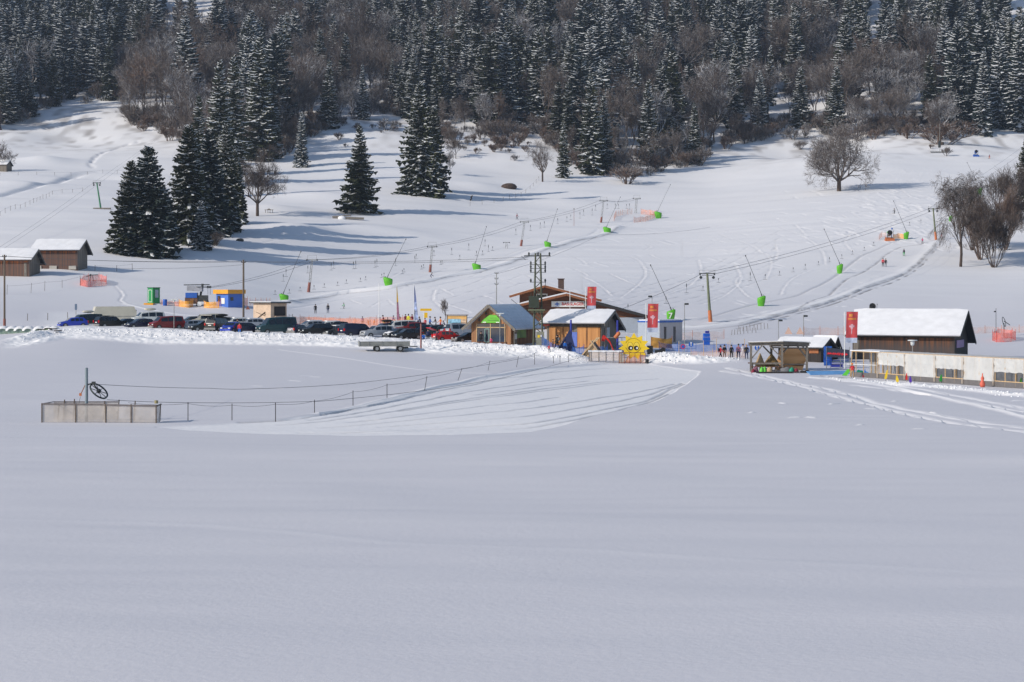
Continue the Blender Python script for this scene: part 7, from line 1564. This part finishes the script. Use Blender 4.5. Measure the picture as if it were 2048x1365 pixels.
for (px, D, a, b_, m_, lb) in ((1634, 219, 5.9, 1.0, LBLUE, 'long light blue mat lying left of the tunnel entrance'), ):
    p = at(px, D); o = MB(); o.slab([(-.8, -.7, .06), (a, .3, .12), (a-.4, b_+.4, .45), (-1.1, .5, .38)], .08); o.build('slope_mat', m_, loc=p, label=lb, cat='mat')
b = MB(); b.slab([(0, 0, .05), (.55, 0, .05), (1.1, .2, .75), (.6, .2, .7)], .08); b.build('green_mat', LGREEN, loc=at(1684, 216), label='bright green mat tilted left of the child in red', cat='mat')
b = MB(); b.slab([(0, 0, .25), (.65, 0, .05), (.95, .2, .55), (.3, .2, .75)], .08); b.build('teal_mat', TEAL, loc=at(1711, 214), label='dark green mat tilted right of the child in red', cat='mat')
person(1705, 757, 1.55, 'red', 'tan', 'person in a red jacket with an orange hood and tan trousers at the tunnel entrance', 'lean', R(0), hat='orange', D=211)
# plastic conveyor tunnel
A = Vector(((1712-1024)/F*213, 213, .1)); Bp = Vector(((2120-1024)/F*183, 183, -.3)); A.z = ground(A.x, A.y); Bp.z = ground(Bp.x, Bp.y)
t = empty('conveyor_tunnel', A, 0, 'long tunnel of translucent plastic film on timber frames covering the magic carpet', 'conveyor tunnel'); V_ = Bp-A; Lt = V_.length; dv = V_.normalized(); nv = Vector((-dv.y, dv.x, 0)).normalized()
nv = nv if nv.y > 0 else -nv; Ht = 2.75; Wt = 2.2
def TP(s, w, z): return dv*s+nv*w+Vector((0, 0, z))
b = MB(); b.slab([TP(-.6, -.05, 0), TP(Lt, -.05, 0), TP(Lt, -.05, .52), TP(-.6, -.05, .52)], .06); b.build('kick_board', WALLB, t)
# film sheet with sagging creases; window openings in every second bay
def SP(px):
    k = (px-1024)/F; return (k*A.y-A.x)/(dv.x-k*dv.y)
bays = [(0, SP(1758), 'open')]+[(SP(a), SP(c), kd) for a, c, kd in ((1758, 1812, 'win'), (1812, 1872, 'full'), (1872, 1928, 'win'), (1928, 1990, 'full'), (1990, 2052, 'win'), (2052, 2118, 'full'))]; EN = SP(1758)
rn = random.Random(5); f = MB()
for (a, c, kd) in bays:
    if kd == 'open': continue
    c = min(c, Lt); z0 = .5 if kd == 'full' else 1.45; n = 14; m_ = 7; vs = []
    for i in range(n+1):
        for j in range(m_+1):
            vs.append(TP(a+(c-a)*i/n, -.09+.11*math.sin(i*1.7+j*.8+a)*math.sin(j*.9)+rn.uniform(-.025, .025), z0+(Ht-z0)*j/m_+(rn.uniform(-.05, .05) if j == 0 and kd == 'win' else 0)))
    f.add(vs, [(i*(m_+1)+j, (i+1)*(m_+1)+j, (i+1)*(m_+1)+j+1, i*(m_+1)+j+1) for i in range(n) for j in range(m_)], 0, True)
f.build('film_side', FILM, t)
f = MB(); vs = []
for i in range(41):
    for j in range(4): vs.append(TP(EN+(Lt-EN)*i/40, Wt*j/3, Ht+.18*math.sin(math.pi*j/3)+rn.uniform(-.02, .02)))
f.add(vs, [(i*4+j, (i+1)*4+j, (i+1)*4+j+1, i*4+j+1) for i in range(40) for j in range(3)], 0, True); f.build('film_roof', FILM, t)
f = MB(); f.slab([TP(EN, Wt, .3), TP(Lt, Wt, .3), TP(Lt, Wt, Ht), TP(EN, Wt, Ht)], .03); f.build('rear_side', mat('grey_mesh', (.30, .31, .34), .7, 0, .15, 2, alpha=.85), t)
f = MB(); f.slab([TP(-.7, Wt, .3), TP(.8, Wt, .3), TP(.8, Wt, Ht-.1), TP(-.7, Wt, Ht-.1)], .03); f.slab([TP(1.6, Wt, .3), TP(EN-.1, Wt, .3), TP(EN-.1, Wt, Ht-.1), TP(1.6, Wt, Ht-.1)], .03); f.build('entrance_net', mat('grey_mesh', (.28, .29, .31)), t)
b = MB()
for (a, c, kd) in bays:
    c = min(c, Lt); xs = [a] if kd == 'full' else list(np.linspace(a, c, 4)[:-1])
    if kd == 'full': xs += [a+(c-a)*.5]
    for x in xs:
        b.bar(TP(x, 0, .1), TP(x, 0, Ht), .09)
        if kd != 'full': b.bar(TP(x+.5, Wt-.1, .3), TP(x+.5, Wt-.1, Ht-.1), .10)
    if kd == 'win': b.bar(TP(a, -.02, .56), TP(c, -.02, .56), .08)
b.bar(TP(-.7, 0, Ht), TP(Lt, 0, Ht), .10); b.bar(TP(-.7, Wt, Ht), TP(Lt, Wt, Ht), .10); b.bar(TP(-.7, 0, Ht), TP(-.7, Wt, Ht), .10); b.bar(TP(-1.1, 0, 0), TP(-.7, 0, Ht), .09); b.bar(TP(EN-.6, .1, 0), TP(EN, 0, Ht), .09); b.build('timber_frame', TIMBER, t); b = MB()
for (a, c, kd) in bays[1:]: b.bar(TP(a, -.24, .1), TP(a, -.24, Ht), .06)
b.build('film_batten', mat('pale_batten', (.62, .50, .38), .7), t)
b = MB(); b.slab([TP(-.9, -.15, Ht+.12), TP(EN+.3, -.15, Ht+.12), TP(EN+.3, Wt+.2, Ht+.16), TP(-.9, Wt+.2, Ht+.16)], .08); b.build('entrance_roof', SNOWCAP, t)
b = MB(); b.bar(TP(-1.4, -.2, 1.35), TP(EN-.2, -.2, 1.4), .05); b.build('handrail', WHITE, t)
# coloured slalom markers in front
for (px, base, top, w_, m_, lean, lb) in ((1771, 763, 741, .26, YEL, .3, 'yellow slalom marker leaning right, leftmost at the tunnel'), (1795, 768, 752, .30, YEL, -.2, 'low yellow slalom marker second from the left'), (1813, 764, 747, .20, RED, .05, 'thin red slalom marker beside the purple one'),
     (1821, 769, 753, .26, PURPLE, -.08, 'purple slalom marker standing beside the thin red one'), (1881, 767, 750, .30, mat('leaf_green', (.02, .25, .04), .5), .2, 'dark green leaf-shaped marker'), (1838, 764, 757, .12, RED, 0, 'tiny red peg right of the purple marker'), (2041, 775, 757, .24, LGREEN, .1, 'light green marker at the right edge'), (2048, 776, 756, .2, mat('cyan_plastic', (.02, .35, .65), .4), 0, 'cyan marker cut by the right edge'), (1730, 752, 738, .12, HUTBLUE, 0, 'thin blue marker at the tunnel entrance'), (1727, 757, 750, .18, mat('dark_red_plastic', (.3, .02, .03), .5), -.2, 'dark red marker by the green mat')):
    p = hit(px, base); h = (base-top)/F*p.y; t = empty('slalom_marker', p, 0, lb, 'marker', 'coloured slalom markers'); b = MB(); n = 8; vs = []
    for i in range(n+1):
        s = i/n; w = w_*(.55+.45*math.sin(math.pi*min(1, s*1.0+.15)))*(1-.25*s)*.5; cx = lean*h*s*.5
        vs += [(cx-w, -.04, h*(.2+.8*s)), (cx+w, -.04, h*(.2+.8*s)), (cx+w, .04, h*(.2+.8*s)), (cx-w, .04, h*(.2+.8*s))]
    b.add(vs, [(4*i+j, 4*i+(j+1) % 4, 4*i+4+(j+1) % 4, 4*i+4+j) for i in range(n) for j in range(4)]+[(4*n, 4*n+1, 4*n+2, 4*n+3)]); b.build('foam_figure', m_, t); b = MB(); b.tube((0, 0, -.3), (lean*h*.1, 0, h*.3), .03, n=5); b.build('peg', STEEL, t)
p = hit(1965, 775); t = empty('slalom_marker', p, 0, 'orange-red figure-shaped marker with a round body near the right edge', 'marker', 'coloured slalom markers'); b = MB(); b.lathe([(.0, 0), (.22, .02), (.27, .3), (.17, .58), (.12, .64), (.17, .82), (.11, 1.0), (.06, 1.06), (.05, 1.3), (0, 1.36)], 12); b.build('foam_figure', mat('coral_foam', (.65, .13, .08), .6), t)
wire('guide_rope', [W3(1640, 752, 215), W3(1900, 776, 196), W3(2100, 797, 176)], .02, 'thin dark guide rope lying in front of the conveyor tunnel', 'rope')
# ---------------- rope tow return station in the foreground
D1 = 139; t = empty('rope_tow_station', at(173, D1), 0, 'upright steel post with a tilted spoked wheel: return station of the rope tow', 'return wheel'); sc = F/D1
h = (845-739)/sc+.05; b = MB(); b.tube((0, 0, -.3), (0, 0, h), .11, n=12); b.build('post', mat('grey_blue_post', (.20, .25, .28), .6, .2, .1, 3), t)
wp = Vector(((198-173)/sc, -.05, (845-784)/sc)); wh = MB(); Rw = .68; n = 28; vs = []
for i in range(n):
    a = 2*math.pi*i/n
    for (rr, y) in ((Rw, -.04), (Rw+.05, -.06), (Rw+.02, 0), (Rw+.05, .06), (Rw, .04), (Rw-.05, 0)): vs.append((rr*math.cos(a), rr*math.sin(a), y))
wh.add(vs, [(6*i+j, 6*((i+1) % n)+j, 6*((i+1) % n)+(j+1) % 6, 6*i+(j+1) % 6) for i in range(n) for j in range(6)], 0, True); w = wh.build('wheel', mat('wheel_blackgreen', (.03, .045, .045), .5, .3, .2, 4), t); w.location = wp; w.rotation_euler = (R(19), R(41), 0)
for k in range(8): a = 2*math.pi*k/8; s_ = MB(); s_.bar((.1*math.cos(a), .1*math.sin(a), 0), (Rw*math.cos(a), Rw*math.sin(a), 0), .035); s_.build('spoke', DKSTEEL, w)
s_ = MB(); s_.tube((0, 0, -.12), (0, 0, .12), .13, n=10); s_.build('hub', DKSTEEL, w)
b = MB(); b.bar((0, 0, (845-772)/sc), (.5, 0, (845-768)/sc), .10); b.bar((.45, 0, (845-768)/sc), (.9, 0, (845-786)/sc), .09); b.box((.5, 0, (845-768)/sc), (.25, .2, .2)); b.build('wheel_arm', DKSTEEL, t)
b = MB(); b.bar((-.03, 0, (845-768)/sc), (-.42, 0, (845-792)/sc), .05); b.build('tension_link', mat('rust', (.25, .10, .04), .8), t); b = MB(); b.box((-.42, 0, (845-791)/sc), (.16, .1, .2)); b.build('turnbuckle', ORPAD, t); b = MB(); b.bar((-.42, 0, (845-795)/sc), (-.75, 0, .2), .02); b.bar((0, 0, .9), (-.65, .2, .1), .03); b.bar((0, 0, .9), (.7, .2, .1), .03); b.build('stay', DKSTEEL, t)
NETP = netmat('grey_white_netting', (.42, .38, .35), .72)
t = empty('net_enclosure', at(83, D1-1.2), 0, 'long low enclosure of grey-white netting on rusty posts around the return wheel', 'enclosure'); t.location.z = at(83, D1).z; W2 = lambda px: (px-83)/sc; hh = 37/sc
b = MB(); pts = [(W2(83), 0, hh), (W2(205), -.05, hh-.03), (W2(215), -.15, hh-.06), (W2(314), -.3, hh-.12)]; back = [(W2(90), 2.6, hh), (W2(220), 2.6, hh)]
for a, c in zip(pts, pts[1:]): b.add([(a[0], a[1], .02), (c[0], c[1], .02), c, a], [(0, 1, 2, 3)])
b.add([(back[0][0], 2.6, .05), (back[1][0], 2.6, .05), back[1], back[0]], [(0, 1, 2, 3)]); b.add([(W2(314), -.3, .02), (W2(312), 1.6, .05), (W2(312), 1.6, hh-.1), (W2(314), -.3, hh-.12)], [(0, 1, 2, 3)]); b.build('netting', NETP, t)
b = MB()
for a, c in zip(pts, pts[1:]): b.bar(a, c, .10, .11)
b.bar(back[0], back[1], .07); b.bar(back[0], pts[0], .06); b.bar((W2(312), 1.6, hh-.1), pts[-1], .08); b.build('top_rail', mat('grey_brown_rail', (.15, .13, .13), .7, 0, .2, 3), t)
for (px, y, z) in ((84, 0, hh), (151, 0, hh+.02), (211, -.1, hh), (262, -.2, hh), (312, -.3, hh-.05), (310, 1.2, hh-.05), (109, 2.6, hh+.15), (129, 2.6, hh+.2), (190, 2.6, hh+.05), (219, 2.6, hh+.15), (256, 1.8, hh+.12), (105, 1.5, hh-.1)):
    b = MB(); b.bar((W2(px), y-.05, -.3), (W2(px)+(.12 if y > 1 else 0), y-.05, z), .07); b.build('post', mat('rust_brown_post', (.12, .09, .07), .8, 0, .25, 4), t)
b = MB(); b.tube((W2(308), .5, hh), (W2(308), .5, hh+.22), .13, n=8); b.build('post_lamp', mat('amber_cap', (.28, .24, .12), .5), t)
# rope line posts and ropes of the tow
stk = [(376, 842, 805), (464, 841, 808), (551, 840, 806), (629, 826, 800), (706, 812, 782), (774, 797, 768), (848, 782, 753), (914, 762, 737), (975, 742, 722), (1032, 735, 713), (1069, 730, 707), (1107, 727, 712), (1120, 727, 710), (1137, 726, 708)]
lean = [0, 0, 0, 0, 0, 0, 6, 10, 5, 5, 0, 0, 0, 0]; tops = []
LBS = ['first', 'second', 'third', 'fourth', 'fifth', 'sixth', 'seventh', 'eighth', 'ninth', 'tenth', 'eleventh', 'twelfth', 'thirteenth', 'fourteenth']
for i, (px, b0, t0) in enumerate(stk):
    p = hit(px, b0); hh_ = (b0-t0)/F*p.y; m_ = MB(); m_.tube((0, 0, -.3), (lean[i]/F*p.y, 0, hh_), .028, n=6); o = m_.build('rope_stake', DARKWOOD, loc=p, label='%s thin stake of the rope-tow line counted from the netted enclosure' % LBS[i], cat='stake', group='stakes of the rope-tow line'); tops.append(p+Vector((lean[i]/F*p.y, 0, hh_)))
wire('boundary_rope', [at(256, 141)+Vector((0, 0, 1.2))]+[q-Vector((0, 0, .1)) for q in tops[:11]], .012, 'thin sagging cord strung along the stakes of the rope tow', 'rope', sag=.12)
wp0 = W3(192, 769, D1); wire('tow_rope', [wp0]+[W3(x, y, hit(x, y+g).y) for x, y, g in ((420, 777, 24), (510, 778, 22), (700, 768, 18), (900, 742, 16), (1080, 710, 12))], .017, 'upper moving rope of the tow running from the spoked wheel to the huts', 'rope', sag=.06)
wire('tow_rope', [W3(214, 800, D1)]+[W3(x, y, hit(x, y+g).y) for x, y, g in ((400, 806, 20), (640, 803, 13), (860, 780, 10), (1000, 757, 8), (1100, 733, 6), (1190, 705, 6))], .017, 'lower moving rope of the tow running from the spoked wheel to the pen', 'rope', sag=.05)
# ---------------- thin cold haze over the valley
def add_haze():
    m = bpy.data.materials.new('haze'); m.use_nodes = True; nt = m.node_tree; nt.nodes.clear()
    v = nt.nodes.new('ShaderNodeVolumePrincipled'); v.inputs['Density'].default_value = 0.00009; v.inputs['Color'].default_value = (.62, .76, 1.0, 1); v.inputs['Anisotropy'].default_value = .2
    o = nt.nodes.new('ShaderNodeOutputMaterial'); nt.links.new(v.outputs[0], o.inputs['Volume'])
    b = MB(); b.box((0, 780, 190), (2600, 1700, 400)); b.build('haze', m, label='thin blue winter haze filling the valley', cat='haze', kind='stuff')
add_haze()

# ---------------- things that share a description are told apart by their order from the left
def ordinals():
    by = {}
    for o in COL.objects:
        if o.parent is None and 'label' in o and 'category' in o and o.get('kind') is None: by.setdefault(o['label'], []).append(o)
    for lb, os_ in by.items():
        if len(os_) < 2: continue
        os_.sort(key=lambda o: o.location.x/max(o.location.y, 1))
        for i, o in enumerate(os_):
            n = i+1; sf = 'th' if 10 <= n % 100 <= 20 else {1: 'st', 2: 'nd', 3: 'rd'}.get(n % 10, 'th'); o['label'] = '%s, %d%s from left' % (lb, n, sf)
ordinals()
